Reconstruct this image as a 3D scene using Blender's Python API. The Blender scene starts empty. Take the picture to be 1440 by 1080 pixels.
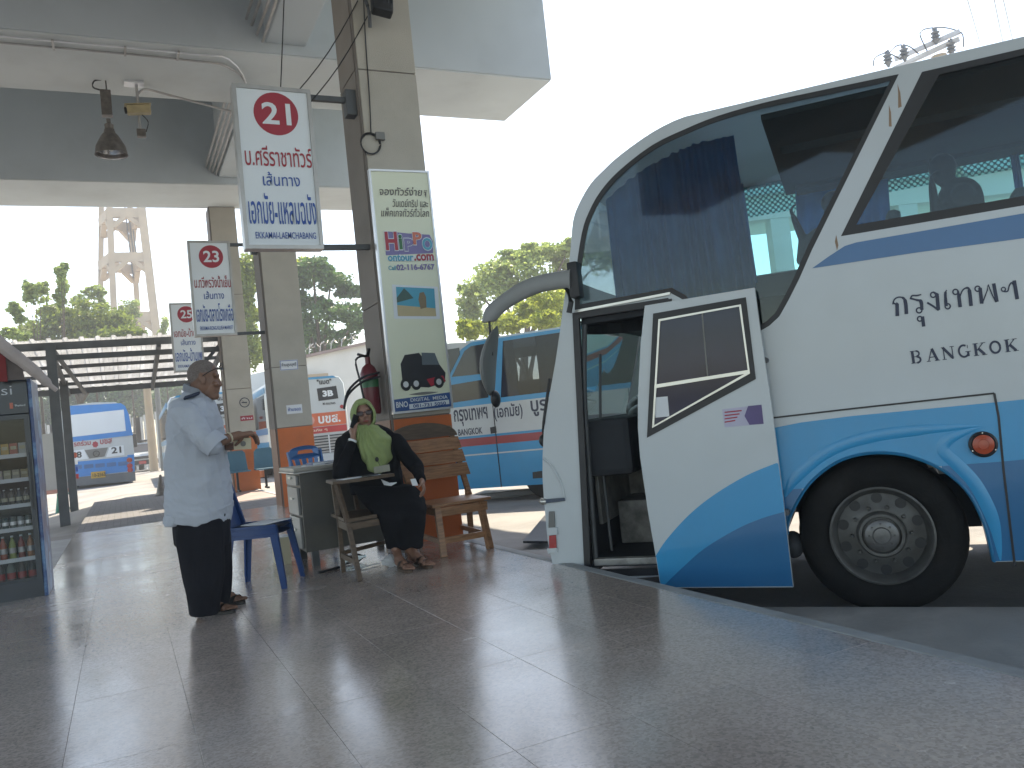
import bpy, bmesh, math, random
import numpy as np
from mathutils import Vector, Matrix, noise
from mathutils.geometry import tessellate_polygon
random.seed(7)
SC = bpy.context.scene
COL = SC.collection
R = math.radians
# ---------------------------------------------------------------- camera, sky, sun, exposure
F = 1150.0; HEAD = R(25.8); PITCH = R(2.15); ROLL = R(6.1); EYE = 1.12
_h = Vector((math.sin(HEAD), math.cos(HEAD), 0)); _r = Vector((math.cos(HEAD), -math.sin(HEAD), 0)); _u = Vector((0, 0, 1))
C0 = Vector((0, 0, EYE))
FW = _h*math.cos(PITCH) + _u*math.sin(PITCH); UP0 = -_h*math.sin(PITCH) + _u*math.cos(PITCH)
RT = _r*math.cos(ROLL) - UP0*math.sin(ROLL); UPV = UP0*math.cos(ROLL) + _r*math.sin(ROLL)
cam = bpy.data.cameras.new('camera'); co = bpy.data.objects.new('camera', cam); COL.objects.link(co)
cam.sensor_fit = 'HORIZONTAL'; cam.sensor_width = 36; cam.lens = F/1440*36; cam.clip_end = 2000; cam.clip_start = 0.05
co.matrix_world = Matrix(((RT.x, UPV.x, -FW.x, 0), (RT.y, UPV.y, -FW.y, 0), (RT.z, UPV.z, -FW.z, EYE), (0, 0, 0, 1)))
SC.camera = co
SUN_AZ = R(22); SUN_EL = R(59)
w = bpy.data.worlds.new('World'); SC.world = w; w.use_nodes = True
nt = w.node_tree; nt.nodes.clear()
sky = nt.nodes.new('ShaderNodeTexSky'); sky.sky_type = 'NISHITA'; sky.sun_disc = False
sky.sun_elevation = SUN_EL; sky.sun_rotation = SUN_AZ; sky.air_density = 1.0; sky.dust_density = 1.2; sky.ozone_density = 1.0
bg = nt.nodes.new('ShaderNodeBackground'); bg.inputs[1].default_value = 0.15
out = nt.nodes.new('ShaderNodeOutputWorld'); nt.links.new(sky.outputs[0], bg.inputs[0]); nt.links.new(bg.outputs[0], out.inputs[0])
sl = bpy.data.lights.new('sun', 'SUN'); sl.energy = 4.0; sl.angle = R(0.6); sl.color = (1, .93, .82)
so = bpy.data.objects.new('sun', sl); COL.objects.link(so)
sd = Vector((math.sin(SUN_AZ)*math.cos(SUN_EL), math.cos(SUN_AZ)*math.cos(SUN_EL), math.sin(SUN_EL)))
so.rotation_euler = sd.to_track_quat('Z', 'Y').to_euler(); so.location = (0, 30, 40)
SC.view_settings.view_transform = 'Standard'; SC.view_settings.look = 'None'; SC.view_settings.gamma = 1
SC.view_settings.exposure = 1.62
SC.view_settings.use_white_balance = True; SC.view_settings.white_balance_temperature = 7500; SC.view_settings.white_balance_tint = 10

# ---------------------------------------------------------------- measuring helpers (photo ray -> real plane)
def ray(x, y): return FW*F + RT*(x-720) - UPV*(y-540)
def G(x, y, z=0.0):
    d = ray(x, y); return C0 + d*((z-EYE)/d.z)
def PL(x, y, p0, n):
    d = ray(x, y); return C0 + d*((Vector(p0)-C0).dot(n)/d.dot(n))
def PY(x, y, Y): return PL(x, y, (0, Y, 0), Vector((0, 1, 0)))
def PXp(x, y, X): return PL(x, y, (X, 0, 0), Vector((1, 0, 0)))

# ---------------------------------------------------------------- materials
def M(name, col, rough=.6, metal=0.0, var=.12, scale=3.0, bump=0.0, bscale=40.0, dirt=None, dscale=1.2, damt=.35, spec=.5, rvar=0, coord='Object', coat=0, stretch=None, trans=0):
    m = bpy.data.materials.new(name); m.use_nodes = True; t = m.node_tree; n = t.nodes; l = t.links
    b = n['Principled BSDF']; b.inputs['Roughness'].default_value = rough; b.inputs['Metallic'].default_value = metal
    b.inputs['Specular IOR Level'].default_value = spec
    if coat: b.inputs['Coat Weight'].default_value = coat; b.inputs['Coat Roughness'].default_value = .08
    tc = n.new('ShaderNodeTexCoord'); src = tc.outputs[coord]
    if stretch:
        mp = n.new('ShaderNodeMapping'); mp.inputs['Scale'].default_value = stretch; l.new(src, mp.inputs[0]); src = mp.outputs[0]
    ns = n.new('ShaderNodeTexNoise'); ns.inputs['Scale'].default_value = scale; ns.inputs['Detail'].default_value = 6; l.new(src, ns.inputs['Vector'])
    mx = n.new('ShaderNodeMix'); mx.data_type = 'RGBA'
    mx.inputs[6].default_value = tuple(max(0, c*(1-var)) for c in col)+(1,); mx.inputs[7].default_value = tuple(min(1, c*(1+var)) for c in col)+(1,)
    rp = n.new('ShaderNodeMapRange'); rp.inputs[1].default_value = .3; rp.inputs[2].default_value = .7
    l.new(ns.outputs['Fac'], rp.inputs[0]); l.new(rp.outputs[0], mx.inputs[0]); colout = mx.outputs[2]
    if dirt:
        n2 = n.new('ShaderNodeTexNoise'); n2.inputs['Scale'].default_value = dscale; n2.inputs['Detail'].default_value = 8; n2.inputs['Roughness'].default_value = .65; l.new(src, n2.inputs['Vector'])
        r2 = n.new('ShaderNodeMapRange'); r2.inputs[1].default_value = .48; r2.inputs[2].default_value = .72; r2.inputs[4].default_value = damt; l.new(n2.outputs['Fac'], r2.inputs[0])
        m2 = n.new('ShaderNodeMix'); m2.data_type = 'RGBA'; l.new(r2.outputs[0], m2.inputs[0]); l.new(colout, m2.inputs[6]); m2.inputs[7].default_value = dirt+(1,); colout = m2.outputs[2]
    l.new(colout, b.inputs['Base Color'])
    if rvar:
        r3 = n.new('ShaderNodeMapRange'); r3.inputs[1].default_value = .35; r3.inputs[2].default_value = .65
        r3.inputs[3].default_value = max(.02, rough-rvar); r3.inputs[4].default_value = rough+rvar; l.new(ns.outputs['Fac'], r3.inputs[0]); l.new(r3.outputs[0], b.inputs['Roughness'])
    if bump:
        n4 = n.new('ShaderNodeTexNoise'); n4.inputs['Scale'].default_value = bscale; n4.inputs['Detail'].default_value = 4; l.new(src, n4.inputs['Vector'])
        bp = n.new('ShaderNodeBump'); bp.inputs['Strength'].default_value = min(1, bump); bp.inputs['Distance'].default_value = .01; l.new(n4.outputs['Fac'], bp.inputs['Height']); l.new(bp.outputs[0], b.inputs['Normal'])
    if trans:
        tr = n.new('ShaderNodeBsdfTranslucent'); l.new(colout, tr.inputs[0]); ms = n.new('ShaderNodeMixShader'); ms.inputs[0].default_value = trans
        l.new(b.outputs[0], ms.inputs[1]); l.new(tr.outputs[0], ms.inputs[2]); l.new(ms.outputs[0], n['Material Output'].inputs[0])
    return m
def glass(name, tint, rough=0.02, refl=1.0):
    m = bpy.data.materials.new(name); m.use_nodes = True; t = m.node_tree; n = t.nodes; l = t.links; n.clear()
    o = n.new('ShaderNodeOutputMaterial'); tr = n.new('ShaderNodeBsdfTransparent'); tr.inputs[0].default_value = tint+(1,)
    gl = n.new('ShaderNodeBsdfGlossy'); gl.inputs['Roughness'].default_value = rough
    fr = n.new('ShaderNodeFresnel'); fr.inputs[0].default_value = 1.5; ml = n.new('ShaderNodeMath'); ml.operation = 'MULTIPLY'; ml.inputs[1].default_value = refl
    mx = n.new('ShaderNodeMixShader'); l.new(fr.outputs[0], ml.inputs[0]); l.new(ml.outputs[0], mx.inputs[0]); l.new(tr.outputs[0], mx.inputs[1]); l.new(gl.outputs[0], mx.inputs[2]); l.new(mx.outputs[0], o.inputs[0])
    return m

m_paint_ceiling = M('painted_ceiling', (.50, .55, .57), .75, var=.06, scale=.6, dirt=(.36, .40, .40), dscale=.5, damt=.5, bump=.15, bscale=8)
m_soffit = M('bounce_lit_soffit', (.62, .66, .66), .8, var=.06, scale=.7, dirt=(.45, .47, .46), dscale=.8, damt=.4)  # lighter copy of the ceiling paint: ground bounce put into the colour
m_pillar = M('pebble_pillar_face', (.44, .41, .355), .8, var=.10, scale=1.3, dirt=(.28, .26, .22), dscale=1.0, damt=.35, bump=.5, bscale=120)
m_pillar_shade = M('shaded_pillar_face', (.20, .175, .155), .8, var=.12, scale=2, bump=.3, bscale=90)  # darker copy of the front face: shade put into the colour
m_orange = M('orange_paint', (.60, .15, .04), .45, var=.1, scale=2, dirt=(.30, .09, .035), dscale=1.6, damt=.4)
m_white = M('white_sign_panel', (.72, .77, .80), .4, var=.03, scale=1.2)
m_alu = M('aluminium', (.42, .41, .40), .4, .7, var=.12, scale=6)
m_alu_light = M('bright_aluminium', (.72, .73, .75), .35, .6, var=.05)
m_steel = M('dark_painted_steel', (.085, .09, .095), .55, .2, var=.2, scale=4, bump=.1)
m_red_print = M('red_print', (.36, .025, .045), .5, var=.05)
m_blue_print = M('blue_print', (.025, .09, .36), .5, var=.05)
m_navy_print = M('navy_print', (.018, .026, .06), .45, var=.05)
m_black = M('black_plastic', (.014, .014, .016), .45, var=.2)
m_rubber = M('tyre_rubber', (.006, .006, .006), .8, var=.3, scale=8, bump=.3, bscale=60, dirt=(.022, .019, .017), dscale=3, damt=.6, spec=.25)
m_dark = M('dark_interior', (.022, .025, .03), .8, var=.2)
m_bus_white = M('bus_white_paint', (.50, .545, .565), .32, var=.04, scale=.8, dirt=(.40, .42, .42), dscale=1.1, damt=.35, coat=.3)
m_bus_light = M('bus_light_blue_paint', (.010, .275, .54), .3, var=.06, scale=1, dirt=(.03, .21, .37), dscale=2, damt=.4, coat=.3)
m_bus_dark = M('bus_dark_blue_paint', (.004, .125, .29), .3, var=.06, scale=1, coat=.3)
m_glass_bus = glass('tinted_bus_glass', (.68, .78, .80), .03, .8)
m_glass_teal = glass('teal_bus_glass', (.72, .96, .96), .02, .7)
m_glass_clear = glass('clear_glass', (.85, .92, .93), .02)
m_glass_dark = M('dark_window_glass', (.02, .025, .03), .06, var=.1)
m_curtain = M('navy_curtain', (.07, .23, .50), .9, var=.15, scale=6, trans=.3)
m_chrome = M('silver_trim', (.55, .54, .50), .3, .8, var=.08)
m_rim = M('wheel_rim_steel', (.105, .105, .10), .5, .45, var=.2, scale=9, dirt=(.05, .042, .035), dscale=7, damt=.6)
m_amber = M('amber_lens', (.42, .07, .03), .25, var=.1, scale=20)
m_red_lens = M('red_lens', (.4, .03, .03), .25, var=.1)
m_wood = M('varnished_wood', (.34, .17, .085), .38, var=.35, scale=4, stretch=(2, 14, 14), bump=.15, bscale=12)
m_wood_dark = M('weathered_wood', (.10, .065, .04), .55, var=.3, scale=5, stretch=(2, 12, 12), bump=.15, bscale=12)
m_blue_plastic = M('blue_plastic', (.022, .065, .20), .35, var=.08, scale=3)
m_blue_plastic2 = M('mid_blue_plastic', (.04, .14, .33), .35, var=.08, scale=3)
m_teal_plastic = M('dusty_teal_plastic', (.045, .14, .20), .4, var=.08, scale=3)
m_green_plastic = M('green_plastic', (.02, .20, .14), .4, var=.08)
m_desk = M('grey_steel_desk', (.085, .08, .07), .42, .2, var=.15, scale=3, dirt=(.05, .045, .04), dscale=4)
m_desk_top = M('pale_desk_top', (.34, .32, .28), .4, var=.15, scale=3)
m_drawer = M('grey_drawer', (.30, .30, .29), .4, .1, var=.1)
m_skin = M('man_skin', (.20, .105, .068), .55, var=.12, scale=12, bump=.08, bscale=90)
m_skin_w = M('woman_skin', (.31, .17, .12), .55, var=.1, scale=14, bump=.06, bscale=90)
m_hair = M('grey_cropped_hair', (.165, .135, .12), .95, var=.25, scale=120, bump=.15, bscale=260)
m_shirt = M('white_cotton_shirt', (.42, .45, .50), .85, var=.05, scale=2.5, bump=.9, bscale=9)
m_trouser = M('black_trousers', (.012, .012, .016), .9, spec=.2, var=.2, scale=6, bump=.2, bscale=10)
m_blackcloth = M('black_cloth', (.010, .010, .012), .95, var=.25, scale=4, spec=.15, bump=.3, bscale=9)
m_hijab = M('lime_green_scarf', (.27, .335, .135), .85, var=.1, scale=9, bump=.3, bscale=14)
m_leather = M('dark_sandal_leather', (.02, .016, .014), .45, var=.2, scale=15)
m_paper = M('white_paper', (.72, .74, .76), .8, var=.04)
m_paper2 = M('cream_paper', (.55, .50, .36), .8, var=.08)
m_fridge_blue = M('blue_fridge_body', (.018, .055, .19), .3, var=.3, scale=5, dirt=(.25, .50, .72), dscale=5, damt=.75)
m_fridge_dark = M('dark_fridge_panel', (.012, .018, .03), .25, var=.2)
m_galv = M('galvanised_sheet', (.62, .64, .66), .45, .1, var=.12, scale=1.4, dirt=(.35, .35, .35), dscale=2, trans=.35)
m_concrete = M('tower_concrete', (.46, .36, .25), .85, var=.12, scale=.8, dirt=(.32, .28, .23), dscale=.6)
m_wallwhite = M('white_render_wall', (.72, .71, .66), .85, var=.04, scale=.4, dirt=(.55, .53, .47), dscale=.5)
m_bark = M('bark', (.10, .08, .06), .9, var=.3, scale=8, bump=.5, bscale=14)
m_grey = M('mid_grey_plastic', (.18, .18, .17), .5, var=.1)
m_lampmetal = M('aged_lamp_metal', (.16, .14, .125), .4, .6, var=.3, scale=14)
m_lamp_in = M('lamp_reflector', (.55, .55, .55), .25, .85, var=.1)
m_yellowed = M('yellowed_camera_case', (.38, .31, .17), .5, var=.15, scale=9)
m_extred = M('extinguisher_red', (.15, .015, .022), .35, var=.1)
m_posterbg = M('pale_yellow_poster', (.74, .77, .60), .35, var=.05, scale=.8)
m_posterblue = M('poster_blue', (.03, .09, .27), .35, var=.04)

def leafmat(name, c, tr=.35):
    m = bpy.data.materials.new(name); m.use_nodes = True; t = m.node_tree; n = t.nodes; l = t.links
    b = n['Principled BSDF']; b.inputs['Roughness'].default_value = .5
    g = n.new('ShaderNodeNewGeometry'); cr = n.new('ShaderNodeMix'); cr.data_type = 'RGBA'
    cr.inputs[6].default_value = (c[0]*.55, c[1]*.6, c[2]*.6, 1); cr.inputs[7].default_value = (c[0]*1.5, c[1]*1.35, c[2]*1.1, 1)
    l.new(g.outputs['Random Per Island'], cr.inputs[0]); l.new(cr.outputs[2], b.inputs['Base Color'])
    ts = n.new('ShaderNodeBsdfTranslucent'); l.new(cr.outputs[2], ts.inputs[0]); ms = n.new('ShaderNodeMixShader'); ms.inputs[0].default_value = tr
    l.new(b.outputs[0], ms.inputs[1]); l.new(ts.outputs[0], ms.inputs[2]); l.new(ms.outputs[0], n['Material Output'].inputs[0]); return m
m_leaf_dark = leafmat('dark_green_leaves', (.08, .17, .055))
m_leaf_mid = leafmat('mid_green_leaves', (.17, .24, .05), .45)
m_leaf_yellow = leafmat('yellow_green_leaves', (.34, .42, .08), .55)
m_leaf_pale = leafmat('pale_green_leaves', (.26, .36, .13), .5)  # paler green than the other leaves

def terrazzo():
    m = bpy.data.materials.new('polished_terrazzo'); m.use_nodes = True; t = m.node_tree; n = t.nodes; l = t.links
    b = n['Principled BSDF']; ge = n.new('ShaderNodeNewGeometry')
    v1 = n.new('ShaderNodeTexVoronoi'); v1.inputs['Scale'].default_value = 95; l.new(ge.outputs['Position'], v1.inputs['Vector'])
    n1 = n.new('ShaderNodeTexNoise'); n1.inputs['Scale'].default_value = 48; n1.inputs['Detail'].default_value = 3; l.new(ge.outputs['Position'], n1.inputs['Vector'])
    sx = n.new('ShaderNodeSeparateColor'); l.new(v1.outputs['Color'], sx.inputs[0])
    cr = n.new('ShaderNodeValToRGB'); e = cr.color_ramp; e.elements[0].position = .0; e.elements[0].color = (.155, .135, .12, 1); e.elements[1].position = 1; e.elements[1].color = (.76, .64, .55, 1)
    for p, c in ((.2, (.315, .27, .24, 1)), (.55, (.46, .39, .345, 1)), (.85, (.54, .46, .40, 1))): x = e.elements.new(p); x.color = c
    ad = n.new('ShaderNodeMath'); ad.operation = 'MULTIPLY_ADD'; ad.inputs[1].default_value = .55; l.new(sx.outputs[0], ad.inputs[0])
    mm = n.new('ShaderNodeMath'); mm.operation = 'MULTIPLY'; mm.inputs[1].default_value = .45; l.new(n1.outputs['Fac'], mm.inputs[0]); l.new(mm.outputs[0], ad.inputs[2]); l.new(ad.outputs[0], cr.inputs[0])
    n2 = n.new('ShaderNodeTexNoise'); n2.inputs['Scale'].default_value = .9; n2.inputs['Detail'].default_value = 7; n2.inputs['Roughness'].default_value = .65; l.new(ge.outputs['Position'], n2.inputs['Vector'])
    mr = n.new('ShaderNodeMapRange'); mr.inputs[1].default_value = .3; mr.inputs[2].default_value = .7; mr.inputs[3].default_value = .78; mr.inputs[4].default_value = 1.1; l.new(n2.outputs['Fac'], mr.inputs[0])
    ob = n.new('ShaderNodeObjectInfo'); m3 = n.new('ShaderNodeMapRange'); m3.inputs[3].default_value = .93; m3.inputs[4].default_value = 1.06; l.new(ob.outputs['Random'], m3.inputs[0])
    mu = n.new('ShaderNodeMath'); mu.operation = 'MULTIPLY'; l.new(mr.outputs[0], mu.inputs[0]); l.new(m3.outputs[0], mu.inputs[1])
    mx = n.new('ShaderNodeVectorMath'); mx.operation = 'SCALE'; l.new(cr.outputs[0], mx.inputs[0]); l.new(mu.outputs[0], mx.inputs['Scale']); l.new(mx.outputs[0], b.inputs['Base Color'])
    rr = n.new('ShaderNodeMapRange'); rr.inputs[1].default_value = .35; rr.inputs[2].default_value = .68; rr.inputs[3].default_value = .13; rr.inputs[4].default_value = .30; b.inputs['Coat Weight'].default_value = .5; b.inputs['Coat Roughness'].default_value = .2; b.inputs['Specular IOR Level'].default_value = .7; l.new(n2.outputs['Fac'], rr.inputs[0]); l.new(rr.outputs[0], b.inputs['Roughness'])
    n3 = n.new('ShaderNodeTexNoise'); n3.inputs['Scale'].default_value = 14; n3.inputs['Detail'].default_value = 3; l.new(ge.outputs['Position'], n3.inputs['Vector'])
    bp = n.new('ShaderNodeBump'); bp.inputs['Strength'].default_value = .35; bp.inputs['Distance'].default_value = .0022; l.new(n3.outputs['Fac'], bp.inputs['Height']); l.new(bp.outputs[0], b.inputs['Normal'])
    return m
m_terrazzo = terrazzo()
m_grout = M('dark_joint', (.20, .185, .17), .8)
m_kerb = M('grey_kerb_strip', (.27, .29, .30), .6, var=.15, scale=4, bump=.2)
m_yard = M('yard_concrete', (.24, .235, .225), .75, var=.25, scale=.6, dirt=(.07, .07, .07), dscale=.45, damt=.7, bump=.5, bscale=30, coord='Object', rvar=.15)
m_apron = M('damp_apron_concrete', (.36, .36, .35), .6, var=.15, scale=2.5, dirt=(.19, .19, .19), dscale=2.2, damt=.5, bump=.4, bscale=45, rvar=.15)
def pavers():
    m = M('grey_pavers', (.12, .12, .125), .75, var=.2, scale=2); t = m.node_tree; n = t.nodes; l = t.links
    br = n.new('ShaderNodeTexBrick'); br.inputs['Scale'].default_value = 1; br.inputs['Brick Width'].default_value = .22; br.inputs['Row Height'].default_value = .11; br.inputs['Mortar Size'].default_value = .007
    br.inputs['Color1'].default_value = (.11, .11, .115, 1); br.inputs['Color2'].default_value = (.16, .155, .16, 1); br.inputs['Mortar'].default_value = (.05, .05, .05, 1)
    g = n.new('ShaderNodeNewGeometry'); l.new(g.outputs['Position'], br.inputs['Vector']); l.new(br.outputs[0], n['Principled BSDF'].inputs['Base Color'])
    bp = n.new('ShaderNodeBump'); bp.inputs['Distance'].default_value = .01; l.new(br.outputs['Fac'], bp.inputs['Height']); bp.invert = True; l.new(bp.outputs[0], n['Principled BSDF'].inputs['Normal']); return m
m_paver = pavers()
m_redtile = M('faded_red_tiles', (.30, .22, .20), .5, var=.15, scale=3)

# ---------------------------------------------------------------- mesh helpers
WM = {}
def thing(name, label, cat, loc=(0, 0, 0), rot=0.0, group=None):
    o = bpy.data.objects.new(name, None); COL.objects.link(o); o.empty_display_size = .2
    o.location = loc; o.rotation_euler = (0, 0, rot); o['label'] = label; o['category'] = cat
    if group: o['group'] = group
    WM[o.name] = Matrix.Translation(Vector(loc)) @ Matrix.Rotation(rot, 4, 'Z')
    return o
def link(name, me, mat, parent=None, smooth=False, label=None):
    o = bpy.data.objects.new(name, me); COL.objects.link(o)
    if mat is not None:
        me.materials.clear(); me.materials.append(mat)
    if smooth: me.polygons.foreach_set('use_smooth', [True]*len(me.polygons))
    if parent is not None: o.parent = parent; WM[o.name] = WM[parent.name]
    if label: o['label'] = label
    return o
def part(name, bm, mat, parent=None, smooth=False, local=False, label=None, kind=None, split=40):
    """bm is in world coordinates unless local"""
    if parent is not None and not local: bm.transform(WM[parent.name].inverted())
    elif parent is None and not local:
        vs = [v.co for v in bm.verts]
        if vs and kind is None:
            lo = Vector((min(v.x for v in vs), min(v.y for v in vs), min(v.z for v in vs))); hi = Vector((max(v.x for v in vs), max(v.y for v in vs), max(v.z for v in vs)))
            org = Vector(((lo.x+hi.x)/2, (lo.y+hi.y)/2, lo.z)); bm.transform(Matrix.Translation(-org))
    bmesh.ops.recalc_face_normals(bm, faces=bm.faces)
    if smooth:
        a = R(split)
        for e in bm.edges:
            if len(e.link_faces) == 2 and e.calc_face_angle(0) > a: e.smooth = False
    me = bpy.data.meshes.new(name); bm.to_mesh(me); bm.free()
    o = link(name, me, mat, parent, smooth, label)
    if parent is None and not local and kind is None: o.location = org; WM[o.name] = Matrix.Translation(org)
    if kind: o['kind'] = kind
    return o
def tag(o, label, cat, group=None):
    o['label'] = label; o['category'] = cat
    if group: o['group'] = group
    return o
def nb(): return bmesh.new()
def box(bm, c, s, rz=0, rot=None, bev=0):
    Mx = Matrix.Translation(Vector(c)) @ (rot.to_4x4() if rot is not None else Matrix.Rotation(rz, 4, 'Z')) @ Matrix.Diagonal((s[0], s[1], s[2], 1))
    r = bmesh.ops.create_cube(bm, size=1, matrix=Mx)
    if bev:
        es = list({e for v in r['verts'] for e in v.link_edges}); bmesh.ops.bevel(bm, geom=es, offset=bev, segments=2, affect='EDGES', profile=.6)
    return bm
def bx(bm, lo, hi, bev=0):
    return box(bm, [(a+b)/2 for a, b in zip(lo, hi)], [abs(b-a) for a, b in zip(lo, hi)], bev=bev)
def frame_for(d, upv=Vector((0, 0, 1))):
    d = d.normalized(); s = upv.cross(d)
    if s.length < 1e-4: s = Vector((1, 0, 0)).cross(d)
    s.normalize(); u = d.cross(s); return Matrix((s, u, d)).transposed()
def bar(bm, a, b, wd, ht, bev=0, upv=Vector((0, 0, 1))):
    a = Vector(a); b = Vector(b); return box(bm, (a+b)/2, (wd, ht, (b-a).length), rot=frame_for(b-a, upv), bev=bev)
def tube(bm, pts, r, seg=8, caps=True):
    pts = [Vector(p) for p in pts]; rs = r if isinstance(r, (list, tuple)) else [r]*len(pts); rings = []
    for i, p in enumerate(pts):
        d = (pts[min(i+1, len(pts)-1)]-pts[max(i-1, 0)]); f = frame_for(d if d.length > 1e-6 else Vector((0, 0, 1)))
        rings.append([bm.verts.new(p + f @ Vector((rs[i]*math.cos(2*math.pi*k/seg), rs[i]*math.sin(2*math.pi*k/seg), 0))) for k in range(seg)])
    for A, B in zip(rings, rings[1:]):
        for k in range(seg): bm.faces.new((A[k], A[(k+1) % seg], B[(k+1) % seg], B[k]))
    if caps: bm.faces.new(rings[0][::-1]); bm.faces.new(rings[-1])
    return bm
def lathe(bm, prof, c=(0, 0, 0), axis=(0, 0, 1), seg=20, caps=True):
    f = frame_for(Vector(axis)); c = Vector(c); rings = []
    for r, z in prof:
        rings.append([bm.verts.new(c + f @ Vector((max(r, 1e-4)*math.cos(2*math.pi*k/seg), max(r, 1e-4)*math.sin(2*math.pi*k/seg), z))) for k in range(seg)])
    for A, B in zip(rings, rings[1:]):
        for k in range(seg): bm.faces.new((A[k], A[(k+1) % seg], B[(k+1) % seg], B[k]))
    if caps: bm.faces.new(rings[0][::-1]); bm.faces.new(rings[-1])
    return bm
def plate(bm, outer, holes, w0, w1, f):
    loops = [list(outer)]+[list(x) for x in holes]; flat = [p for lp in loops for p in lp]
    tris = tessellate_polygon([[Vector((p[0], p[1], 0)) for p in lp] for lp in loops])
    A = [bm.verts.new(f(p[0], p[1], w0)) for p in flat]; B = [bm.verts.new(f(p[0], p[1], w1)) for p in flat]
    for t in tris:
        if len(set(t)) < 3: continue
        try: bm.faces.new([A[i] for i in t]); bm.faces.new([B[i] for i in t][::-1])
        except ValueError: pass
    k = 0
    for lp in loops:
        n = len(lp)
        for i in range(n):
            try: bm.faces.new((A[k+i], A[k+(i+1) % n], B[k+(i+1) % n], B[k+i]))
            except ValueError: pass
        k += n
    return bm
def loft(bm, rings, close=True, caps=True):
    vr = [[bm.verts.new(p) for p in r] for r in rings]; n = len(vr[0])
    for A, B in zip(vr, vr[1:]):
        for k in range(n if close else n-1): bm.faces.new((A[k], A[(k+1) % n], B[(k+1) % n], B[k]))
    if caps and close: bm.faces.new(vr[0][::-1]); bm.faces.new(vr[-1])
    return bm
def smoothpath(pts, n=4):
    pts = [Vector(p) for p in pts]; o = []
    for i in range(len(pts)-1):
        p0 = pts[max(i-1, 0)]; p1 = pts[i]; p2 = pts[i+1]; p3 = pts[min(i+2, len(pts)-1)]
        for k in range(n):
            t = k/n; o.append(.5*((2*p1)+(p2-p0)*t+(2*p0-5*p1+4*p2-p3)*t*t+(3*p1-p0-3*p2+p3)*t**3))
    o.append(pts[-1]); return o
def copy_tree(o, parent=None, **kw):
    c = o.copy(); COL.objects.link(c)
    if parent is not None: c.parent = parent
    for ch in list(o.children): copy_tree(ch, c)
    return c
_fc = {}
def text(name, body, org, U, V, width, height, mat, parent=None, weight=0.0, depth=.0015, shear=0, label=None, local=False, lift=.0015, res=3):
    """lettering stretched into a width x height box whose lower-left corner is org"""
    key = (body, weight, shear, res)
    if key not in _fc:
        c = bpy.data.curves.new('t', 'FONT'); c.body = body; c.resolution_u = res; c.offset = weight; c.extrude = .01; c.shear = shear
        o = bpy.data.objects.new('t', c); COL.objects.link(o); bpy.context.view_layer.update()
        me = bpy.data.meshes.new_from_object(o.evaluated_get(bpy.context.evaluated_depsgraph_get())); bpy.data.objects.remove(o); _fc[key] = me
    bm = nb(); bm.from_mesh(_fc[key]); vs = bm.verts
    if not len(vs): return None
    x0 = min(v.co.x for v in vs); x1 = max(v.co.x for v in vs); y0 = min(v.co.y for v in vs); y1 = max(v.co.y for v in vs)
    U = Vector(U).normalized(); V = Vector(V).normalized(); N = U.cross(V); org = Vector(org)
    for v in vs: v.co = org + U*((v.co.x-x0)/(x1-x0)*width) + V*((v.co.y-y0)/(y1-y0)*height) + N*(lift + (depth if v.co.z > 0 else 0))
    return part(name, bm, mat, parent, local=local, label=label)
def remesh(bm, voxel, smooth=6, fac=.5, disp=None):
    me = bpy.data.meshes.new('tmp'); bm.to_mesh(me); bm.free(); o = bpy.data.objects.new('tmp', me); COL.objects.link(o)
    md = o.modifiers.new('r', 'REMESH'); md.mode = 'VOXEL'; md.voxel_size = voxel; md.adaptivity = 0
    if smooth: ms = o.modifiers.new('s', 'SMOOTH'); ms.iterations = smooth; ms.factor = fac
    bpy.context.view_layer.update()
    m2 = bpy.data.meshes.new_from_object(o.evaluated_get(bpy.context.evaluated_depsgraph_get())); bpy.data.objects.remove(o)
    b2 = nb(); b2.from_mesh(m2)
    if disp:
        b2.normal_update()
        ds = [disp(v.co, v.normal) for v in b2.verts]
        for v, d in zip(b2.verts, ds): v.co += v.normal*d
    return b2
def cap(bm, a, b, r0, r1, seg=16):
    """tapered capsule"""
    a = Vector(a); b = Vector(b); d = b-a; L = d.length; pr = []
    for k in range(5): t = math.pi/2*(1-k/4); pr.append((r0*math.cos(t), -r0*math.sin(t)))
    for k in range(5): t = math.pi/2*k/4; pr.append((r1*math.cos(t), L+r1*math.sin(t)))
    return lathe(bm, pr, a, d, seg)
def ell(bm, c, rad, rot=None, seg=16):
    Mx = Matrix.Translation(Vector(c)) @ (rot.to_4x4() if rot is not None else Matrix()) @ Matrix.Diagonal((rad[0], rad[1], rad[2], 1))
    bmesh.ops.create_uvsphere(bm, u_segments=seg, v_segments=seg//2+2, radius=1, matrix=Mx); return bm

# ================================================================ SETTING: ground
def yard_h(x, y):
    ss = lambda a, b, v: (lambda t: t*t*(3-2*t))(min(1, max(0, (v-a)/(b-a))))
    return -.40 + .37*(ss(17, 24, y)*ss(-1.6, -.7, x)+ss(29, 36, y)*(1-ss(-1.6, -.7, x))) - .22*ss(6, 12, y)*ss(1, 4, x)*(1-ss(20, 27, y))
bm = nb(); xs = sorted(set([-300, -150, -80, -40, -25, -15] + [x*2.5 for x in range(-4, 17)] + [50, 70, 100, 150, 300])); ys = sorted(set([-200, -80, -30, -10] + [y*1.25 for y in range(0, 28)] + [36, 40, 50, 60, 80, 120, 200, 400]))
gv = [[bm.verts.new((x, y, yard_h(x, y) + (.012*noise.noise(Vector((x*.3, y*.3, 0))) if abs(x) < 60 and y < 60 else 0))) for x in xs] for y in ys]
for j in range(len(ys)-1):
    for i in range(len(xs)-1): bm.faces.new((gv[j][i], gv[j][i+1], gv[j+1][i+1], gv[j+1][i]))
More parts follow.
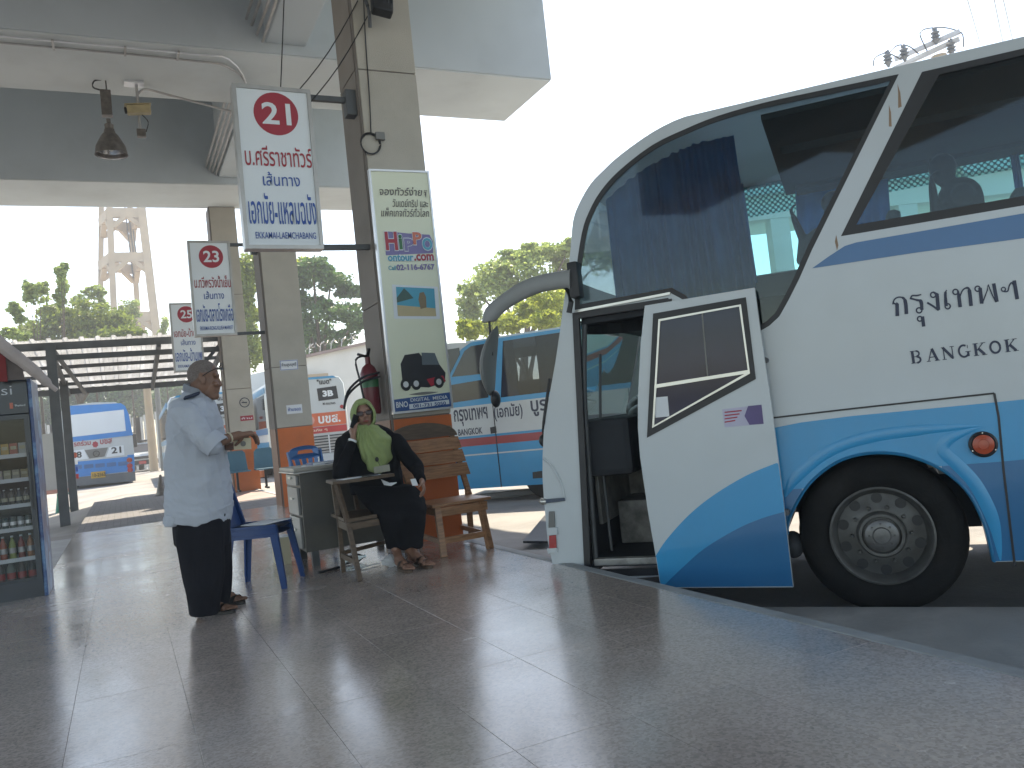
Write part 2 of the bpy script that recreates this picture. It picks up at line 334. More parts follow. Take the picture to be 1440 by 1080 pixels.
yard = part('yard_ground', bm, m_yard, kind='structure', smooth=True)
# platform slab under the tiles
bm = nb(); bx(bm, (-40, -30, -.42), (2.80, 14.65, -.009)); bx(bm, (-.757, 14.652, -.42), (2.80, 24.7, -.02)); bx(bm, (-40, 8.31, -.42), (-.76, 14.42, -.031)); part('platform_base', bm, m_grout, kind='structure')
bm = nb(); bx(bm, (-40, -30, -.008), (2.80, .69, 0)); bx(bm, (-40, .692, -.008), (-2.618, 8.3, 0)); part('platform_floor', bm, m_terrazzo, kind='structure')
bm = nb(); bx(bm, (2.802, -30, -.42), (2.885, 24.7, .004), bev=.008); part('kerb', bm, m_kerb, kind='structure')
floor = bpy.data.objects['platform_floor']; WM['platform_floor'] = Matrix()
def tile_mesh(sx, sy, mat, t=.008, g=.0011):
    bm = nb(); box(bm, (0, 0, -t/2), (sx-g, sy-g, t)); es = [e for e in bm.edges if all(v.co.z > -t/2 for v in e.verts)]
    bmesh.ops.bevel(bm, geom=es, offset=.0008, segments=1, affect='EDGES'); me = bpy.data.meshes.new('tile'); bm.to_mesh(me); bm.free(); me.materials.append(mat); return me
t1 = tile_mesh(.465, .93, m_terrazzo); t2 = tile_mesh(.30, .93, m_terrazzo)
for j in range(15):
    for i in range(12):
        x0 = -2.615 + .465*i; y0 = .70 + .93*j
        if x0 < -.76 and y0 > 8.2: continue
        me = t2 if i == 11 else t1; wd = .30 if i == 11 else .465
        o = bpy.data.objects.new('floor_tile', me); COL.objects.link(o); o.parent = floor; o.location = (x0+wd/2, y0+.465, .0)
        o.rotation_euler = (R(random.uniform(-.015, .015)), R(random.uniform(-.02, .02)), 0)
# pavers, side walkway and red tiles
bm = nb(); bx(bm, (-.755, 14.655, -.02), (2.80, 24.7, -.012)); part('paver_strip', bm, m_paver, kind='structure')
bm = nb(); bx(bm, (1.0, 17.0, -.0115), (2.79, 20.3, -.004)); part('red_tile_patch', bm, m_redtile, kind='structure')
m_walk = M('grey_walk_tile', (.20, .205, .205), .5, var=.15, scale=3, rvar=.1)
bm = nb(); bx(bm, (-40, 8.302, -.03), (-.757, 14.4, -.018)); walk = part('side_walkway', bm, m_grout, kind='structure'); WM['side_walkway'] = Matrix()
t3 = tile_mesh(.40, .80, m_walk, .012, .012)
for j in range(7):
    for i in range(5):
        o = bpy.data.objects.new('walkway_tile', t3); COL.objects.link(o); o.parent = walk; o.location = (-.96-.40*i, 8.71+.80*j, -.006); o.rotation_euler = (R(random.uniform(-.3, .3)), 0, 0)
# raised apron in front of the wheel
def yz(x, y): return Vector((x, y, 0))
a1 = G(1110, 854, -.35); a2 = G(1440, 854, -.35); d = (a2-a1).normalized(); far = a2+d*6; near = a1-d*.9
bm = nb(); poly = [(2.887, -12), (2.887, 5.0), (near.x-.1, near.y+.1), (a1.x, a1.y), (a2.x, a2.y), (far.x, far.y), (far.x, -12)]
plate(bm, [(p[0], p[1]) for p in poly], [], -.44, -.348, lambda u, v, ww: Vector((u, v, ww))); part('concrete_apron', bm, m_apron, kind='structure')
# flat dark patch on the yard, beyond the bus front
bm = nb(); rp = [G(735, 757, -.36), G(772, 757, -.36), G(800, 706, -.36), G(765, 722, -.36)]
plate(bm, [(p.x, p.y) for p in rp], [], -.42, -.392, lambda u, v, ww: Vector((u, v, ww+.0))); part('dark_patch', bm, M('dark_ground_patch', (.05, .055, .06), .35, var=.2), kind='structure')

# ================================================================ CANOPY (viaduct over the platform)
cn = thing('station_canopy', 'grey concrete station roof with deep cross beams over the platform', 'roof', (0, 8, 6.88))
bm = nb(); bx(bm, (-14, -16, 9.0), (7.3, 21.2, 9.7)); part('ceiling_slab', bm, m_paint_ceiling, cn)
for y0 in (-7.3, -.8, 5.7, 12.2, 18.75):
    bm = nb(); bx(bm, (-13.9, y0, 6.90), (7.3, y0+1.95, 9.0), bev=.02); part('cross_beam', bm, m_paint_ceiling, cn)
    bm = nb(); bx(bm, (-13.88, y0+.02, 6.88), (7.28, y0+1.93, 6.897)); part('beam_soffit', bm, m_soffit, cn)
for y0, y1 in ((-5.35, -.8), (1.15, 5.7), (7.65, 12.2), (14.15, 18.75)):
    bm = nb(); bx(bm, (2.42, y0+.002, 7.05), (3.02, y1-.002, 8.998), bev=.02); part('edge_beam', bm, m_paint_ceiling, cn)
# conduits along the beam and across the soffit
for k, dx in enumerate((0, .07, .13, .20)):
    bm = nb(); tube(bm, [(2.36-dx, y, 7.12+.04*k+.1*math.sin(y*.4+k)) for y in np.linspace(7.7, 12.1, 9)], .022, 6); part('conduit', bm, m_alu, cn, smooth=True)
    bm = nb(); tube(bm, [(2.36-dx, y, 7.10+.05*k) for y in np.linspace(14.2, 18.7, 7)], .025, 6); part('conduit', bm, m_alu, cn, smooth=True)
for k in range(2):
    bm = nb(); tube(bm, smoothpath([(-8, 12.35+.22*k, 6.855), (-.5, 12.35+.2*k, 6.855), (1.4, 12.36+.22*k, 6.85), (1.9, 12.42+.25*k, 6.85), (2.25, 13.2, 6.84), (2.30, 14.0, 6.80)], 3), .015, 6); part('conduit', bm, m_alu_light if k == 0 else m_alu, cn, smooth=True)
bm = nb(); tube(bm, smoothpath([(2.3, 14.0, 6.8), (2.29, 13.97, 6.2), (2.29, 13.97, 5.0)], 2), .02, 6); part('conduit', bm, m_alu, cn, smooth=True)
for x in (-1.2, -.4, .5, 1.2):
    bm = nb(); box(bm, (x, 12.46, 6.85), (.03, .30, .02)); part('pipe_clip', bm, m_alu, cn)

# ================================================================ PILLARS
def pillar(Y, label, otop, joints):
    r = thing('pillar', label, 'pillar', (2.64, Y+.3, -.4), group='concrete pillars along the platform edge')
    x0, x1, d = 2.33, 2.95, .6
    bm = nb(); bx(bm, (x0+.012, Y+.012, -.4), (x1-.012, Y+d, 6.9)); part('core', bm, m_pillar_shade, r)
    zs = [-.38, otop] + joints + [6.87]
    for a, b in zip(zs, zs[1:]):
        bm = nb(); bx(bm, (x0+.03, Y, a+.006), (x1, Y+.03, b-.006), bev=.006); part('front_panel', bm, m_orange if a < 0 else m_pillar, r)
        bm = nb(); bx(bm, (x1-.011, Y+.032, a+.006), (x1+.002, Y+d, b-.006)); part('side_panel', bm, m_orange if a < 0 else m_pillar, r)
        bm = nb(); bx(bm, (x0, Y+.032, a+.006), (x0+.0115, Y+d, b-.006)); part('inner_panel', bm, M_os if a < 0 else m_pillar_shade, r)
    return r
M_os = M('shaded_orange_paint', (.16, .06, .03), .5, var=.15, scale=3)  # orange foot darkened in colour for the shaded inner face
p1 = pillar(7.55, 'nearest pillar with the tall poster, orange foot behind the wooden chair', 1.20, [2.33, 4.62])
p2 = pillar(14.0, 'middle pillar between the signs 21 and 23, with two paper notices', 1.31, [2.33, 4.62])
p3 = pillar(20.5, 'farthest pillar of the row with a no smoking sticker', 1.38, [2.44, 4.73])

# ================================================================ HANGING ROUTE SIGNS
def route_sign(label, Y, x0, x1, z0, z1, num, l1, l2, l3, l4, pxx, tilt=0, light=1.0):
    r = thing('route_sign', label, 'sign', ((x0+x1)/2, Y, z0), group='hanging bay signs')
    U = Vector((math.cos(tilt), 0, math.sin(tilt))); V = Vector((-math.sin(tilt), 0, math.cos(tilt))); O = Vector((x0, Y, z0)); W = x1-x0; H = z1-z0
    f = lambda u, v, n: O + U*u + V*v + Vector((0, n, 0))
    bm = nb(); plate(bm, [(.0, 0), (W, 0), (W, H), (0, H)], [[(.035, .035), (W-.035, .035), (W-.035, H-.035), (.035, H-.035)]], -.012, .13, f); part('frame', bm, m_alu, r)
    bm = nb(); plate(bm, [(.036, .036), (W-.036, .036), (W-.036, H-.036), (.036, H-.036)], [], .0, .12, f); part('sign_panel', bm, m_white, r)
    rr = .285*W; cx = W*.53; cy = H*.832
    bm = nb(); plate(bm, [(cx+rr*math.cos(a), cy+rr*math.sin(a)) for a in np.linspace(0, 2*math.pi, 36, endpoint=False)], [], -.002, -.001, f)
    dsc = part('number_disc', bm, m_red_print, r)
    T = lambda nme, b, u0, v0, wd, hh, m, wt=0: text(nme, b, f(u0, v0, -.0025), U, V, wd, hh, m, r, weight=wt)
    T('number', num, cx-rr*.64, cy-rr*.50, rr*1.3, rr*1.02, m_white, .02)
    T('lettering', l1, W*.09, H*.505, W*.85, H*.125, m_red_print, .006); T('lettering', l2, W*.29, H*.385, W*.47, H*.085, m_blue_print, .003)
    T('lettering', l3, W*.08, H*.15, W*.86, H*.19, m_blue_print, .008); T('lettering', l4, W*.14, H*.062, W*.77, H*.04, m_blue_print, .004)
    for zz in (z1-.06, z0+.02):
        bm = nb(); bar(bm, (x1-.02, Y+.06, zz), (pxx, Y+.06, zz), .05, .05); part('bracket', bm, m_steel, r)
    bm = nb(); bx(bm, (pxx-.10, Y+.0, z1-.22), (pxx-.002, Y+.12, z1+.03)); part('mount_plate', bm, m_steel, r)
    return r
route_sign('large hanging white bay sign with red disc 21', 7.62, 1.155, 1.87, 2.875, 4.41, '21', 'บ.ศรีราชาทัวร์', 'เส้นทาง', 'เอกมัย-แหลมฉบัง', 'EKKAMAI-LAEMCHABANG', 2.33, -.01)
route_sign('hanging white bay sign with red disc 23, behind sign 21', 14.1, 1.215, 1.88, 2.93, 4.51, '23', 'บ.ทวีพรวังน้ำเย็น', 'เส้นทาง', 'เอกมัย-ตลาดโรงเกลือ', 'EKKAMAI-RONG KLUEA MARKET', 2.33, -.01)
route_sign('farthest hanging bay sign with red disc 25', 20.4, 1.245, 1.92, 2.93, 4.55, '25', 'เอกมัย-บ้านเพ', 'เส้นทาง', 'เอกมัย-บ้านเพ', 'EKKAMAI-BANPHE', 2.33, -.01)
# stay wires above sign 21
for a, b, lb in (((1.78, 7.66, 4.40), (2.42, 7.53, 5.30), 'thin black cable from sign 21 up to the floodlight, lower of two'), ((1.87, 7.66, 4.28), (2.50, 7.52, 5.15), 'thin black cable looping right of sign 21 to the floodlight'), ((1.62, 7.66, 4.41), (1.95, 7.66, 7.1), 'thin black suspension cable rising straight from the top of sign 21')):
    bm = nb(); a = Vector(a); b = Vector(b); tube(bm, [a.lerp(b, t)+Vector((0, 0, -.06*math.sin(math.pi*t))) for t in np.linspace(0, 1, 7)], .006, 5)
    tag(part('cable', bm, m_black, smooth=True), lb, 'cable')

# ================================================================ POSTER ON PILLAR 1
po = thing('poster_frame', 'tall pale yellow tour poster in a white frame on the near pillar', 'poster', (2.64, 7.53, 1.22))
O = Vector((2.345, 7.50, 1.245)); PW, PH = .615, 2.37
pf = lambda u, v, n: O + Vector((u*PW + (1-v)*.0, n, v*PH))
bm = nb(); plate(bm, [(0, 0), (1, 0), (1, 1), (0, 1)], [[(.03, .008), (.97, .008), (.97, .992), (.03, .992)]], -.01, .045, pf); part('frame', bm, m_alu_light, po)
bm = nb(); plate(bm, [(.031, .0085), (.969, .0085), (.969, .9915), (.031, .9915)], [], 0, .04, pf); pp = part('poster_sheet', bm, m_posterbg, po)
def ptext(b, u, v, wd, ht, m, wt=0, sh=0, n=-.002, nm='lettering'): return text(nm, b, pf(u, v, n), (1, 0, 0), (0, 0, 1), wd*PW, ht*PH, m, po, weight=wt, shear=sh)
def pshape(pts, m, n=-.002, nm='print'): b = nb(); plate(b, pts, [], n, n+.0008, pf); return part(nm, b, m, po)
m_ptxt = M('poster_grey_text', (.13, .12, .11), .5, var=.03); m_pr = M('poster_red', (.40, .03, .05), .4, var=.05); m_pg = M('poster_green', (.04, .16, .07), .4, var=.05); m_pv = M('poster_violet', (.20, .17, .36), .4, var=.05); m_pc = M('poster_cyan', (.07, .35, .48), .4, var=.05); m_po = M('poster_salmon', (.60, .16, .10), .4, var=.05)
ptext('จองทัวร์ง่ายๆ', .14, .885, .80, .045, m_ptxt, .012, .2); ptext('วันเดย์ทริป และ', .33, .845, .60, .034, m_ptxt, .006, .2); ptext('แพ็คเกจทัวร์ทั่วโลก', .13, .805, .80, .036, m_ptxt, .006, .2)
pshape([(.14, .645), (.93, .652), (.95, .70), (.90, .73), (.55, .735), (.15, .745)], m_pv, -.0015)
for i, (ch, m) in enumerate((('H', m_pr), ('i', m_pg), ('P', m_pv), ('P', m_po), ('O', m_pc))):
    u = [.15, .37, .46, .61, .76][i]; wd = [.20, .06, .15, .15, .17][i]; v = [.665, .668, .662, .688, .664][i]; hh = [.077, .062, .052, .052, .052][i]
    ptext(ch, u-.008, v-.003, wd+.016, hh+.006, m_white, .06, n=-.0028); ptext(ch, u, v, wd, hh, m, .035, n=-.0048)
ptext('ontour.com', .16, .618, .78, .032, m_white, .075, n=-.002); ptext('ontour', .165, .62, .42, .028, m_pc, .03, n=-.0045); ptext('.com', .60, .62, .33, .028, m_pr, .03, n=-.0045)
ptext('Call', .16, .584, .12, .018, m_pc, .02); ptext('02-116-6767', .29, .582, .64, .025, m_pv, .035)
# tablet picture with a bay, and the toy-like car (the mascot itself is left out)
pshape([(.17, .385), (.93, .375), (.95, .51), (.19, .525)], m_white); pshape([(.235, .395), (.87, .387), (.885, .503), (.25, .515)], m_pc, -.0035)
pshape([(.235, .395), (.87, .387), (.873, .42), (.24, .44)], M('poster_sand', (.50, .42, .25), .5), -.0045); pshape([(.245, .47), (.38, .508), (.45, .49), (.52, .466), (.24, .45)], M('poster_hill', (.06, .12, .10), .5), -.0045)
pshape([(.62, .42), (.72, .425), (.73, .47), (.70, .49), (.63, .487), (.60, .46)], M('poster_rock', (.22, .17, .10), .5), -.0055)
m_pk = M('poster_dark_car', (.02, .02, .025), .4)
pshape([(.20, .13), (.20, .20), (.28, .235), (.52, .24), (.62, .20), (.82, .195), (.93, .15), (.90, .11), (.62, .095), (.35, .105)], m_pk); pshape([(.60, .13), (.88, .14), (.92, .115), (.66, .10)], m_pr, -.0035)
pshape([(.55, .19), (.84, .185), (.78, .235), (.56, .24)], M('poster_car_glass', (.12, .15, .17), .3), -.0035)
for u in (.25, .42, .80):
    pshape([(u+.085*math.cos(a), .115+.026*math.sin(a)) for a in np.linspace(0, 6.2832, 18, endpoint=False)], m_black, -.0045); pshape([(u+.045*math.cos(a), .115+.013*math.sin(a)) for a in np.linspace(0, 6.2832, 14, endpoint=False)], m_alu_light, -.0055)
pshape([(.28+.5*t, .073+.006*math.sin(math.pi*t)) for t in np.linspace(0, 1, 10)]+[(.78-.5*t, .073-.006*math.sin(math.pi*t)) for t in np.linspace(.1, .9, 8)], m_grey)
pshape([(.032, .009), (.968, .009), (.968, .068), (.032, .058)], m_posterblue, -.001); ptext('BNO', .06, .024, .19, .024, m_white, .02); ptext('DIGITAL  MEDIA', .30, .043, .62, .014, m_white, .01)
pshape([(.27, .014), (.94, .020), (.94, .038), (.27, .034)], m_white, -.002); ptext('081-731 5050', .33, .018, .55, .014, m_posterblue, .02, n=-.004)

# floodlight, round cover with cable, junction box on pillar 1
fl = thing('floodlight', 'black floodlight seen from behind, high on the near pillar', 'floodlight', (2.6, 7.4, 5.1))
bm = nb(); box(bm, (2.60, 7.36, 5.24), (.20, .10, .36), rot=Matrix.Rotation(.15, 3, 'Y') @ Matrix.Rotation(-.35, 3, 'X'), bev=.02); part('housing', bm, m_black, fl)
bm = nb(); [bar(bm, (2.52+.04*k, 7.31, 5.12), (2.53+.04*k, 7.28, 5.34), .008, .03) for k in range(5)]; part('cooling_fins', bm, m_black, fl)
bm = nb(); tube(bm, smoothpath([(2.46, 7.54, 5.36), (2.45, 7.42, 5.3), (2.47, 7.38, 5.12), (2.49, 7.45, 5.0)], 3), .018, 7); part('bracket', bm, m_steel, fl, smooth=True)
jc = thing('cable_cover', 'round grey cover with looped cable and small box on the near pillar', 'cable cover', (2.40, 7.54, 3.9))
bm = nb(); lathe(bm, [(.088, 0), (.088, .012), (.075, .02)], (2.40, 7.549, 3.87), (0, -1, 0), 28); part('disc', bm, m_pillar, jc, smooth=True)
for k in range(3):
    bm = nb(); tube(bm, [(2.40+(.09+.006*k)*math.cos(a), 7.53-.006*k, 3.875+(.095+.006*k)*math.sin(a)) for a in np.linspace(0, 6.1+.1*k, 26)], .004, 5); part('cable_loop', bm, m_black, jc, smooth=True)
bm = nb(); box(bm, (2.50, 7.52, 3.95), (.09, .05, .075), bev=.006); part('junction_box', bm, m_grey, jc)
bm = nb(); tube(bm, smoothpath([(2.42, 7.54, 3.98), (2.44, 7.54, 4.3), (2.46, 7.54, 4.9), (2.47, 7.5, 5.3)], 4), .006, 5); part('feed_cable', bm, m_black, jc, smooth=True)
# fire extinguisher at the left side of pillar 1
fx = thing('fire_extinguisher', 'red fire extinguisher hanging on the inner side of the near pillar', 'extinguisher', (2.22, 7.75, 1.3))
bm = nb(); lathe(bm, [(.075, 0), (.085, .02), (.085, .40), (.06, .46), (.025, .49), (.025, .56)], (2.22, 7.75, 1.27), seg=20); part('cylinder', bm, m_extred, fx, smooth=True)
bm = nb(); bar(bm, (2.22, 7.75, 1.83), (2.22, 7.67, 1.9), .03, .02); bar(bm, (2.22, 7.75, 1.83), (2.12, 7.72, 1.86), .025, .02); part('handle', bm, m_black, fx)
bm = nb(); tube(bm, smoothpath([(2.2, 7.7, 1.84), (2.08, 7.66, 1.80), (2.10, 7.66, 1.6), (2.12, 7.66, 1.42)], 4), .010, 6); part('hose', bm, m_black, fx, smooth=True)
bm = nb(); lathe(bm, [(.0862, .26), (.0862, .34)], (2.22, 7.75, 1.27), seg=20); part('label', bm, m_pg, fx, smooth=True)
# notices on pillar 2 and 3
def notice(name, label, x, y, z, wd, ht, txt, tm, m=m_paper):
    r = thing(name, label, 'notice', (x+wd/2, y, z)); bm = nb(); bx(bm, (x, y-.004, z), (x+wd, y-.001, z+ht)); part('sheet', bm, m, r)
    if txt: text('lettering', txt, (x+wd*.1, y-.005, z+ht*.3), (1, 0, 0), (0, 0, 1), wd*.8, ht*.45, tm, r, weight=.01)
    return r
n1 = notice('paper_notice', 'white paper notice with a blue border, upper one on the middle pillar', 2.50, 14.0, 2.27, .30, .17, 'ห้ามสูบบุหรี่', m_navy_print)
bm = nb(); plate(bm, [(2.505, 2.275), (2.795, 2.275), (2.795, 2.435), (2.505, 2.435)], [[(2.513, 2.283), (2.787, 2.283), (2.787, 2.427), (2.513, 2.427)]], 13.994, 13.9955, lambda u, v, n: Vector((u, n, v))); part('border', bm, m_blue_print, n1)
notice('paper_notice', 'torn white sticker with blue script, lower one on the middle pillar', 2.54, 14.0, 1.53, .26, .15, 'ห้ามจอด', m_blue_print)
ns = notice('no_smoking_sticker', 'round no smoking sticker on the farthest pillar', 2.60, 20.5, 1.92, .30, .34, '', None, m_pillar)
bm = nb(); ring = lambda r0: [(2.75+r0*math.cos(a), 2.10+r0*math.sin(a)) for a in np.linspace(0, 6.2832, 24, endpoint=False)]
plate(bm, ring(.12), [ring(.10)], 20.494, 20.4955, lambda u, v, n: Vector((u, n, v))); part('ring', bm, m_navy_print, ns)
bm = nb(); bar(bm, (2.68, 20.494, 2.17), (2.82, 20.494, 2.03), .02, .002); bx(bm, (2.68, 20.492, 2.088), (2.81, 20.494, 2.112)); part('cigarette_mark', bm, m_navy_print, ns)
notice('red_sticker', 'small red sticker below the no smoking sign', 2.62, 20.5, 1.66, .30, .12, 'ห้าม', m_white, m_red_print)

# ================================================================ LAMP AND CAMERA UNDER THE BEAM
lp = thing('high_bay_lamp', 'hanging bell shaped industrial lamp under the beam', 'lamp', (.23, 13.6, 5.8))
c = Vector((.225, 13.6, 0))
bm = nb(); prof = [(.07, 6.12), (.085, 6.06), (.12, 6.02), (.17, 5.93), (.21, 5.85), (.225, 5.76), (.235, 5.72)]
rin = [(r-.008, z) for r, z in prof[::-1]]; rings = [[c+Vector((r*math.cos(a), r*math.sin(a), z)) for a in np.linspace(0, 2*math.pi, 32, endpoint=False)] for r, z in prof+rin]
loft(bm, rings, caps=False); part('reflector', bm, m_lampmetal, lp, smooth=True)
bm = nb(); rings = [[c+Vector((r*math.cos(a), r*math.sin(a), z)) for a in np.linspace(0, 2*math.pi, 32, endpoint=False)] for r, z in ((.226, 5.722), (.200, 5.85), (.16, 5.93), (.05, 6.05))]; loft(bm, rings, caps=False); part('inner_reflector', bm, m_lamp_in, lp, smooth=True)
bm = nb(); lathe(bm, [(.02, 0), (.05, .04), (.06, .12), (.04, .2), (.015, .22)], c+Vector((0, 0, 5.78))); part('bulb', bm, M('frosted_bulb', (.7, .7, .7), .3), lp, smooth=True)
bm = nb(); lathe(bm, [(.06, 0), (.065, .09), (.03, .12), (.03, .18)], c+Vector((0, 0, 6.10))); part('neck', bm, m_lampmetal, lp, smooth=True)
bm = nb(); box(bm, c+Vector((-.01, 0, 6.52)), (.15, .13, .40), bev=.01); part('ballast_box', bm, m_lampmetal, lp)
bm = nb(); tube(bm, smoothpath([c+Vector((-.04, 0, 6.72)), c+Vector((-.17, 0, 6.76)), c+Vector((-.15, 0, 6.86)), c+Vector((-.05, 0, 6.89))], 4), .012, 6); part('flex', bm, m_black, lp, smooth=True)
bm = nb(); tube(bm, [c+Vector((.01, 0, 6.72)), c+Vector((.01, 0, 6.89))], .012, 6); part('hook', bm, m_steel, lp)
cc = thing('security_camera', 'yellowed security camera on a pole bracket beside the lamp', 'camera', (.66, 13.6, 6.1))
bm = nb(); box(bm, (.63, 13.6, 6.86), (.28, .2, .03)); part('base_plate', bm, m_alu_light, cc)
bm = nb(); tube(bm, [(.66, 13.6, 6.88), (.66, 13.6, 6.12)], .022, 10); part('pole', bm, m_alu, cc, smooth=True)
rt = Matrix.Rotation(-.1, 3, 'Y')
bm = nb(); box(bm, (.66, 13.52, 6.42), (.34, .13, .13), rot=rt, bev=.015); part('case', bm, m_yellowed, cc)
bm = nb(); box(bm, (.65, 13.52, 6.495), (.38, .15, .012), rot=rt); part('sun_shield', bm, m_yellowed, cc)
bm = nb(); lathe(bm, [(.05, 0), (.05, .03), (.03, .035)], (.49, 13.52, 6.40), (-1, 0, -.1)); part('lens', bm, m_black, cc, smooth=True)
bm = nb(); box(bm, (.67, 13.6, 6.08), (.13, .1, .12), bev=.01); part('joint_box', bm, m_lampmetal, cc)
bm = nb(); tube(bm, smoothpath([(.70, 13.55, 6.36), (.78, 13.55, 6.25), (.74, 13.58, 6.10)], 4), .008, 5); part('wire', bm, m_black, cc, smooth=True)
bm = nb(); tube(bm, smoothpath([(.67, 13.6, 6.70), (.80, 13.7, 6.83), (1.2, 13.8, 6.79), (2.31, 13.97, 6.62)], 5), .018, 6); part('conduit', bm, m_alu, cc, smooth=True)

# ================================================================ MAIN COACH
BA = R(-42); BD = Vector((math.sin(BA), math.cos(BA), 0)); BNV = Vector((-math.cos(BA), math.sin(BA), 0))
W0 = G(1247, 857, -.35); W0.z = -.40
bus = thing('coach', 'large white and blue double height coach with its front door open at the platform edge', 'bus', tuple(W0), math.atan2(BD.y, BD.x))
def S(x, y, off=0.0):
    p = PL(x, y, W0+BNV*off, BNV)-W0; return (p.dot(BD), p.z)
def SL(pts, off=0.0): return [S(x, y, off) for x, y in pts]
fs = lambda s, z, n: Vector((s, n, z))
def bplate(name, pts, n0, n1, mat, par=None, holes=(), off=0.0, px=True, smooth=False, label=None):
    bm = nb(); plate(bm, SL(pts, off) if px else pts, [SL(h, off) if px else h for h in holes], n0, n1, fs)
    return part(name, bm, mat, par or bus, local=True, smooth=smooth, label=label)
def spl(pts, n=3): return [(p.x, p.y) for p in smoothpath([(x, y, 0) for x, y in pts], n)]
prof_px = [(779, 806), (776, 789), (770, 760), (765, 704), (763, 673), (763, 643), (765, 600), (772, 560), (781, 510), (787, 470), (793, 425), (799, 385), (803, 345), (806, 310), (814, 287), (830, 259), (850, 238), (872, 218), (917, 186), (963, 163), (1009, 145), (1073, 128), (1147, 112), (1238, 92), (1330, 71)]
prof_px = prof_px[:12]+spl(prof_px[12:], 3); prof = SL(prof_px); ZR = 3.43; prof = [(s, min(z, ZR)) for s, z in prof]; prof = [p for p in prof[:-1] if p[0] > -.35]+[(-.5, ZR), (-1.2, ZR), (-3, ZR), (-6, ZR), (-9.7, ZR)]
prof[0] = (prof[1][0]-.02, .26)
REAR = -9.7; SK = .33
arch_px = spl([(1108, 752), (1109.6, 736), (1118.5, 714), (1139, 681.5), (1169, 656), (1198.5, 643), (1234, 638), (1272.6, 641.5), (1311, 655), (1341, 674), (1364.4, 699), (1382, 735), (1391, 767), (1396, 790)], 3)
arch = SL(arch_px); arch = [(arch[0][0]+.02, SK)]+arch+[(arch[-1][0], SK)]
glass1_px = spl([(808, 436), (810, 383), (818, 328), (828, 298), (845, 268), (872, 238.5), (917, 204), (963, 181.5), (1009, 163), (1073, 144.6), (1147, 128.5), (1264, 104)], 3)+[(1142, 351), (1124, 392), (1110, 420), (1096, 445), (1082, 458), (1068, 466), (1025, 457), (975, 436), (958, 420), (943, 412)]
wt = S(1296, 96.5)[1]; wb = S(1190, 331)[1]
sA = S(1296, 96.5)[0]; sB = S(1182.5, 332.5)[0]
win2 = [(sA, wt-.02), (sB, wb), (REAR+.6, wb), (REAR+.6, wt-.02)]
door_px = [(812, 446), (934, 427), (985, 812), (829, 806)]
dh = SL(door_px); dh[3] = (dh[3][0], .335); dh[2] = (dh[2][0]-.0, .335)
outer = [prof[0]]+prof[1:-1]+[(REAR, ZR), (REAR, SK)]+arch[::-1]+[(1.2, .30)]
bm = nb(); plate(bm, outer, [SL(glass1_px), win2, dh], -.035, 0, fs); side = part('side_panel', bm, m_bus_white, bus, local=True)
# livery
lt_top = [(1089, 601.5), (1127, 594), (1198, 585), (1397, 566), (1440, 561.5)]
lb = SL(lt_top); lb = [(1.25, lb[0][1]-.05), (.85, lb[0][1]-.02)]+lb+[(-2.5, lb[-1][1]+.02), (-5, lb[-1][1]+.06), (REAR+.02, lb[-1][1]+.2)]
db = SL([(1099, 690), (1127, 687)]); dbr = SL([(1314, 656), (1409, 649), (1440, 646)])
def arch_between(z0, z1): return [p for p in arch if z0 <= p[1] <= z1]
ar_left = [p for p in arch if p[0] > 0]; ar_right = [p for p in arch if p[0] <= 0]
top_l = [p for p in ar_left if p[1] > db[1][1]]; top_r = [p for p in ar_right if p[1] > dbr[0][1]]
light = lb+[(REAR+.02, dbr[-1][1]+.12), (-4, dbr[-1][1]+.05), (dbr[-1][0], dbr[-1][1]), (dbr[1][0], dbr[1][1]), (top_r[-1][0]-.012, dbr[0][1])]+[(p[0]-.012, p[1]) if p[0] < -.3 else (p[0], p[1]+.012) for p in top_r[::-1]]+[(p[0], p[1]+.012) if p[0] < .3 else (p[0]+.012, p[1]) for p in top_l[::-1]]+[(top_l[0][0]+.012, db[1][1]), (1.25, db[0][1])]
bm = nb(); plate(bm, light, [], .0005, .003, fs); part('light_blue_stripe', bm, m_bus_light, bus, local=True)
low_r = [p for p in ar_right if p[1] <= dbr[0][1]]; low_l = [p for p in ar_left if p[1] <= db[1][1]]
bm = nb(); plate(bm, [(low_r[0][0]-.012, dbr[0][1]), (dbr[1][0], dbr[1][1]), (dbr[2][0], dbr[2][1]), (-4, dbr[2][1]+.05), (REAR+.02, dbr[2][1]+.12), (REAR+.02, SK+.005)]+[(p[0]-.012, p[1]+.004) for p in low_r[::-1]], [], .0005, .0028, fs)
part('dark_blue_stripe', bm, m_bus_dark, bus, local=True)
bm = nb(); plate(bm, [(1.25, db[0][1]), (low_l[-1][0]+.012, db[1][1])]+[(p[0]+.012, p[1]+.004) for p in low_l[::-1]]+[(1.25, .31)], [], .0005, .0028, fs); part('dark_blue_stripe', bm, m_bus_dark, bus, local=True)
bb = SL([(1142, 377.4), (1165, 361), (1188, 346), (1204, 341), (1440, 300)]); zt = bb[-1][1]; bo = SL([(1440, 335), (1290, 355)])
bplate('window_band', bb+[(REAR+.02, zt), (REAR+.02, bo[0][1]), bo[0], bo[1]], .0005, .0028, M('mid_blue_band', (.03, .135, .31), .35, var=.05, coat=.3), px=False)
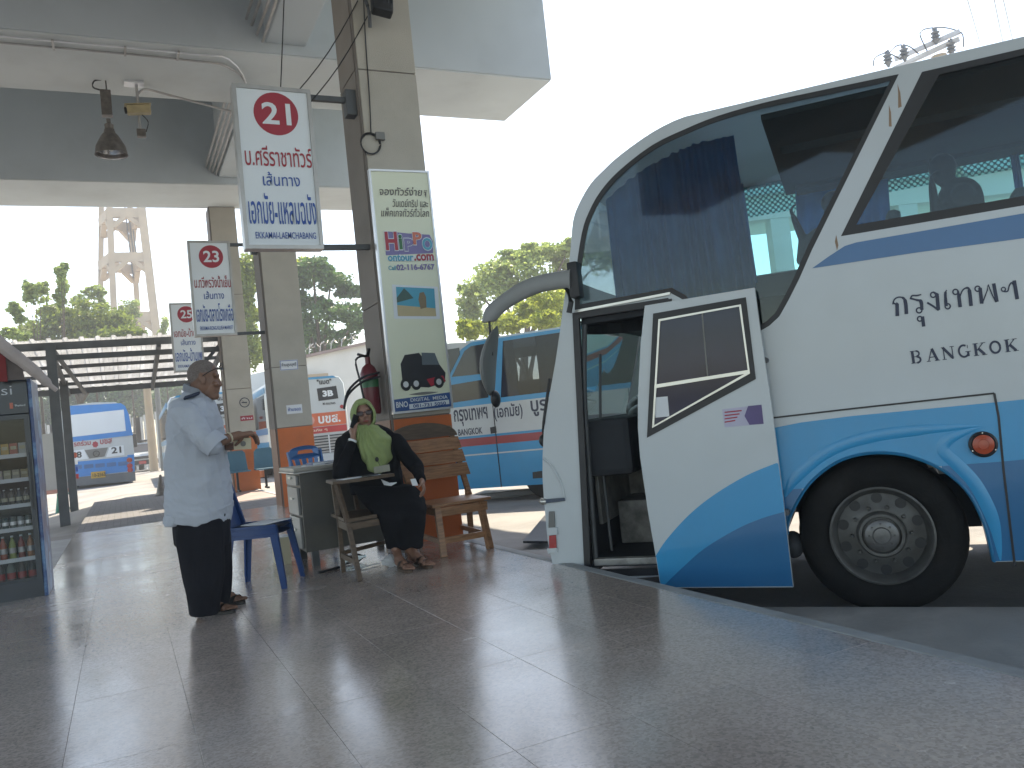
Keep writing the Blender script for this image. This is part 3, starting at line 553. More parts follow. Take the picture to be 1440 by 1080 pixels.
# rubber seams
def seam(pts, wd=.011, px=True, name='panel_seam', mat=None):
    q = SL(pts) if px else pts; bm = nb()
    for a, b in zip(q, q[1:]): bar(bm, (a[0], .002, a[1]), (b[0], .002, b[1]), wd, .008, upv=Vector((0, 1, 0)))
    return part(name, bm, mat or m_black, bus, local=True)
seam([(1070, 589.5), (1200, 574.5), (1398, 553)]); seam([(1398, 553), (1404, 585), (1411, 660), (1427, 796)], .013)
for k in range(3):
    s0 = S(1427, 796)[0]-1.6*(k+1); seam([(s0, SK), (s0, 1.32)], .013, px=False)
# window glass and black borders
g1 = SL(glass1_px); cg = (sum(p[0] for p in g1)/len(g1), sum(p[1] for p in g1)/len(g1))
def inset(pl, d):
    n = len(pl); a = sum(pl[i][0]*pl[(i+1) % n][1]-pl[(i+1) % n][0]*pl[i][1] for i in range(n)); sg = 1 if a > 0 else -1; o = []
    for i in range(n):
        p0 = Vector(pl[i-1]); p = Vector(pl[i]); p2 = Vector(pl[(i+1) % n]); e1 = (p-p0).normalized(); e2 = (p2-p).normalized()
        nn = (Vector((-e1.y, e1.x))+Vector((-e2.y, e2.x))); nn = nn/max(.6, nn.length**2/2); o.append((p.x+sg*nn.x*d, p.y+sg*nn.y*d))
    return o
bplate('window_border', g1, -.012, -.002, m_black, px=False, holes=[inset(g1, .035)])
bplate('front_side_window', g1, -.020, -.014, m_glass_bus, px=False)
zi = S(1204, 316)[1]; w2i = [(sA-.09, wt-.06), (S(1204, 316)[0], zi), (REAR+.75, zi), (REAR+.75, wt-.06)]
bplate('window_border', win2, -.012, -.002, m_black, px=False, holes=[w2i]); bplate('side_window', win2, -.020, -.014, m_glass_bus, px=False)
bplate('window_rail', [(810, 440), (943, 414.5), (943, 411), (810, 436.5)], -.001, .02, m_chrome)
bplate('gutter', [(812, 448), (945, 426), (945, 420), (811, 441)], -.001, .012, m_black)
# rust streaks on the slanted pillar
m_rust = M('rust_streak', (.30, .20, .13), .7, var=.2)
for q in ([(1262, 118), (1266, 130), (1268, 150), (1263, 152), (1263, 132)], [(1250, 147), (1253, 158), (1254, 178), (1250, 178), (1250, 158)], [(1176, 330), (1179, 345), (1177, 352), (1174, 340)]):
    bplate('rust_mark', q, .0004, .001, m_rust)
# roof, nose and windscreen shells
def off_prof(i, o):
    p = Vector(prof[i]); a = Vector(prof[max(i-1, 0)]); b = Vector(prof[min(i+1, len(prof)-1)]); t = (b-a).normalized(); nn = Vector((t.y, -t.x)); nn = nn if nn.dot(Vector((1, .6))) > 0 else -nn
    return p+nn*o
ns = [0, -.04, -.12, -.3, -.7, -1.25, -1.8, -2.2, -2.38, -2.46, -2.5]
def crown(n): t = abs(n+1.25)/1.25; return .15*(1-t**3.2)
def shell(name, i0, i1, mat, k0=0, k1=None, th=.02):
    k1 = len(ns)-1 if k1 is None else k1; bm = nb(); gr = []
    for i in range(i0, i1+1):
        row = []
        for k in range(k0, k1+1): p = off_prof(i, crown(ns[k])); row.append(bm.verts.new((p.x, ns[k], p.y)))
        gr.append(row)
    for a, b in zip(gr, gr[1:]):
        for k in range(len(a)-1): bm.faces.new((a[k], a[k+1], b[k+1], b[k]))
    r = bmesh.ops.solidify(bm, geom=bm.faces[:], thickness=-th)
    return part(name, bm, mat, bus, local=True, smooth=True)
iw0 = next(i for i, p in enumerate(prof) if p[1] > 1.38); iw1 = next(i for i, p in enumerate(prof) if p[1] > 2.18); iu0 = next(i for i, p in enumerate(prof) if p[1] > 2.35); iu1 = next(i for i, p in enumerate(prof) if p[1] > 3.05)
shell('front_bumper', 0, iw0, m_bus_white); shell('windscreen', iw0, iw1, m_glass_teal, 1, len(ns)-2, .006); shell('front_cross_panel', iw1, iu0, m_bus_white); shell('upper_windscreen', iu0, iu1, m_glass_bus, 1, len(ns)-2, .006); shell('roof', iu1, len(prof)-1, m_bus_white)
for k0, k1 in ((0, 1), (len(ns)-2, len(ns)-1)): shell('corner_post', iw0, iw1, m_bus_white, k0, k1); shell('corner_post', iu0, iu1, m_bus_white, k0, k1)
# far side skin with window opening, floor, rear, inner panels
fzb = S(1180, 366, -2.46)[1]-.02; fzt = fzb+.86
far_out = [prof[0]]+prof[1:-1]+[(REAR, ZR), (REAR, SK)]+arch[::-1]+[(1.2, .30)]
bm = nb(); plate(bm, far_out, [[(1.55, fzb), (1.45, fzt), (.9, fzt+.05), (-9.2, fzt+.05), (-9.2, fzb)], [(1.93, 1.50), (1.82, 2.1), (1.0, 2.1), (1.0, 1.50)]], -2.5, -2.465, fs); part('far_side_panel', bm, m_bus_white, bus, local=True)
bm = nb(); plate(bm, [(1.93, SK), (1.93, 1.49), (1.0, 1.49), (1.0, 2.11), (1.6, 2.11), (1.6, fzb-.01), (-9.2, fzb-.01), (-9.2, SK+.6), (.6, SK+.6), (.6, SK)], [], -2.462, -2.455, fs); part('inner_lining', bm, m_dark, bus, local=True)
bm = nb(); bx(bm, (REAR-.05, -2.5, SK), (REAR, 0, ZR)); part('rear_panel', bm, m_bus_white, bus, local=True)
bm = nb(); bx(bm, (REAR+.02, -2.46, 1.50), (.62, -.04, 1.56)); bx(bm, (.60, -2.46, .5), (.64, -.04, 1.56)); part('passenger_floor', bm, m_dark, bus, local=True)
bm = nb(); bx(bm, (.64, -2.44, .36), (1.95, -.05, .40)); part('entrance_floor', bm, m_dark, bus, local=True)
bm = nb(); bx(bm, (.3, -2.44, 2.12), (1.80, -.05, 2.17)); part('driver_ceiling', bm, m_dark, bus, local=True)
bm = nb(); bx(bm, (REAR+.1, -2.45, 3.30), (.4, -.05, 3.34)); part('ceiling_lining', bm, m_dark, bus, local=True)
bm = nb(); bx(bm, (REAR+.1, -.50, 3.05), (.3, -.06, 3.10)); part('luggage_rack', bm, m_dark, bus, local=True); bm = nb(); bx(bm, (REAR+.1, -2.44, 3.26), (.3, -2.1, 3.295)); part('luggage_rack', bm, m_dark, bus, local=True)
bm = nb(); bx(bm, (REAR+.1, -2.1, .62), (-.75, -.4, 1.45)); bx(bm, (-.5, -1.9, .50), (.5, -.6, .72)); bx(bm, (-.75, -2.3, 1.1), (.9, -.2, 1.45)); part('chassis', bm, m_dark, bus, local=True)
# stepwell, inner wall, dash, steering wheel
m_inner = M('scuffed_inner_panel', (.30, .29, .27), .45, .3, var=.3, scale=7, dirt=(.03, .03, .03), dscale=6, damt=.7)
bm = nb(); bx(bm, (.66, -1.3, .30), (2.0, -1.26, 1.10), bev=.01); part('stepwell_wall', bm, m_inner, bus, local=True)
bm = nb(); bx(bm, (1.895, -2.0, .62), (1.925, -.35, 1.06), bev=.006); part('stepwell_panel', bm, m_inner, bus, local=True)
bm = nb(); bx(bm, (1.50, -1.24, .40), (1.88, -.75, .74), bev=.012); part('step', bm, m_inner, bus, local=True)
bm = nb(); bx(bm, (.66, -1.2, .40), (1.16, -.14, .66), bev=.012); part('step', bm, m_inner, bus, local=True)
bm = nb(); bx(bm, (1.15, -.10, .37), (1.9, -.03, .42), bev=.008); part('door_sill', bm, m_inner, bus, local=True)
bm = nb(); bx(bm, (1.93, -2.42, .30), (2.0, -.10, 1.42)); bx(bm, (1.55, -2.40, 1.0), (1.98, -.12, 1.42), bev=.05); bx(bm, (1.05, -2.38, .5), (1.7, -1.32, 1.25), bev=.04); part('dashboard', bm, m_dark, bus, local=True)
bm = nb(); ell(bm, (1.72, -1.65, 1.44), (.22, .35, .16)); ell(bm, (1.60, -1.0, 1.42), (.16, .3, .09)); part('dash_cover', bm, m_black, bus, local=True, smooth=True)
bm = nb(); rt = Matrix.Rotation(R(-55), 3, 'Y'); cs = Vector((1.42, -1.85, 1.62)); tube(bm, [cs+rt @ Vector((.24*math.cos(a), .24*math.sin(a), 0)) for a in np.linspace(0, 6.2832, 25)], .015, 7, caps=False)
for a in (.5, 2.6, 4.7): tube(bm, [cs, cs+rt @ Vector((.24*math.cos(a), .24*math.sin(a), 0))], .012, 6)
tube(bm, [cs, cs+Vector((.25, 0, -.35))], .03, 8); part('steering_wheel', bm, m_black, bus, local=True, smooth=True)
bm = nb(); tube(bm, smoothpath([(1.80, -.18, .45), (1.80, -.20, 1.2), (1.74, -.24, 1.9)], 4), .011, 8); part('grab_rail', bm, m_steel, bus, local=True, smooth=True)
# rubber frame round the door opening
dd = [(p[0], p[1]) for p in dh]; do = inset(dd, -.035)
bm = nb(); plate(bm, do, [inset(dd, .012)], -.03, .008, fs); part('door_rubber', bm, m_black, bus, local=True)
bm = nb(); a = Vector((dh[0][0]-.03, -.08, dh[0][1])); b = Vector((dh[3][0]-.03, -.08, dh[3][1])); tube(bm, smoothpath([a, a.lerp(b, .3)+Vector((.03, 0, 0)), a.lerp(b, .6)+Vector((.02, 0, 0)), b], 3), .02, 8); part('door_jamb', bm, m_steel, bus, local=True, smooth=True)
# open plug door (parts parented to the coach, one level deeper)
DN = .13
door_o = spl([(906.7, 429.8), (1060.9, 404.4)], 1)+[(1069, 464), (1086.7, 584.4), (1100, 691), (1115.6, 825.8), (929, 826.7), (922, 782), (911, 718), (900, 642), (897, 602), (897, 558), (901, 482)]
wo = [(918.7, 441), (1049, 418), (1063, 533), (910, 615.6)]
bm = nb(); plate(bm, SL(door_o, DN), [SL(wo, DN)], DN-.05, DN, fs); door = part('entrance_door', bm, m_bus_white, bus, local=True)
bplate('door_window_rubber', wo, DN-.02, DN+.006, m_black, door, holes=[[(926, 449), (1042, 428), (1055, 527), (917, 603)]], off=DN)
bplate('door_window', [(924, 447), (1044, 426), (1057, 529), (915, 605)], DN-.016, DN-.008, M('door_glass', (.012, .018, .05), .06, var=.2, scale=3, spec=.35), door, off=DN)
bplate('door_window_trim', [(926, 449), (1042, 428), (1055, 525), (917, 602)], DN-.008, DN+.004, m_chrome, door, holes=[[(928.5, 451.5), (1039.5, 431), (1052, 523), (920, 598)]], off=DN)
bplate('door_window_bar', [(917, 541.5), (1054, 520), (1055, 524.5), (917, 546.5)], DN-.008, DN+.005, m_chrome, door, off=DN)
bplate('door_window_bar', [(986, 437), (988, 437), (996, 528), (994, 529)], DN-.012, DN-.002, m_grey, door, off=DN)
lc = spl([(922, 782), (938, 758), (969, 724), (1004, 696), (1049, 669), (1092, 651)], 4)
dc = spl([(933, 824), (960, 798), (991, 771), (1036, 744), (1071, 729), (1101.5, 720)], 4)
bplate('light_blue_stripe', lc+[(1094.5, 652), (1102, 707), (1103.0, 720)]+dc[::-1]+[(929.5, 825.5), (923, 783)], DN+.0004, DN+.002, m_bus_light, door, off=DN)
bplate('dark_blue_stripe', dc+[(1103.0, 720), (1115, 824.5), (932, 825.8)], DN+.0004, DN+.0021, m_bus_dark, door, off=DN)
st = bplate('door_sticker', [(1015.5, 575.5), (1071, 569), (1074, 596), (1019, 601)], DN+.0005, DN+.0015, M('lilac_sticker', (.45, .44, .56), .4, var=.08), door, off=DN)
bplate('sticker_band', [(1052, 571), (1071, 569), (1074, 596), (1054, 597.5), (1047, 585)], DN+.0016, DN+.0025, M('violet_print', (.10, .07, .20), .4), door, off=DN)
for k in range(4):
    bplate('sticker_line', [(1019, 579+4.6*k), (1043-3*k, 576.5+4.6*k), (1043-3*k, 578.3+4.6*k), (1019, 580.8+4.6*k)], DN+.0016, DN+.0022, m_red_print, door, off=DN)
bplate('paper_pass', [(919, 559), (938.5, 557.5), (941, 585.5), (921.5, 587.5)], DN-.007, DN-.005, m_paper, door, off=DN)
bm = nb(); hp = S(1098, 700, DN); tube(bm, [(hp[0]-.02, .02, .7), (hp[0]-.02, DN-.05, .7)], .02, 8); tube(bm, [(hp[0]-.0, .02, 1.7), (hp[0]-.0, DN-.05, 1.7)], .02, 8); part('door_arm', bm, m_steel, bus, local=True)
# flared wheel arch ridges
m_flare = m_bus_light  # stays light blue over the dark band, a painted highlight on the ridge
def ridge(px, rad, nm):
    q = SL(px); pts = smoothpath([(s, 0, z) for s, z in q], 5); n = len(pts); bm = nb()
    for i, p in enumerate(pts): pass
    rings = []
    for i, p in enumerate(pts):
        t = (pts[min(i+1, n-1)]-pts[max(i-1, 0)]).normalized(); u = Vector((-t.z, 0, t.x)); r = rad*math.sin(math.pi*min(1, (i+.6)/(n*.25))/2)*math.sin(math.pi*min(1, (n-i-.4)/(n*.25))/2)
        rings.append([p+u*(r*4.2*math.cos(a))+Vector((0, .0028+.55*r*math.sin(a)**2, 0)) for a in np.linspace(0, math.pi, 9)])
    loft(bm, rings, close=False); bmesh.ops.recalc_face_normals(bm, faces=bm.faces); return part(nm, bm, m_flare, bus, local=True, smooth=True, split=80)
ridge([(1104, 699), (1113, 680), (1127, 664), (1157, 640), (1193, 623), (1243, 611), (1302, 604), (1381, 598.5)], .009, 'wheel_arch_ridge')
ridge([(1378, 601), (1345, 612), (1329, 622), (1328, 636), (1347, 654), (1370, 679), (1388, 711), (1400, 744), (1407, 788)], .009, 'wheel_arch_ridge')
# wheel arch lip + wells
q = [(s, z) for s, z in arch[1:-1]]; bm = nb(); rings = []
for s, z in q:
    d = Vector((s, 0, z-.5)).normalized(); rings.append([Vector((s, .003, z))+d*.016, Vector((s, .009, z))+d*.006, Vector((s, .006, z))-d*.003, Vector((s, -.05, z))-d*.004])
loft(bm, rings, close=False); bmesh.ops.solidify(bm, geom=bm.faces[:], thickness=.004); part('wheel_arch_lip', bm, m_bus_light, bus, local=True, smooth=True)
bm = nb(); rings = [[Vector((s, -.036, z+.004)), Vector((s, -.50, z+.004))] for s, z in q if z > .8]; loft(bm, rings, close=False); bmesh.ops.solidify(bm, geom=bm.faces[:], thickness=.01); part('wheel_well', bm, m_dark, bus, local=True)
# wheels
def wheel(s, n, sign):
    bm = nb(); ax = Vector((0, sign, 0)); c = Vector((s, n, .505))
    lathe(bm, [(.30, -.26), (.44, -.27), (.487, -.24), (.502, -.20), (.505, -.14), (.502, -.07), (.487, -.03), (.44, .0), (.37, .006), (.32, -.008), (.30, -.02), (.30, -.26)], c, ax, 56, caps=False)
    return part('wheel', bm, m_rubber, bus, local=True, smooth=True, split=50)
def wheel_parts(wh, s, n, sign):
    ax = Vector((0, sign, 0)); c = Vector((s, n, .505))
    bm = nb(); lathe(bm, [(.303, -.03), (.312, .010), (.300, .016), (.288, .004), (.275, -.05), (.262, -.085), (.20, -.075), (.165, -.055), (.150, -.055), (.145, -.06)], c, ax, 56, caps=False); part('rim', bm, m_rim, wh, local=True, smooth=True)
    bm = nb(); lathe(bm, [(.148, -.07), (.146, -.02), (.135, -.005), (.118, -.005), (.11, -.03), (.10, -.03)], c, ax, 32); part('hub_ring', bm, m_rim, wh, local=True, smooth=True)
    bm = nb(); lathe(bm, [(.10, -.03), (.10, .0), (.092, .006), (.055, .008), (.05, .02), (.001, .024)], c, ax, 32); part('hub', bm, M('worn_hub', (.15, .15, .15), .4, .7, var=.2, scale=20), wh, local=True, smooth=True)
    for k in range(10):
        a = 2*math.pi*k/10+.3; p = c+Vector((.232*math.cos(a), 0, .232*math.sin(a)))
        bm = nb(); lathe(bm, [(.034, -.005), (.034, .004)], p+ax*-.079, ax, 16); bmesh.ops.scale(bm, vec=(1, 1, 1), verts=bm.verts); part('rim_hole', bm, m_black, wh, local=True)
        a += .31; p = c+Vector((.178*math.cos(a), 0, .178*math.sin(a)))
        bm = nb(); lathe(bm, [(.013, 0), (.013, .018), (.008, .03), (.001, .032)], p+ax*-.062, ax, 6); part('wheel_nut', bm, m_rim, wh, local=True)
    for k in range(8):
        a = 2*math.pi*k/8; p = c+Vector((.075*math.cos(a), 0, .075*math.sin(a))); bm = nb(); lathe(bm, [(.007, 0), (.006, .012)], p+ax*.004, ax, 6); part('hub_bolt', bm, m_rim, wh, local=True)
hs = S(1241, 759)[0]
wh = wheel(hs, -.05, 1); wheel_parts(wh, hs, -.05, 1); wheel(hs, -2.45, -1); wheel(-6.0, -.05, 1); wheel(-6.0, -2.45, -1)
bm = nb(); tube(bm, [(hs, -.3, .5), (hs, -2.2, .5)], .08, 12); ell(bm, (hs+.55, -.16, .45), (.07, .12, .09)); box(bm, (hs-.55, -.7, .62), (.35, .5, .3)); part('axle', bm, m_dark, bus, local=True, smooth=True)
# lamps and bumper details
c2 = S(1382, 624.6); bm = nb(); lathe(bm, [(.078, 0), (.078, .022), (.066, .03), (.060, .024)], (c2[0], .002, c2[1]), (0, 1, 0), 32); part('lamp_bezel', bm, m_black, bus, local=True, smooth=True)
bm = nb(); lathe(bm, [(.060, .012), (.058, .030), (.03, .038), (.028, .034), (.001, .036)], (c2[0], .002, c2[1]), (0, 1, 0), 32); part('side_indicator', bm, m_amber, bus, local=True, smooth=True)
for k in range(3):
    a = 2*math.pi*k/3-.5; bm = nb(); lathe(bm, [(.005, 0), (.004, .004)], (c2[0]+.070*math.cos(a), .028, c2[1]+.070*math.sin(a)), (0, 1, 0), 8); part('screw', bm, m_chrome, bus, local=True)
bplate('bumper_trim', [(764, 702), (794, 699.5), (795, 704), (765, 708)], .0, .02, M('dark_blue_trim', (.03, .05, .09), .3), smooth=False)
bm = nb(); p = S(766, 705); ell(bm, (p[0]+.01, -.0, p[1]), (.035, .03, .025)); part('trim_end', bm, m_chrome, bus, local=True, smooth=True)
bplate('corner_lamp', [(772.5, 719), (780, 719), (781, 741), (772, 742)], -.0, .012, m_grey); bplate('corner_reflector', [(773, 753), (782, 752), (783, 770), (773, 771)], -.0, .014, m_red_lens)
bplate('bumper_step', [(770, 742), (784, 741), (785, 751), (771, 752)], -.0, .02, m_bus_white); bplate('bumper_step', [(770, 771), (784, 770), (785, 776), (772, 778)], -.0, .018, m_bus_white)
bm = nb(); tube(bm, smoothpath([Vector((*S(763, 643), 0)).xzy if False else Vector((S(x, y)[0], .004, S(x, y)[1])) for x, y in [(764, 644), (775, 654), (786, 672), (792, 688), (794, 700)]], 4), .009, 7); part('bumper_crease', bm, m_bus_white, bus, local=True, smooth=True)
# door side interior shade cloth at top of opening
bm = nb(); t0 = S(816, 452, -.25); t1 = S(945, 432, -.25)
rings = []
for u in np.linspace(0, 1, 15):
    s = t0[0]+(t1[0]-t0[0])*u; rings.append([Vector((s, -.25+.015*math.sin(u*25), t0[1]-.0)), Vector((s, -.27+.015*math.sin(u*25), t0[1]-.10-.03*math.sin(u*3)))])
loft(bm, rings, close=False); bmesh.ops.solidify(bm, geom=bm.faces[:], thickness=.003); part('sun_visor', bm, m_dark, bus, local=True)
# mirror arm and mirror
def armpt(x, y): p = S(x, y, .10); return Vector((p[0], .10, p[1]))
up_ = [(803, 377), (797, 380), (766, 385), (733, 396), (704, 415), (683, 434), (678, 454)]; dn = [(803, 409), (797, 406), (778, 408), (756, 413), (732, 424), (711, 437), (697, 451)]
bm = nb(); rings = []
U2 = smoothpath([armpt(*p) for p in up_], 4); D2 = smoothpath([armpt(*p) for p in dn], 4)
for a, b in zip(U2, D2):
    c = (a+b)/2; hv = (a-b)/2; rings.append([c+hv*math.cos(t)+Vector((0, .045*math.sin(t), 0)) for t in np.linspace(0, 2*math.pi, 14, endpoint=False)])
loft(bm, rings); arm = part('mirror_arm', bm, M('grey_mirror_arm', (.26, .27, .265), .5, var=.1), bus, local=True, smooth=True)
bm = nb(); p = armpt(803, 394); box(bm, p+Vector((-.02, -.04, 0)), (.08, .12, .26), bev=.02); tube(bm, [armpt(797, 405), armpt(803, 425), armpt(800, 440)], .02, 7); part('arm_bracket', bm, m_black, arm, local=True, smooth=True); bm = nb(); tube(bm, [armpt(688, 452), armpt(690, 480), armpt(692, 500)], .009, 7); part('mirror_rod', bm, m_black, arm, local=True, smooth=True)
mt_, mb_ = armpt(701, 457), armpt(694, 560); bm = nb(); rings = []
for t in np.linspace(0, 1, 15):
    c = mt_.lerp(mb_, t)+Vector((.045*math.sin(math.pi*t)+.01, 0, 0)); r = max(.004, math.sin(math.pi*t)**.6); rings.append([c+Vector((.055*r*math.cos(a)*(1 if math.cos(a) > 0 else .35), .13*r*math.sin(a), 0)) for a in np.linspace(0, 2*math.pi, 14, endpoint=False)])
loft(bm, rings); part('mirror', bm, M('mirror_housing', (.15, .16, .155), .45, var=.1), bus, local=True, smooth=True)
p = armpt(697, 561); bm = nb(); ell(bm, p, (.028, .07, .065)); part('lower_mirror', bm, m_black, bus, local=True, smooth=True)
bm = nb(); p = S(762, 620); ell(bm, (p[0], -.05, p[1]), (.04, .04, .05)); tube(bm, smoothpath([(p[0]-.01, -.03, p[1]+.05), (p[0]-.03, .0, p[1]+.13), (p[0]-.11, -.01, p[1]+.45)], 4), .012, 6); part('wiper', bm, m_black, bus, local=True, smooth=True)
# bus lettering: Thai city name drawn as brushed strokes, then serif BANGKOK
def L4(x, y): return (1140+x/3.857, 340+y/3.857)
def stroke(pts, w, cls=False):
    pts = [Vector(p) for p in pts]; n = len(pts); A = []; B = []
    for i, p in enumerate(pts):
        a = pts[(i-1) % n] if cls else pts[max(i-1, 0)]; b = pts[(i+1) % n] if cls else pts[min(i+1, n-1)]; t = (b-a).normalized(); nn = Vector((-t.y, t.x))*(w[i] if isinstance(w, list) else w)/2; A.append(p+nn); B.append(p-nn)
    return A, B
def sstroke(bm, pts, w, n=.0035, sm=True, cls=False):
    P = [Vector((*p, 0)) for p in pts]
    if sm and len(P) > 2: P = smoothpath(P, 4)
    P2 = [(p.x, p.y) for p in P]; W_ = w if not isinstance(w, list) else [w[min(len(w)-1, int(i/(len(P2))*len(w)))] for i in range(len(P2))]
    A, B = stroke(P2, W_, cls); A = [S(*L4(*p)) for p in A]; B = [S(*L4(*p)) for p in B]; m = len(A)
    va = [bm.verts.new((p[0], n, p[1])) for p in A]; vb = [bm.verts.new((p[0], n, p[1])) for p in B]
    for i in range(m if cls else m-1): j = (i+1) % m; bm.faces.new((va[i], va[j], vb[j], vb[i]))
def sring(bm, cx, cy, rx, ry, w, n=.0036): sstroke(bm, [(cx+rx*math.cos(a), cy+ry*math.sin(a)) for a in np.linspace(0, 6.2832, 18, endpoint=False)], w, n, sm=False, cls=True)
def letter(*fn):
    bm = nb(); [f_(bm) for f_ in fn]; return part('lettering', bm, m_navy_print, bus, local=True)
SK_ = lambda pts, w, **k: (lambda bm: sstroke(bm, pts, w, **k)); RG = lambda *a: (lambda bm: sring(bm, *a))
letter(SK_([(445, 340), (455, 312), (480, 300), (505, 308), (515, 335), (519, 392)], [8, 8, 8, 14, 20, 20]), SK_([(468, 335), (470, 403)], 20, sm=False), SK_([(445, 330), (462, 338), (470, 330)], 9))
letter(SK_([(540, 312), (550, 293), (575, 292), (600, 286)], [9, 9, 9, 7]), SK_([(545, 308), (575, 316), (598, 325), (603, 370)], [10, 12, 20, 18]), RG(588, 372, 15, 14, 8), RG(592, 418, 13, 13, 8), SK_([(606, 405), (613, 460)], 19, sm=False))
letter(RG(664, 288, 14, 14, 8), SK_([(664, 272), (685, 285), (692, 370)], [9, 20, 21], sm=False), SK_([(632, 330), (668, 352), (694, 372)], 11))
letter(SK_([(737, 262), (730, 285), (735, 350)], [7, 15, 18]), RG(743, 350, 14, 14, 8))
letter(RG(785, 272, 14, 14, 8), SK_([(798, 265), (804, 300), (811, 355)], [10, 20, 20], sm=False), SK_([(808, 300), (825, 262), (852, 250), (862, 275), (870, 348)], [8, 8, 12, 20, 20]))
letter(RG(905, 255, 14, 14, 8), SK_([(918, 250), (928, 336)], 20, sm=False), SK_([(930, 336), (958, 262), (962, 232), (985, 290), (1005, 328)], [7, 7, 7, 7], sm=False), SK_([(992, 226), (1010, 326)], 20, sm=False))
letter(RG(1045, 258, 11, 11, 7), SK_([(1047, 270), (1068, 268), (1076, 240), (1088, 222), (1098, 232)], 8), SK_([(1103, 210), (1120, 312)], 21, sm=False))
GL = {'B': [[(0, 0), (.09, 0), (.09, 1), (0, 1)], 'v', .12, .17], }
def serif_word(u0, v0, u1, v1):
    """BANGKOK between baseline end points given in crop pixels"""
    word = 'BANGKOK'; cell = 1/7.0
    def strokes(ch):
        T, t, s = .19, .07, .05
        V = lambda x, a=0, b=1, w=T: ([(x, a), (x, b)], w)
        H = lambda y, a, b, w=s: ([(a, y), (b, y)], w)
        arc = lambda cx, cy, rx, ry, a0, a1, w, n=12: ([(cx+rx*math.cos(R(a0+(a1-a0)*i/n)), cy+ry*math.sin(R(a0+(a1-a0)*i/n))) for i in range(n+1)], w)
        if ch == 'B': return [V(.22), H(.03, .05, .55), H(.97, .05, .5), H(.52, .2, .5), arc(.48, .755, .22, .21, -90, 90, .12), arc(.48, .27, .27, .24, -90, 90, .14)]
        if ch == 'A': return [([(.5, 1), (.16, .03)], t), ([(.5, 1), (.82, .03)], T), H(.33, .27, .7, .06), H(.03, .02, .32), H(.03, .62, 1.0)]
        if ch == 'N': return [V(.18, w=t), V(.82, w=t), ([(.15, .97), (.82, .05)], T), H(.03, .03, .34), H(.97, .02, .26), H(.97, .66, .98)]
        if ch == 'G': return [arc(.5, .5, .36, .46, 60, 330, .14, 18), V(.80, .05, .42, .16), H(.43, .6, 1.0), V(.80, .68, .95, .05)]
        if ch == 'K': return [V(.22), H(.03, .03, .42), H(.97, .03, .42), ([(.3, .42), (.78, .95)], t), ([(.42, .55), (.84, .04)], T), H(.97, .62, .98), H(.03, .62, 1.02)]
        return [arc(.5, .5, .36, .45, 0, 360, .15, 22)]
    for i, ch in enumerate(word):
        bm = nb()
        for k, (pts, w) in enumerate(strokes(ch)):
            def mp(x, y, i=i): # cell coords -> crop px (slanted baseline, upright letters lean with the coach)
                tt = (i+x*.86+.04)*cell; return (u0+(u1-u0)*tt + (-10)*y, v0+(v1-v0)*tt - 68*y)
            wpx = w*78; sstroke(bm, [mp(x, y) for x, y in pts], wpx, .0033+.0002*k, sm=False)
        part('lettering', bm, m_navy_print, bus, local=True)
serif_word(540, 663, 1136, 590)
# curtains
m_curt = m_curtain
def curtain(s0, s1, n, ztop, zbot, name='curtain', amp=.03, k=14, mat=None, sh=0):
    bm = nb(); rings = []
    N = 60
    for i in range(N+1):
        u = i/N; s = s0+(s1-s0)*u; a = amp*math.sin(u*k*2*math.pi+1.3*math.sin(u*9))
        zt_ = ztop(s) if callable(ztop) else ztop
        rings.append([Vector((s+sh*(1-q), n+a*(.5+.8*(1-q))+.01*math.sin(u*31+q*5), zbot+(zt_-zbot)*q)) for q in np.linspace(1, 0, 7)])
    loft(bm, rings, close=False); bmesh.ops.solidify(bm, geom=bm.faces[:], thickness=.002); return part(name, bm, mat or m_curt, bus, local=True, smooth=True, split=180)
def roofz(s):
    for a, b in zip(prof[6:], prof[7:]):
        if b[0] <= s <= a[0] or a[0] <= s <= b[0]:
            t = (s-a[0])/(b[0]-a[0]+1e-9); return a[1]+(b[1]-a[1])*t-.16
    return 3.25
curtain(S(855, 320, -.12)[0], S(930, 320, -.12)[0], -.13, roofz, 2.20, k=5, amp=.03); curtain(S(925, 320, -.12)[0], S(990, 320, -.12)[0], -.16, roofz, 2.20, k=5, amp=.035); curtain(S(985, 320, -.12)[0], S(1047, 320, -.12)[0], -.13, roofz, 2.20, k=4, amp=.035, sh=-.03)
# far side: solid dark curtain with two gaps
gA0, gA1 = S(1052, 320, -2.4)[0], S(1126, 315, -2.4)[0]; gB0, gB1 = S(1257, 300, -2.4)[0], S(1416, 250, -2.4)[0]
for a, b, sh in ((1.62, gA0, -.03), (gA1, gB0, .05), (S(1424, 250, -2.4)[0], S(1436, 250, -2.4)[0], 0), (S(1560, 250, -2.4)[0], -6.0, 0)):
    curtain(a, b, -2.38, fzt+.15, fzb-.08, k=max(2, int(abs(b-a)*7)), amp=.025, sh=sh)
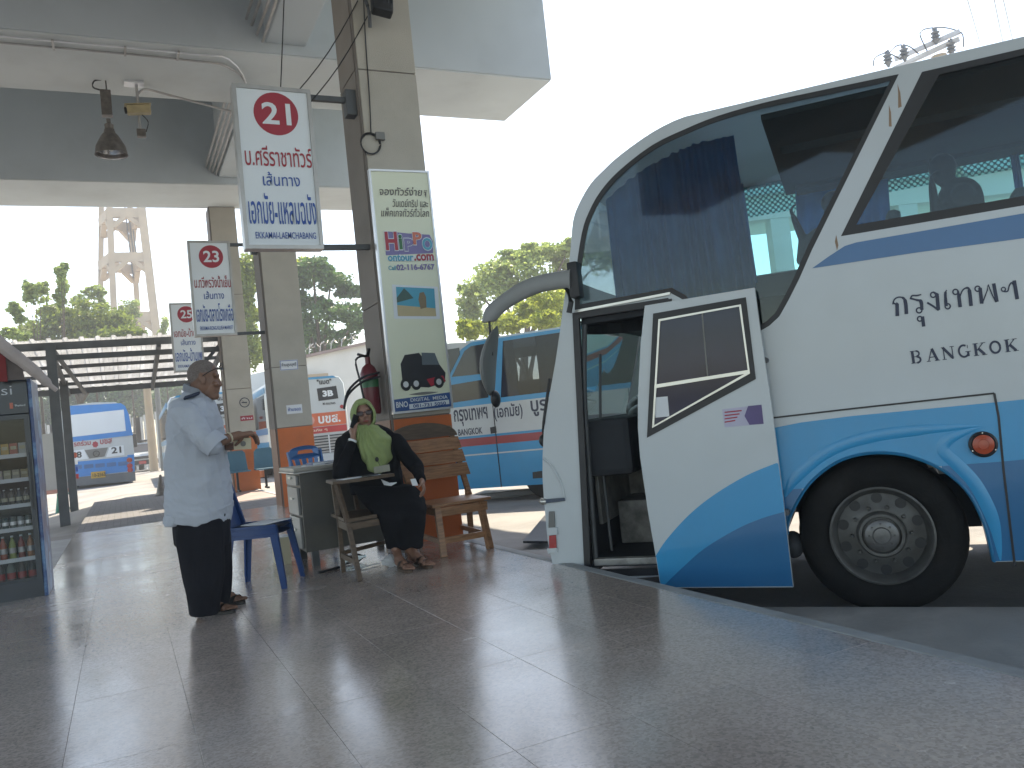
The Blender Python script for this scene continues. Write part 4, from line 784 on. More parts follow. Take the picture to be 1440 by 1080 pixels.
# perforated film at the top of the far windows
def dotfilm():
    m = bpy.data.materials.new('perforated_film'); m.use_nodes = True; t = m.node_tree; n = t.nodes; l = t.links; n.clear()
    o = n.new('ShaderNodeOutputMaterial'); tr = n.new('ShaderNodeBsdfTransparent'); tr.inputs[0].default_value = (.75, .95, .95, 1); df = n.new('ShaderNodeBsdfDiffuse'); df.inputs[0].default_value = (.10, .40, .42, 1)
    tc = n.new('ShaderNodeTexCoord'); mp = n.new('ShaderNodeMapping'); mp.inputs['Scale'].default_value = (28, 1, 28); mp.inputs['Rotation'].default_value = (0, R(45), 0); l.new(tc.outputs['Object'], mp.inputs[0])
    fr = n.new('ShaderNodeVectorMath'); fr.operation = 'FRACTION'; l.new(mp.outputs[0], fr.inputs[0]); sp = n.new('ShaderNodeSeparateXYZ'); l.new(fr.outputs[0], sp.inputs[0]); cb = n.new('ShaderNodeCombineXYZ'); l.new(sp.outputs[0], cb.inputs[0]); l.new(sp.outputs[2], cb.inputs[1])
    ds = n.new('ShaderNodeVectorMath'); ds.operation = 'DISTANCE'; l.new(cb.outputs[0], ds.inputs[0]); ds.inputs[1].default_value = (.5, .5, 0)
    gt = n.new('ShaderNodeMath'); gt.operation = 'GREATER_THAN'; gt.inputs[1].default_value = .41; l.new(ds.outputs['Value'], gt.inputs[0]); mx = n.new('ShaderNodeMixShader'); l.new(gt.outputs[0], mx.inputs[0]); l.new(tr.outputs[0], mx.inputs[1]); l.new(df.outputs[0], mx.inputs[2]); l.new(mx.outputs[0], o.inputs[0]); return m
m_film = dotfilm()
zf = S(1088, 300, -2.45)[1]
bm = nb(); plate(bm, [(1.4, zf), (1.4, fzt+.02), (-9.1, fzt+.02), (-9.1, zf)], [], -2.452, -2.450, fs); part('perforated_film', bm, m_film, bus, local=True)
bm = nb(); plate(bm, [(1.54, fzb), (1.44, fzt), (.9, fzt+.04), (-9.19, fzt+.04), (-9.19, fzb)], [], -2.480, -2.475, fs); part('far_window', bm, m_glass_teal, bus, local=True)
bm = nb(); plate(bm, [(1.92, 1.51), (1.81, 2.09), (1.01, 2.09), (1.01, 1.51)], [], -2.480, -2.475, fs); part('driver_window', bm, m_glass_teal, bus, local=True)
# seats
m_seat = M('teal_seat_cloth', (.03, .09, .11), .9, var=.2)
def seat(s, n):
    bm = nb(); box(bm, (s, n, 1.98), (.50, .44, .14), bev=.04); box(bm, (s-.24, n, 2.32), (.14, .44, .80), rot=Matrix.Rotation(R(-14), 3, 'Y'), bev=.05); box(bm, (s-.32, n, 2.76), (.11, .26, .18), rot=Matrix.Rotation(R(-14), 3, 'Y'), bev=.05); box(bm, (s, n, 1.75), (.3, .3, .35)); part('seat', bm, m_seat, bus, local=True, smooth=True)
for s in (-.10, -1.0, -1.9, -2.8, -3.7, -4.6):
    for n in (-1.75, -2.2): seat(s, n)
for s in (-2.1, -3.0, -3.9): seat(s, -.45)

# ================================================================ OTHER COACHES
class Side:
    def __init__(s, root, p0, head):
        s.root = root; s.p0 = Vector(p0); s.d = Vector((math.sin(head), math.cos(head), 0)); s.n = Vector((-math.cos(head), math.sin(head), 0))
    def S(s, x, y, off=0.0):
        p = PL(x, y, s.p0+s.n*off, s.n)-s.p0; return (p.dot(s.d), p.z)
    def L(s, pts, off=0.0): return [s.S(x, y, off) for x, y in pts]
    def plate(s, name, pts, n0, n1, mat, holes=(), px=True, par=None):
        bm = nb(); plate(bm, s.L(pts) if px else pts, [s.L(h) if px else h for h in holes], n0, n1, fs); return part(name, bm, mat, par or s.root, local=True)
H2 = R(-39); P2 = G(710, 684.5, -.32); P2.z = -.62
bus2 = thing('coach', 'sky blue coach with a red stripe standing beyond the white coach', 'bus', tuple(P2), math.atan2(math.cos(H2), math.sin(H2)))
B = Side(bus2, P2, H2)
zr = B.S(698, 476)[1]; s_f = B.S(592, 560)[0]; s_r = s_f-12
zsk = .30
winA = [(707, 479.5), (785, 468), (778, 549), (704, 559)]
out2 = [(s_f, zsk), (s_f+.12, 1.2), (s_f-.15, zr-.6), (s_f-.7, zr-.05), (s_f-1.2, zr), (s_r, zr), (s_r, zsk)]
wA = B.L(winA); wA = [wA[0], (s_r+.5, wA[0][1]), (s_r+.5, wA[3][1]), wA[3]]
B.plate('side_panel', out2, -.04, 0, m_bus_light, px=False, holes=[wA])
bl = B.L([(634, 574), (766, 556)]); wl = B.L([(638.5, 615.5), (766, 603.7)]); zw1 = bl[0][1]; zw0 = wl[0][1]
B.plate('white_band', [(s_f+.08, zw0), (s_f+.08, zw1), (s_r+.01, zw1), (s_r+.01, zw0)], .001, .004, m_bus_white, px=False)
rz1 = B.S(641.5, 618.5)[1]; rz0 = B.S(644.5, 629)[1]
B.plate('red_stripe', [(s_f+.1, rz0), (s_f+.1, rz1), (s_r+.01, rz1), (s_r+.01, rz0)], .001, .004, M('coach_red_stripe', (.30, .03, .035), .35, coat=.3), px=False)
B.plate('pale_line', [(s_f+.1, rz0-.20), (s_f+.1, rz0-.17), (s_r+.01, rz0-.17), (s_r+.01, rz0-.20)], .001, .004, m_bus_white, px=False)
B.plate('white_roof_corner', [(622, 483), (662, 481.5), (650, 490), (640, 500), (630, 528), (622, 532)], .001, .005, m_bus_white)
B.plate('window', [(635.5, 530), (653, 494), (662, 487), (686, 482.5), (686, 525)], .001, .006, m_glass_dark)
B.plate('window', [(626, 492), (646, 489), (647, 498), (632, 528), (627, 530)], .0055, .009, m_glass_dark)
B.plate('window', [(634, 541.5), (686, 532.6), (687, 559), (635, 566.7)], .001, .006, m_glass_dark)
B.plate('side_window', wA, -.02, -.012, glass('dark_coach_glass', (.32, .36, .40), .03, .8), px=False)
bm = nb(); rings = []
for i in range(91):
    s = wA[0][0]+.3-(wA[0][0]+.3-s_r)*i/90
    rings.append([Vector((s, -.2+.05*math.sin(i*2.1), zz)) for zz in (wA[0][1]+.05, wA[2][1]-.1)])
hole0, hole1 = B.S(731, 520, -.2)[0], B.S(750, 520, -.2)[0]
for nm, sel in (('curtain', [r for r in rings if r[0].x > hole0]), ('curtain', [r for r in rings if r[0].x < hole1])):
    bm = nb(); loft(bm, sel, close=False); bmesh.ops.solidify(bm, geom=bm.faces[:], thickness=.004); part(nm, bm, m_curtain, bus2, local=True, smooth=True, split=180)
o1, o0 = B.S(738, 502, -2.4), B.S(748, 534, -2.4)
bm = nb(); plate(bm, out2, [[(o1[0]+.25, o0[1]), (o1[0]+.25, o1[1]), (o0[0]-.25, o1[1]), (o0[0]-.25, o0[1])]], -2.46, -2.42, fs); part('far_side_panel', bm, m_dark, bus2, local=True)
bm = nb(); bx(bm, (s_r, -2.42, zr-.04), (s_f-1.2, -.04, zr+.04)); part('roof', bm, m_bus_white, bus2, local=True)
bm = nb(); bx(bm, (s_f-.35, -2.4, zsk), (s_f, -.05, 1.5)); bx(bm, (s_r, -2.4, zsk), (s_r+.04, -.05, zr)); bx(bm, (s_r+.05, -2.4, 1.2), (s_f-.4, -.05, 1.26)); part('end_panel', bm, m_bus_light, bus2, local=True)
bm = nb(); bx(bm, (s_f-.30, -2.4, 1.52), (s_f-.26, -.05, zr-.1)); part('windscreen', bm, m_glass_dark, bus2, local=True)
sx = B.S(699, 620)[0]
for s in (sx, sx-1.45, sx-2.9, sx-4.4): B.plate('panel_seam', [(s, zsk), (s+.02, zsk), (s+.02, zw1), (s, zw1)], .004, .006, m_dark, px=False)
B.plate('vent', [(749, 664), (762.5, 662), (763, 672), (749.5, 673)], .003, .008, m_black)
B.plate('fuel_flap', [(689.5, 601), (697.5, 599.5), (698.5, 608.5), (690.5, 610)], .004, .012, m_black)
def tb(body, x0, y0, x1, y1, hpx, mat, wt=.01):
    a = B.S(x0, y0); b = B.S(x1, y1); wd = abs(a[0]-b[0]); hh = hpx/62.0
    return text('lettering', body, Vector((a[0], .004, a[1])), (-1, 0, 0), (0, 0, 1), wd, hh, mat, bus2, weight=wt, local=True)
tb('กรุงเทพฯ', 640, 600.5, 687, 594, 22/1.0, m_navy_print, .02); tb('(เอกมัย)', 696, 593, 736, 588, 21, m_navy_print, .02); tb('บูรพา', 748, 586, 795, 580, 20, m_navy_print, .02); tb('BANGKOK', 645, 613, 679, 609.5, 8.5, m_navy_print, .02)
for s in (s_f-2.7, s_f-8.6):
    for n in (-.05, -2.15):
        bm = nb(); lathe(bm, [(.30, 0), (.5, 0), (.5, .26), (.3, .26)], (s, n, .5), (0, -1, 0), 32); part('wheel', bm, m_rubber, bus2, local=True, smooth=True)
bm = nb(); bx(bm, (s_r+.1, -2.3, .35), (s_f-.5, -.3, .9)); part('chassis', bm, m_dark, bus2, local=True)
# long pale kerb lying under and in front of coach 2
bm = nb(); q0 = G(648, 702, -.55); q1 = G(790, 686, -.55); bar(bm, q0, q1+(q1-q0)*.6, .22, .12, bev=.03); tag(part('concrete_block', bm, M('pale_kerb', (.34, .34, .32), .7, dirt=(.15, .15, .15), dscale=3)), 'long low grey parking kerb lying in front of the blue coach', 'parking kerb')

def ad_bus(label, corner, head, W, z0, ztop, green):
    """rear face with battery advert; corner = rear left corner on the ground"""
    r = thing('coach', label, 'bus', (corner[0], corner[1], z0), math.atan2(math.cos(head), math.sin(head)), group='coaches parked nose away with battery adverts')
    # local x forward, y left; rear left corner at (0,0)
    H = ztop-z0; L_ = 12.0
    sec = [(0, .35), (0, H*.80), (-.02, H-.25), (-.14, H-.05), (-.4, H), (-W+.4, H), (-W+.14, H-.05), (-W+.02, H-.25), (-W, H*.80), (-W, .35)]
    bm = nb(); rings = [[Vector((x, -W/2+(y+W/2)*k, z if z < 1 else z-(1-k)*.4)) for y, z in sec] for x, k in ((0, .97), (.08, 1), (L_-.5, 1), (L_, .93))]
    loft(bm, rings); part('body', bm, m_bus_white, r, local=True, smooth=True)
    bm = nb(); bx(bm, (.3, .002, H-1.45), (L_-.4, .01, H-.42)); part('side_window', bm, m_glass_dark, r, local=True)
    bm = nb(); bx(bm, (.1, .002, .36), (L_-.2, .008, 1.15)); part('lower_stripe', bm, m_bus_light, r, local=True)
    bm = nb(); bx(bm, (.1, .002, H-.38), (L_-.2, .012, H-.20)); part('roof_stripe', bm, m_bus_light, r, local=True); 
    bm = nb(); bx(bm, (.1, .002, H-1.66), (L_-.2, .012, H-1.47)); part('waist_stripe', bm, m_bus_light, r, local=True)
    fr_ = lambda u, v, n: Vector((-n, -u, v))    # u from left to right across the rear
    def rp_(name, pts, m, n0=.002, n1=.012): b = nb(); plate(b, pts, [], n0, n1, fr_); return part(name, b, m, r, local=True)
    m_org = M_adorange
    rp_('blue_top_edge', [(.25, H-.07), (W-.25, H-.07), (W-.35, H-.0), (.35, H-.0)], m_bus_light)
    rp_('orange_band', [(.05, 1.48), (W-.07, 1.48), (W-.07, 1.90), (.05, 1.90)], m_org); rp_('red_band', [(.05, 1.26), (W-.07, 1.26), (W-.07, 1.46), (.05, 1.46)], m_redband)
    tx = lambda b, u, v, wd, hh, m, wt=.03: text('lettering', b, Vector((-.014, -u, v)), (0, -1, 0), (0, 0, 1), wd, hh, m, r, weight=wt, local=True)
    tx('รถร่วม', .3, 1.56, .85, .25, m_white); tx('บขส.', 1.55, 1.56, .7, .25, m_white); rp_('emblem', [(1.34+.10*math.cos(a), 1.69+.13*math.sin(a)) for a in np.linspace(0, 6.2832, 8, endpoint=False)], m_pvpink, .013, .018)
    tx('ปลอดภัย ๆ', 1.0, 1.31, .8, .1, m_posterbg, .01)
    rp_('green_oval', [(.80+.52*math.cos(a), 2.50+.46*math.sin(a)) for a in np.linspace(0, 6.2832, 26, endpoint=False)], m_adgreen); tx('3B', .55, 2.42, .55, .32, m_white, .05); tx('BATTERY', .48, 2.25, .66, .12, m_white, .03)
    rp_('battery_picture', [(1.62, 2.28), (2.25, 2.31), (2.22, 2.72), (1.60, 2.68)], m_black); tx('3B', 1.76, 2.40, .34, .2, m_white, .05); tx('"แบต"', 1.62, 2.80, .46, .16, m_black, .03); tx('M ครบวงจร', 1.74, 2.14, .4, .08, m_black, .02); tx('"แบต"', .6, 3.0, .5, .16, m_adgreen, .03)
    rp_('grille', [(.15, .62), (W-.15, .62), (W-.15, 1.18), (.15, 1.18)], m_black)
    for k in range(6): rp_('grille_bar', [(.15, .64+.09*k), (W-.15, .64+.09*k), (W-.15, .69+.09*k), (.15, .69+.09*k)], m_alu, .012, .05)
    for k in range(3): rp_('grille_post', [(.6+.6*k, .62), (.64+.6*k, .62), (.64+.6*k, 1.18), (.6+.6*k, 1.18)], m_alu_light, .05, .07)
    rp_('bumper', [(0, .34), (W, .34), (W, .60), (0, .60)], m_bus_white, .0, .12)
    for u in (.12, W-.22):
        for k in range(2): rp_('tail_lamp', [(u+.05+.06*math.cos(a), 2.04+.0*k+.06*math.sin(a)+.0) for a in np.linspace(0, 6.2832, 12, endpoint=False)] if k == 0 else [(u, .40), (u+.12, .40), (u+.12, .54), (u, .54)], m_red_lens, .012, .13 if k else .03)
    for x in (2.6, 9.0):
        for y in (-.02, -W+.28): bm = nb(); lathe(bm, [(.25, 0), (.5, 0), (.5, .26), (.25, .26)], (x, y, .5), (0, -1, 0), 28); part('wheel', bm, m_rubber, r, local=True, smooth=True)
    return r
M_adorange = M('advert_orange', (.60, .13, .05), .4); m_redband = M('advert_red', (.45, .03, .03), .4); m_adgreen = M('advert_green', (.03, .22, .08), .4); m_pvpink = M('advert_pink', (.6, .30, .25), .5)
H3 = R(-39)
c3 = Vector((6.62, 26.0, 0))-Vector((math.cos(R(2)), -math.sin(R(2)), 0))*2.5
ad_bus('coach seen from behind between the pillars, green oval battery advert over an orange band', (c3.x, c3.y), R(2), 2.5, yard_h(6, 25)-.0, 2.98, True)
c4 = Vector((4.05, 31.0, 0))-Vector((math.cos(R(1)), -math.sin(R(1)), 0))*2.5
ad_bus('coach with battery advert mostly hidden behind the standing man', (c4.x, c4.y), R(1), 2.5, -.05, 3.05, True)

# rear of the 48-21 coach
zg = -.03
bl_, br_ = G(88, 690, zg), G(191, 684, zg); ym = 38.5; bl_ = PY(88, 690, ym); br_ = PY(191, 684, ym); bl_.z = br_.z = zg; WL = (br_-bl_).length; 
b5 = thing('coach', 'white and bright blue coach seen from the rear, with numbers 48 and 21', 'bus', tuple((bl_+br_)/2), 0)
dU = (br_-bl_).normalized(); YN = Vector((dU.y, -dU.x, 0)); Y5 = (bl_+br_)/2; HL = PL(130, 567, Y5, YN).z-zg
def L5(x, y): p = PL(x, y, Y5, YN)-Vector(Y5); return (p.dot(dU), p.z)
f5 = lambda u, v, n: dU*u+Vector((0, 0, v))+YN*n
hw = WL/2
sec = [(-hw, .35), (-hw-.02, HL*.55), (-hw+.05, HL*.8), (-hw+.2, HL-.22), (-hw+.5, HL-.03), (0, HL+.03), (hw-.5, HL-.03), (hw-.2, HL-.22), (hw-.05, HL*.8), (hw+.02, HL*.55), (hw, .35)]
bm = nb(); loft(bm, [[f5(u, v, -n) for u, v in sec] for n in (0, 6, 12)]); part('body', bm, m_bus_white, b5, local=True, smooth=True, split=30)
def q5(name, pts, mat, n0=.003, n1=.02): b = nb(); plate(b, [L5(*p) for p in pts], [], n0, n1, f5); return part(name, b, mat, b5, local=True)
m_b5 = M('bright_blue_paint', (.015, .22, .60), .35, var=.05, coat=.3)
q5('blue_hood', [(94, 588), (94, 577), (97, 571), (170, 567), (176, 571), (181, 583), (187, 612), (98, 622), (94, 600)], m_b5); 
q5('rear_window', [(96, 584), (174, 576), (177, 606), (98, 615)], m_white, .021, .03); q5('white_panel', [(98, 622), (186.5, 613), (189, 641), (101, 650)], m_bus_white, .021, .025)  # white pane: a bright reflection painted into the rear window
q5('engine_panel', [(100, 650), (187, 640), (188, 662), (101, 672)], m_b5); q5('lamp_column', [(179, 640), (188.5, 639), (190, 668), (181, 668)], m_b5, .021, .03)
for x0 in (102, 118, 134, 150, 166): q5('engine_louvre', [(x0, 655-.08*(x0-100)), (x0+13, 653.7-.08*(x0-100)), (x0+13.5, 659-.08*(x0-100)), (x0+.5, 660.6-.08*(x0-100))], M('louvre_blue', (.05, .15, .34), .5) if x0 == 102 else bpy.data.materials['louvre_blue'], .021, .03)
q5('bumper', [(101, 672), (190, 663), (191, 676), (102, 684)], M('grey_bumper', (.13, .14, .15), .5), .0, .08)
q5('number_recess', [(102, 634), (118, 632), (124, 645), (103, 648)], m_white, .026, .04); q5('number_recess', [(154, 629), (174, 626), (175, 640), (149, 643)], m_white, .026, .04)
q5('badge_panel', [(119, 633), (152, 629), (147, 642), (126, 645)], m_grey, .026, .04)
def t5(b, x, y, wpx, hpx, m, wt=.04): u, v = L5(x, y); u2 = L5(x+wpx, y)[0]; return text('lettering', b, f5(u, v, .041), dU, (0, 0, 1), u2-u, L5(x, y-hpx)[1]-v, m, b5, weight=wt, local=True)
t5('48', 100.5, 645, 15, 9, m_black, .03); t5('21', 157, 638, 14, 9, m_black, .03); t5('รถร่วม', 104, 628, 24, 8, m_red_print, .02); t5('บขส', 141, 625, 17, 7, m_red_print, .02)
u, v = L5(134, 625); bm = nb(); plate(bm, [(u+.12*math.cos(a)*(1 if k % 2 else .8), v+.14*math.sin(a)*(1 if k % 2 else .8)) for k, a in enumerate(np.linspace(0, 6.2832, 14, endpoint=False))], [], .027, .04, f5); part('emblem', bm, m_red_print, b5, local=True)
u, v = L5(135.5, 638); bm = nb(); plate(bm, [(u+.13*math.cos(a), v+.13*math.sin(a)) for a in np.linspace(0, 6.2832, 20, endpoint=False)], [[(u+.10*math.cos(a), v+.10*math.sin(a)) for a in np.linspace(0, 6.2832, 20, endpoint=False)]], .041, .05, f5)
for k in range(3): a = math.pi/2+k*2*math.pi/3; bar(bm, f5(u, v, .045), f5(u+.11*math.cos(a), v+.11*math.sin(a), .045), .03, .008)
part('round_badge', bm, m_black, b5, local=True)
q5('number_plate', [(128, 664), (148, 662), (148.5, 671), (128.5, 673)], M('yellow_plate', (.55, .33, .04), .4), .08, .10); u, v = L5(130.5, 671); text('lettering', '10-2563', f5(u, v, .101), dU, (0, 0, 1), .48, .15, m_black, b5, weight=.02, local=True)
for x, y, m in ((182, 647, m_amber), (182.5, 655, m_red_lens), (183, 661, m_red_lens)):
    for dx in (0, -88): u, v = L5(x+dx, y+ (8 if dx else 0)); bm = nb(); lathe(bm, [(.11, 0), (.11, .03), (.05, .05)], f5(u, v, .03), YN, 14); part('tail_lamp', bm, m, b5, local=True, smooth=True)
for u in (-hw+.2, hw-.45):
    bm = nb(); lathe(bm, [(.2, 0), (.5, 0), (.5, .3), (.2, .3)], f5(u, .5, -2.2), dU, 24); part('wheel', bm, m_rubber, b5, local=True, smooth=True)
bm = nb(); p = [f5(-hw+.1, .35, -.1), f5(hw-.1, .35, -.1)]; box(bm, (0, 5.5, .33), (WL-.3, 10.8, .35)); part('chassis', bm, m_dark, b5, local=True)
bm = nb(); box(bm, f5(hw+.28, HL*.56, -11.7), (.24, .2, .75), bev=.05); bar(bm, f5(hw-.1, HL*.7, -11.8), f5(hw+.28, HL*.68, -11.7), .06, .06); part('wing_mirror', bm, m_black, b5, local=True)

# pickup truck beyond
cy = 60; cx0, cx1 = PY(186, 650, cy).x, PY(223, 650, cy).x; cw = 1.95; cxm = cx1-cw/2
car = thing('pickup_truck', 'white pickup truck facing us right of the 48 coach, red plate', 'truck', (cxm, cy, zg))
bm = nb(); loft(bm, [[Vector((sx_*cw/2*k, y, z)) for sx_, z in ((-1, z0), (-1.0, z1), (1.0, z1), (1, z0))] for y, z0, z1, k in ((0, .5, .95, .94), (.15, .45, 1.15, 1), (1.2, .45, 1.28, 1), (3.6, .45, 1.3, 1), (4.8, .5, 1.3, 1))]); part('body', bm, m_bus_white, car, local=True)
bm = nb(); loft(bm, [[Vector((-cw/2+.05, 1.2, 1.28)), Vector((cw/2-.05, 1.2, 1.28)), Vector((cw/2-.05, 4.7, 1.3)), Vector((-cw/2+.05, 4.7, 1.3))], [Vector((-cw/2+.2, 1.95, 1.95)), Vector((cw/2-.2, 1.95, 1.95)), Vector((cw/2-.15, 4.6, 2.0)), Vector((-cw/2+.15, 4.6, 2.0))]]); part('cab', bm, m_bus_white, car, local=True)
bm = nb(); plate(bm, [(-.78, .05), (.78, .05), (.68, .95), (-.68, .95)], [], .0, .015, lambda u, v, n: Vector((u, 1.19+v*.77-n, 1.30+v*.64))); part('windscreen', bm, m_glass_dark, car, local=True)
bm = nb(); box(bm, (0, -.02, .95), (1.5, .08, .18)); box(bm, (0, -.06, .62), (cw, .12, .3)); part('grille', bm, m_dark, car, local=True)
bm = nb(); box(bm, (-.0, -.14, .62), (.45, .02, .2)); part('number_plate', bm, m_red_lens, car, local=True)
for x in (-.78, .78): bm = nb(); box(bm, (x, -.02, 1.0), (.3, .1, .2), bev=.03); part('headlight', bm, m_alu_light, car, local=True)
for x in (-.8, .8):
    for y in (.9, 4.0): bm = nb(); lathe(bm, [(.2, -.1), (.37, -.1), (.37, .1), (.2, .1)], (x, y, .37), (1, 0, 0), 20); part('wheel', bm, m_rubber, car, local=True, smooth=True)
bm = nb(); box(bm, (0, 3.2, 2.08), (1.5, 2.6, .1)); part('roof_rack', bm, m_dark, car, local=True)

# ================================================================ BACKGROUND: fence, poles, buildings, tower, shelter
m_fence = M('pale_corrugated_fence', (.42, .44, .45), .5, .3, var=.1, scale=1)
fe = thing('sheet_fence', 'pale corrugated sheet fence behind the pickup truck', 'fence', (2, 68, zg))
ftop = PY(215, 582, 68).z; xa, xb = PY(186, 600, 68).x, PY(262, 600, 68).x; xx = xa-8; k = 0
while xx < xb:
    bm = nb(); loft(bm, [[Vector((xx, 68, z)), Vector((xx+.2, 67.93, z)), Vector((xx+.56, 67.93, z)), Vector((xx+.76, 68, z))] for z in (zg, ftop+.15*math.sin(k*1.7))], close=False); bmesh.ops.solidify(bm, geom=bm.faces[:], thickness=.02); part('fence_panel', bm, m_fence, fe); xx += .80; k += 1
for i, (x, y0, y1, rr, lb) in enumerate(((215, 547, 640, .26, 'thick pale concrete pole in front of the sheet fence'), (229, 552, 640, .18, 'thinner dark pole beside the thick concrete pole'))):
    a = PY(x, y1, 57-i); b = PY(x-6, y0-60, 57-i); bm = nb(); tube(bm, [Vector((a.x, a.y, zg)), Vector((a.x, a.y, b.z))], [rr, rr*.8], 12); tag(part('concrete_pole', bm, m_concrete if i == 0 else m_grey, smooth=True), lb, 'pole')
# white gabled wall building with wire posts
wb_ = thing('white_building', 'white rendered building with a sloping parapet behind the battery advert coach', 'building', (8, 36, 0))
wp = [PY(x, y, 36) for x, y in ((412, 507), (525, 479), (560, 474), (560, 660), (412, 660))]
bm = nb(); plate(bm, [(p.x, p.z) for p in wp], [], 36, 44, lambda u, v, n: Vector((u, n, v))); part('wall', bm, m_wallwhite, wb_)
a, b = wp[0], wp[2]; bm = nb(); bar(bm, a+Vector((0, -.08, .05)), b+Vector((0, -.08, .05)), .25, .12); part('coping', bm, m_redtile, wb_)
bm = nb(); p = PY(441, 549, 35.95); box(bm, (p.x-.6, 35.96, p.z+.1), (1.9, .2, .9)); part('window', bm, m_dark, wb_)
bm = nb(); box(bm, (p.x-.5, 35.8, p.z+.62), (2.2, .6, .12)); part('window_canopy', bm, m_concrete, wb_)
bm = nb()
for k in range(10):
    c = a.lerp(b, (k+.5)/10)+Vector((0, 0, .15)); tube(bm, [c, c+Vector((.05, 0, .3)), c+Vector((.22, 0, .42))], .022, 5)
sw = part('wire_posts', bm, m_alu, wb_, kind='stuff')
bm = nb(); tube(bm, [a+(b-a)*(i/60)+Vector((0, .12*math.sin(i*1.9), .45+.12*math.cos(i*1.9))) for i in range(61)], .014, 4); part('razor_wire', bm, m_alu, wb_)
# low house with white eaves between pillars 2 and 3
hs_ = thing('low_house', 'low house with white eaves and red brown wall seen between the far pillars', 'house', (6, 38, 0))
pa, pb = PY(338, 545, 38), PY(382, 527, 38)
bm = nb(); plate(bm, [(pa.x-2, -.2), (pb.x+3, -.2), (pb.x+3, pb.z+.3), (pa.x-2, pa.z-.3)], [], 38, 42, lambda u, v, n: Vector((u, n, v))); part('wall', bm, M('faded_wall', (.35, .28, .22), .8), hs_)
bm = nb(); bar(bm, Vector((pa.x-2.4, 37.7, pa.z-.35)), Vector((pb.x+3, 37.7, pb.z+.3)), .25, .8); part('eaves_board', bm, m_bus_white, hs_)
bm = nb(); bar(bm, Vector((pa.x-1.5, 37.9, pa.z-1.0)), Vector((pb.x+2, 37.9, pa.z-.7)), .9, .1); part('brick_band', bm, M('red_brown_brick', (.24, .09, .06), .8), hs_)
# water tower
tw = thing('water_tower', 'tall concrete water tower frame with four legs and arched braces', 'tower', (2, 90, 0))
def T_(x, y, Y=90): return PY(x, y, Y)
legs = [((154, 294), (162, 478), 90, 9, .40), ((199, 294), (221, 478), 90, 13, .52), ((142.5, 294), (141, 478), 94, 6, .34), ((183, 294), (197, 478), 96, 6, .36)]
LP = []
for (t_, b_, Y, wpx, wd) in legs:
    a = T_(*t_, Y); b = T_(*b_, Y); a = a+(a-b)*.35; b = b+(b-a)*.9; LP.append((a, b)); bm = nb(); bar(bm, a, b, wd*1.5, wd*1.5, upv=Vector((0, 1, 0))); part('leg', bm, m_concrete, tw)
def lp_at(i, z): a, b = LP[i]; t = (z-a.z)/(b.z-a.z); return a+(b-a)*t
for yb in (300, 362, 446):
    z = T_(185, yb).z
    for i, j in ((0, 1), (2, 3), (0, 2), (1, 3)):
        a = lp_at(i, z); b = lp_at(j, z); bm = nb(); bar(bm, a, b, .55, .95); part('brace', bm, m_concrete, tw)
        bm = nb()
        for e, o_ in ((a, b), (b, a)):
            dd_ = (o_-e).normalized(); bar(bm, e+dd_*.2+Vector((0, 0, -1.4)), e+dd_*1.3+Vector((0, 0, -.4)), .5, .4)
        part('corner_haunch', bm, m_concrete, tw, kind='stuff')
bm = nb(); c = lp_at(0, 32).lerp(lp_at(3, 32), .5); lathe(bm, [(2.5, 0), (5, 2.5), (5, 7), (4.5, 8)], c, seg=28); part('tank', bm, m_concrete, tw, smooth=True)
for dx in (0, .3, .55): bm = nb(); a = lp_at(3, 34).lerp(lp_at(0, 34), .45)+Vector((dx, 0, 0)); b = lp_at(3, 20).lerp(lp_at(0, 20), .1)+Vector((dx, 0, 0)); tube(bm, [a, b], .07, 6); part('pipe', bm, m_steel, tw)
# shelter with corrugated roof
K_ = 21/15.7; ZG = -.39
sh = thing('steel_shelter', 'dark steel shelter with underlit corrugated roof beside the drinks fridge', 'shelter', (-1.25, 21.4, ZG))
YA, YB = 21.0, 27.2; zn = PY(95, 486, YA).z; zfr = PY(160, 546, YB).z
X0, X1 = -2.15, 2.62
zr_ = lambda y: zn+(zfr-zn)*(y-YA)/(YB-YA)
for i, (x, y) in enumerate(((-1.245, 20.9), (-1.27, 25.4), (-7.5, 20.9), (-7.5, 25.4))):
    zt = zr_(max(y, YA)); bm = nb(); box(bm, (x, y, (zt+ZG)/2), (.20, .15, zt-ZG)); part('post', bm, m_steel, sh); bm = nb(); box(bm, (x, y, ZG+.01), (.34, .34, .03)); part('foot_plate', bm, m_steel, sh)
for i, y in enumerate(np.linspace(YA, YB, 6)):
    bm = nb(); bar(bm, (X0-6, y, zr_(y)), (X1, y, zr_(y)), .06, .09 if i not in (0, 5) else .17); part('purlin', bm, m_steel, sh)
for x in (-7.4, -4, -1.25, 1.0, X1-.08):
    bm = nb(); bar(bm, (x, YA, zn-.08), (x, YB, zfr-.08), .09, .13); part('rafter', bm, m_steel, sh)
bm = nb(); bar(bm, (-1.35, YA-.08, zn-.27), (X1, YA-.08, zn-.29), .13, .12); part('tie_beam', bm, m_steel, sh)
for (a, b) in (((-1.18, YA+.06, zn-.13), (-.8, YB-.5, zfr-.13)), ((2.4, YA+.06, zn-.13), (1.6, YA+.06, zn-1.0))): bm = nb(); bar(bm, a, b, .08, .08); part('strut', bm, m_steel, sh)
x = X0-6
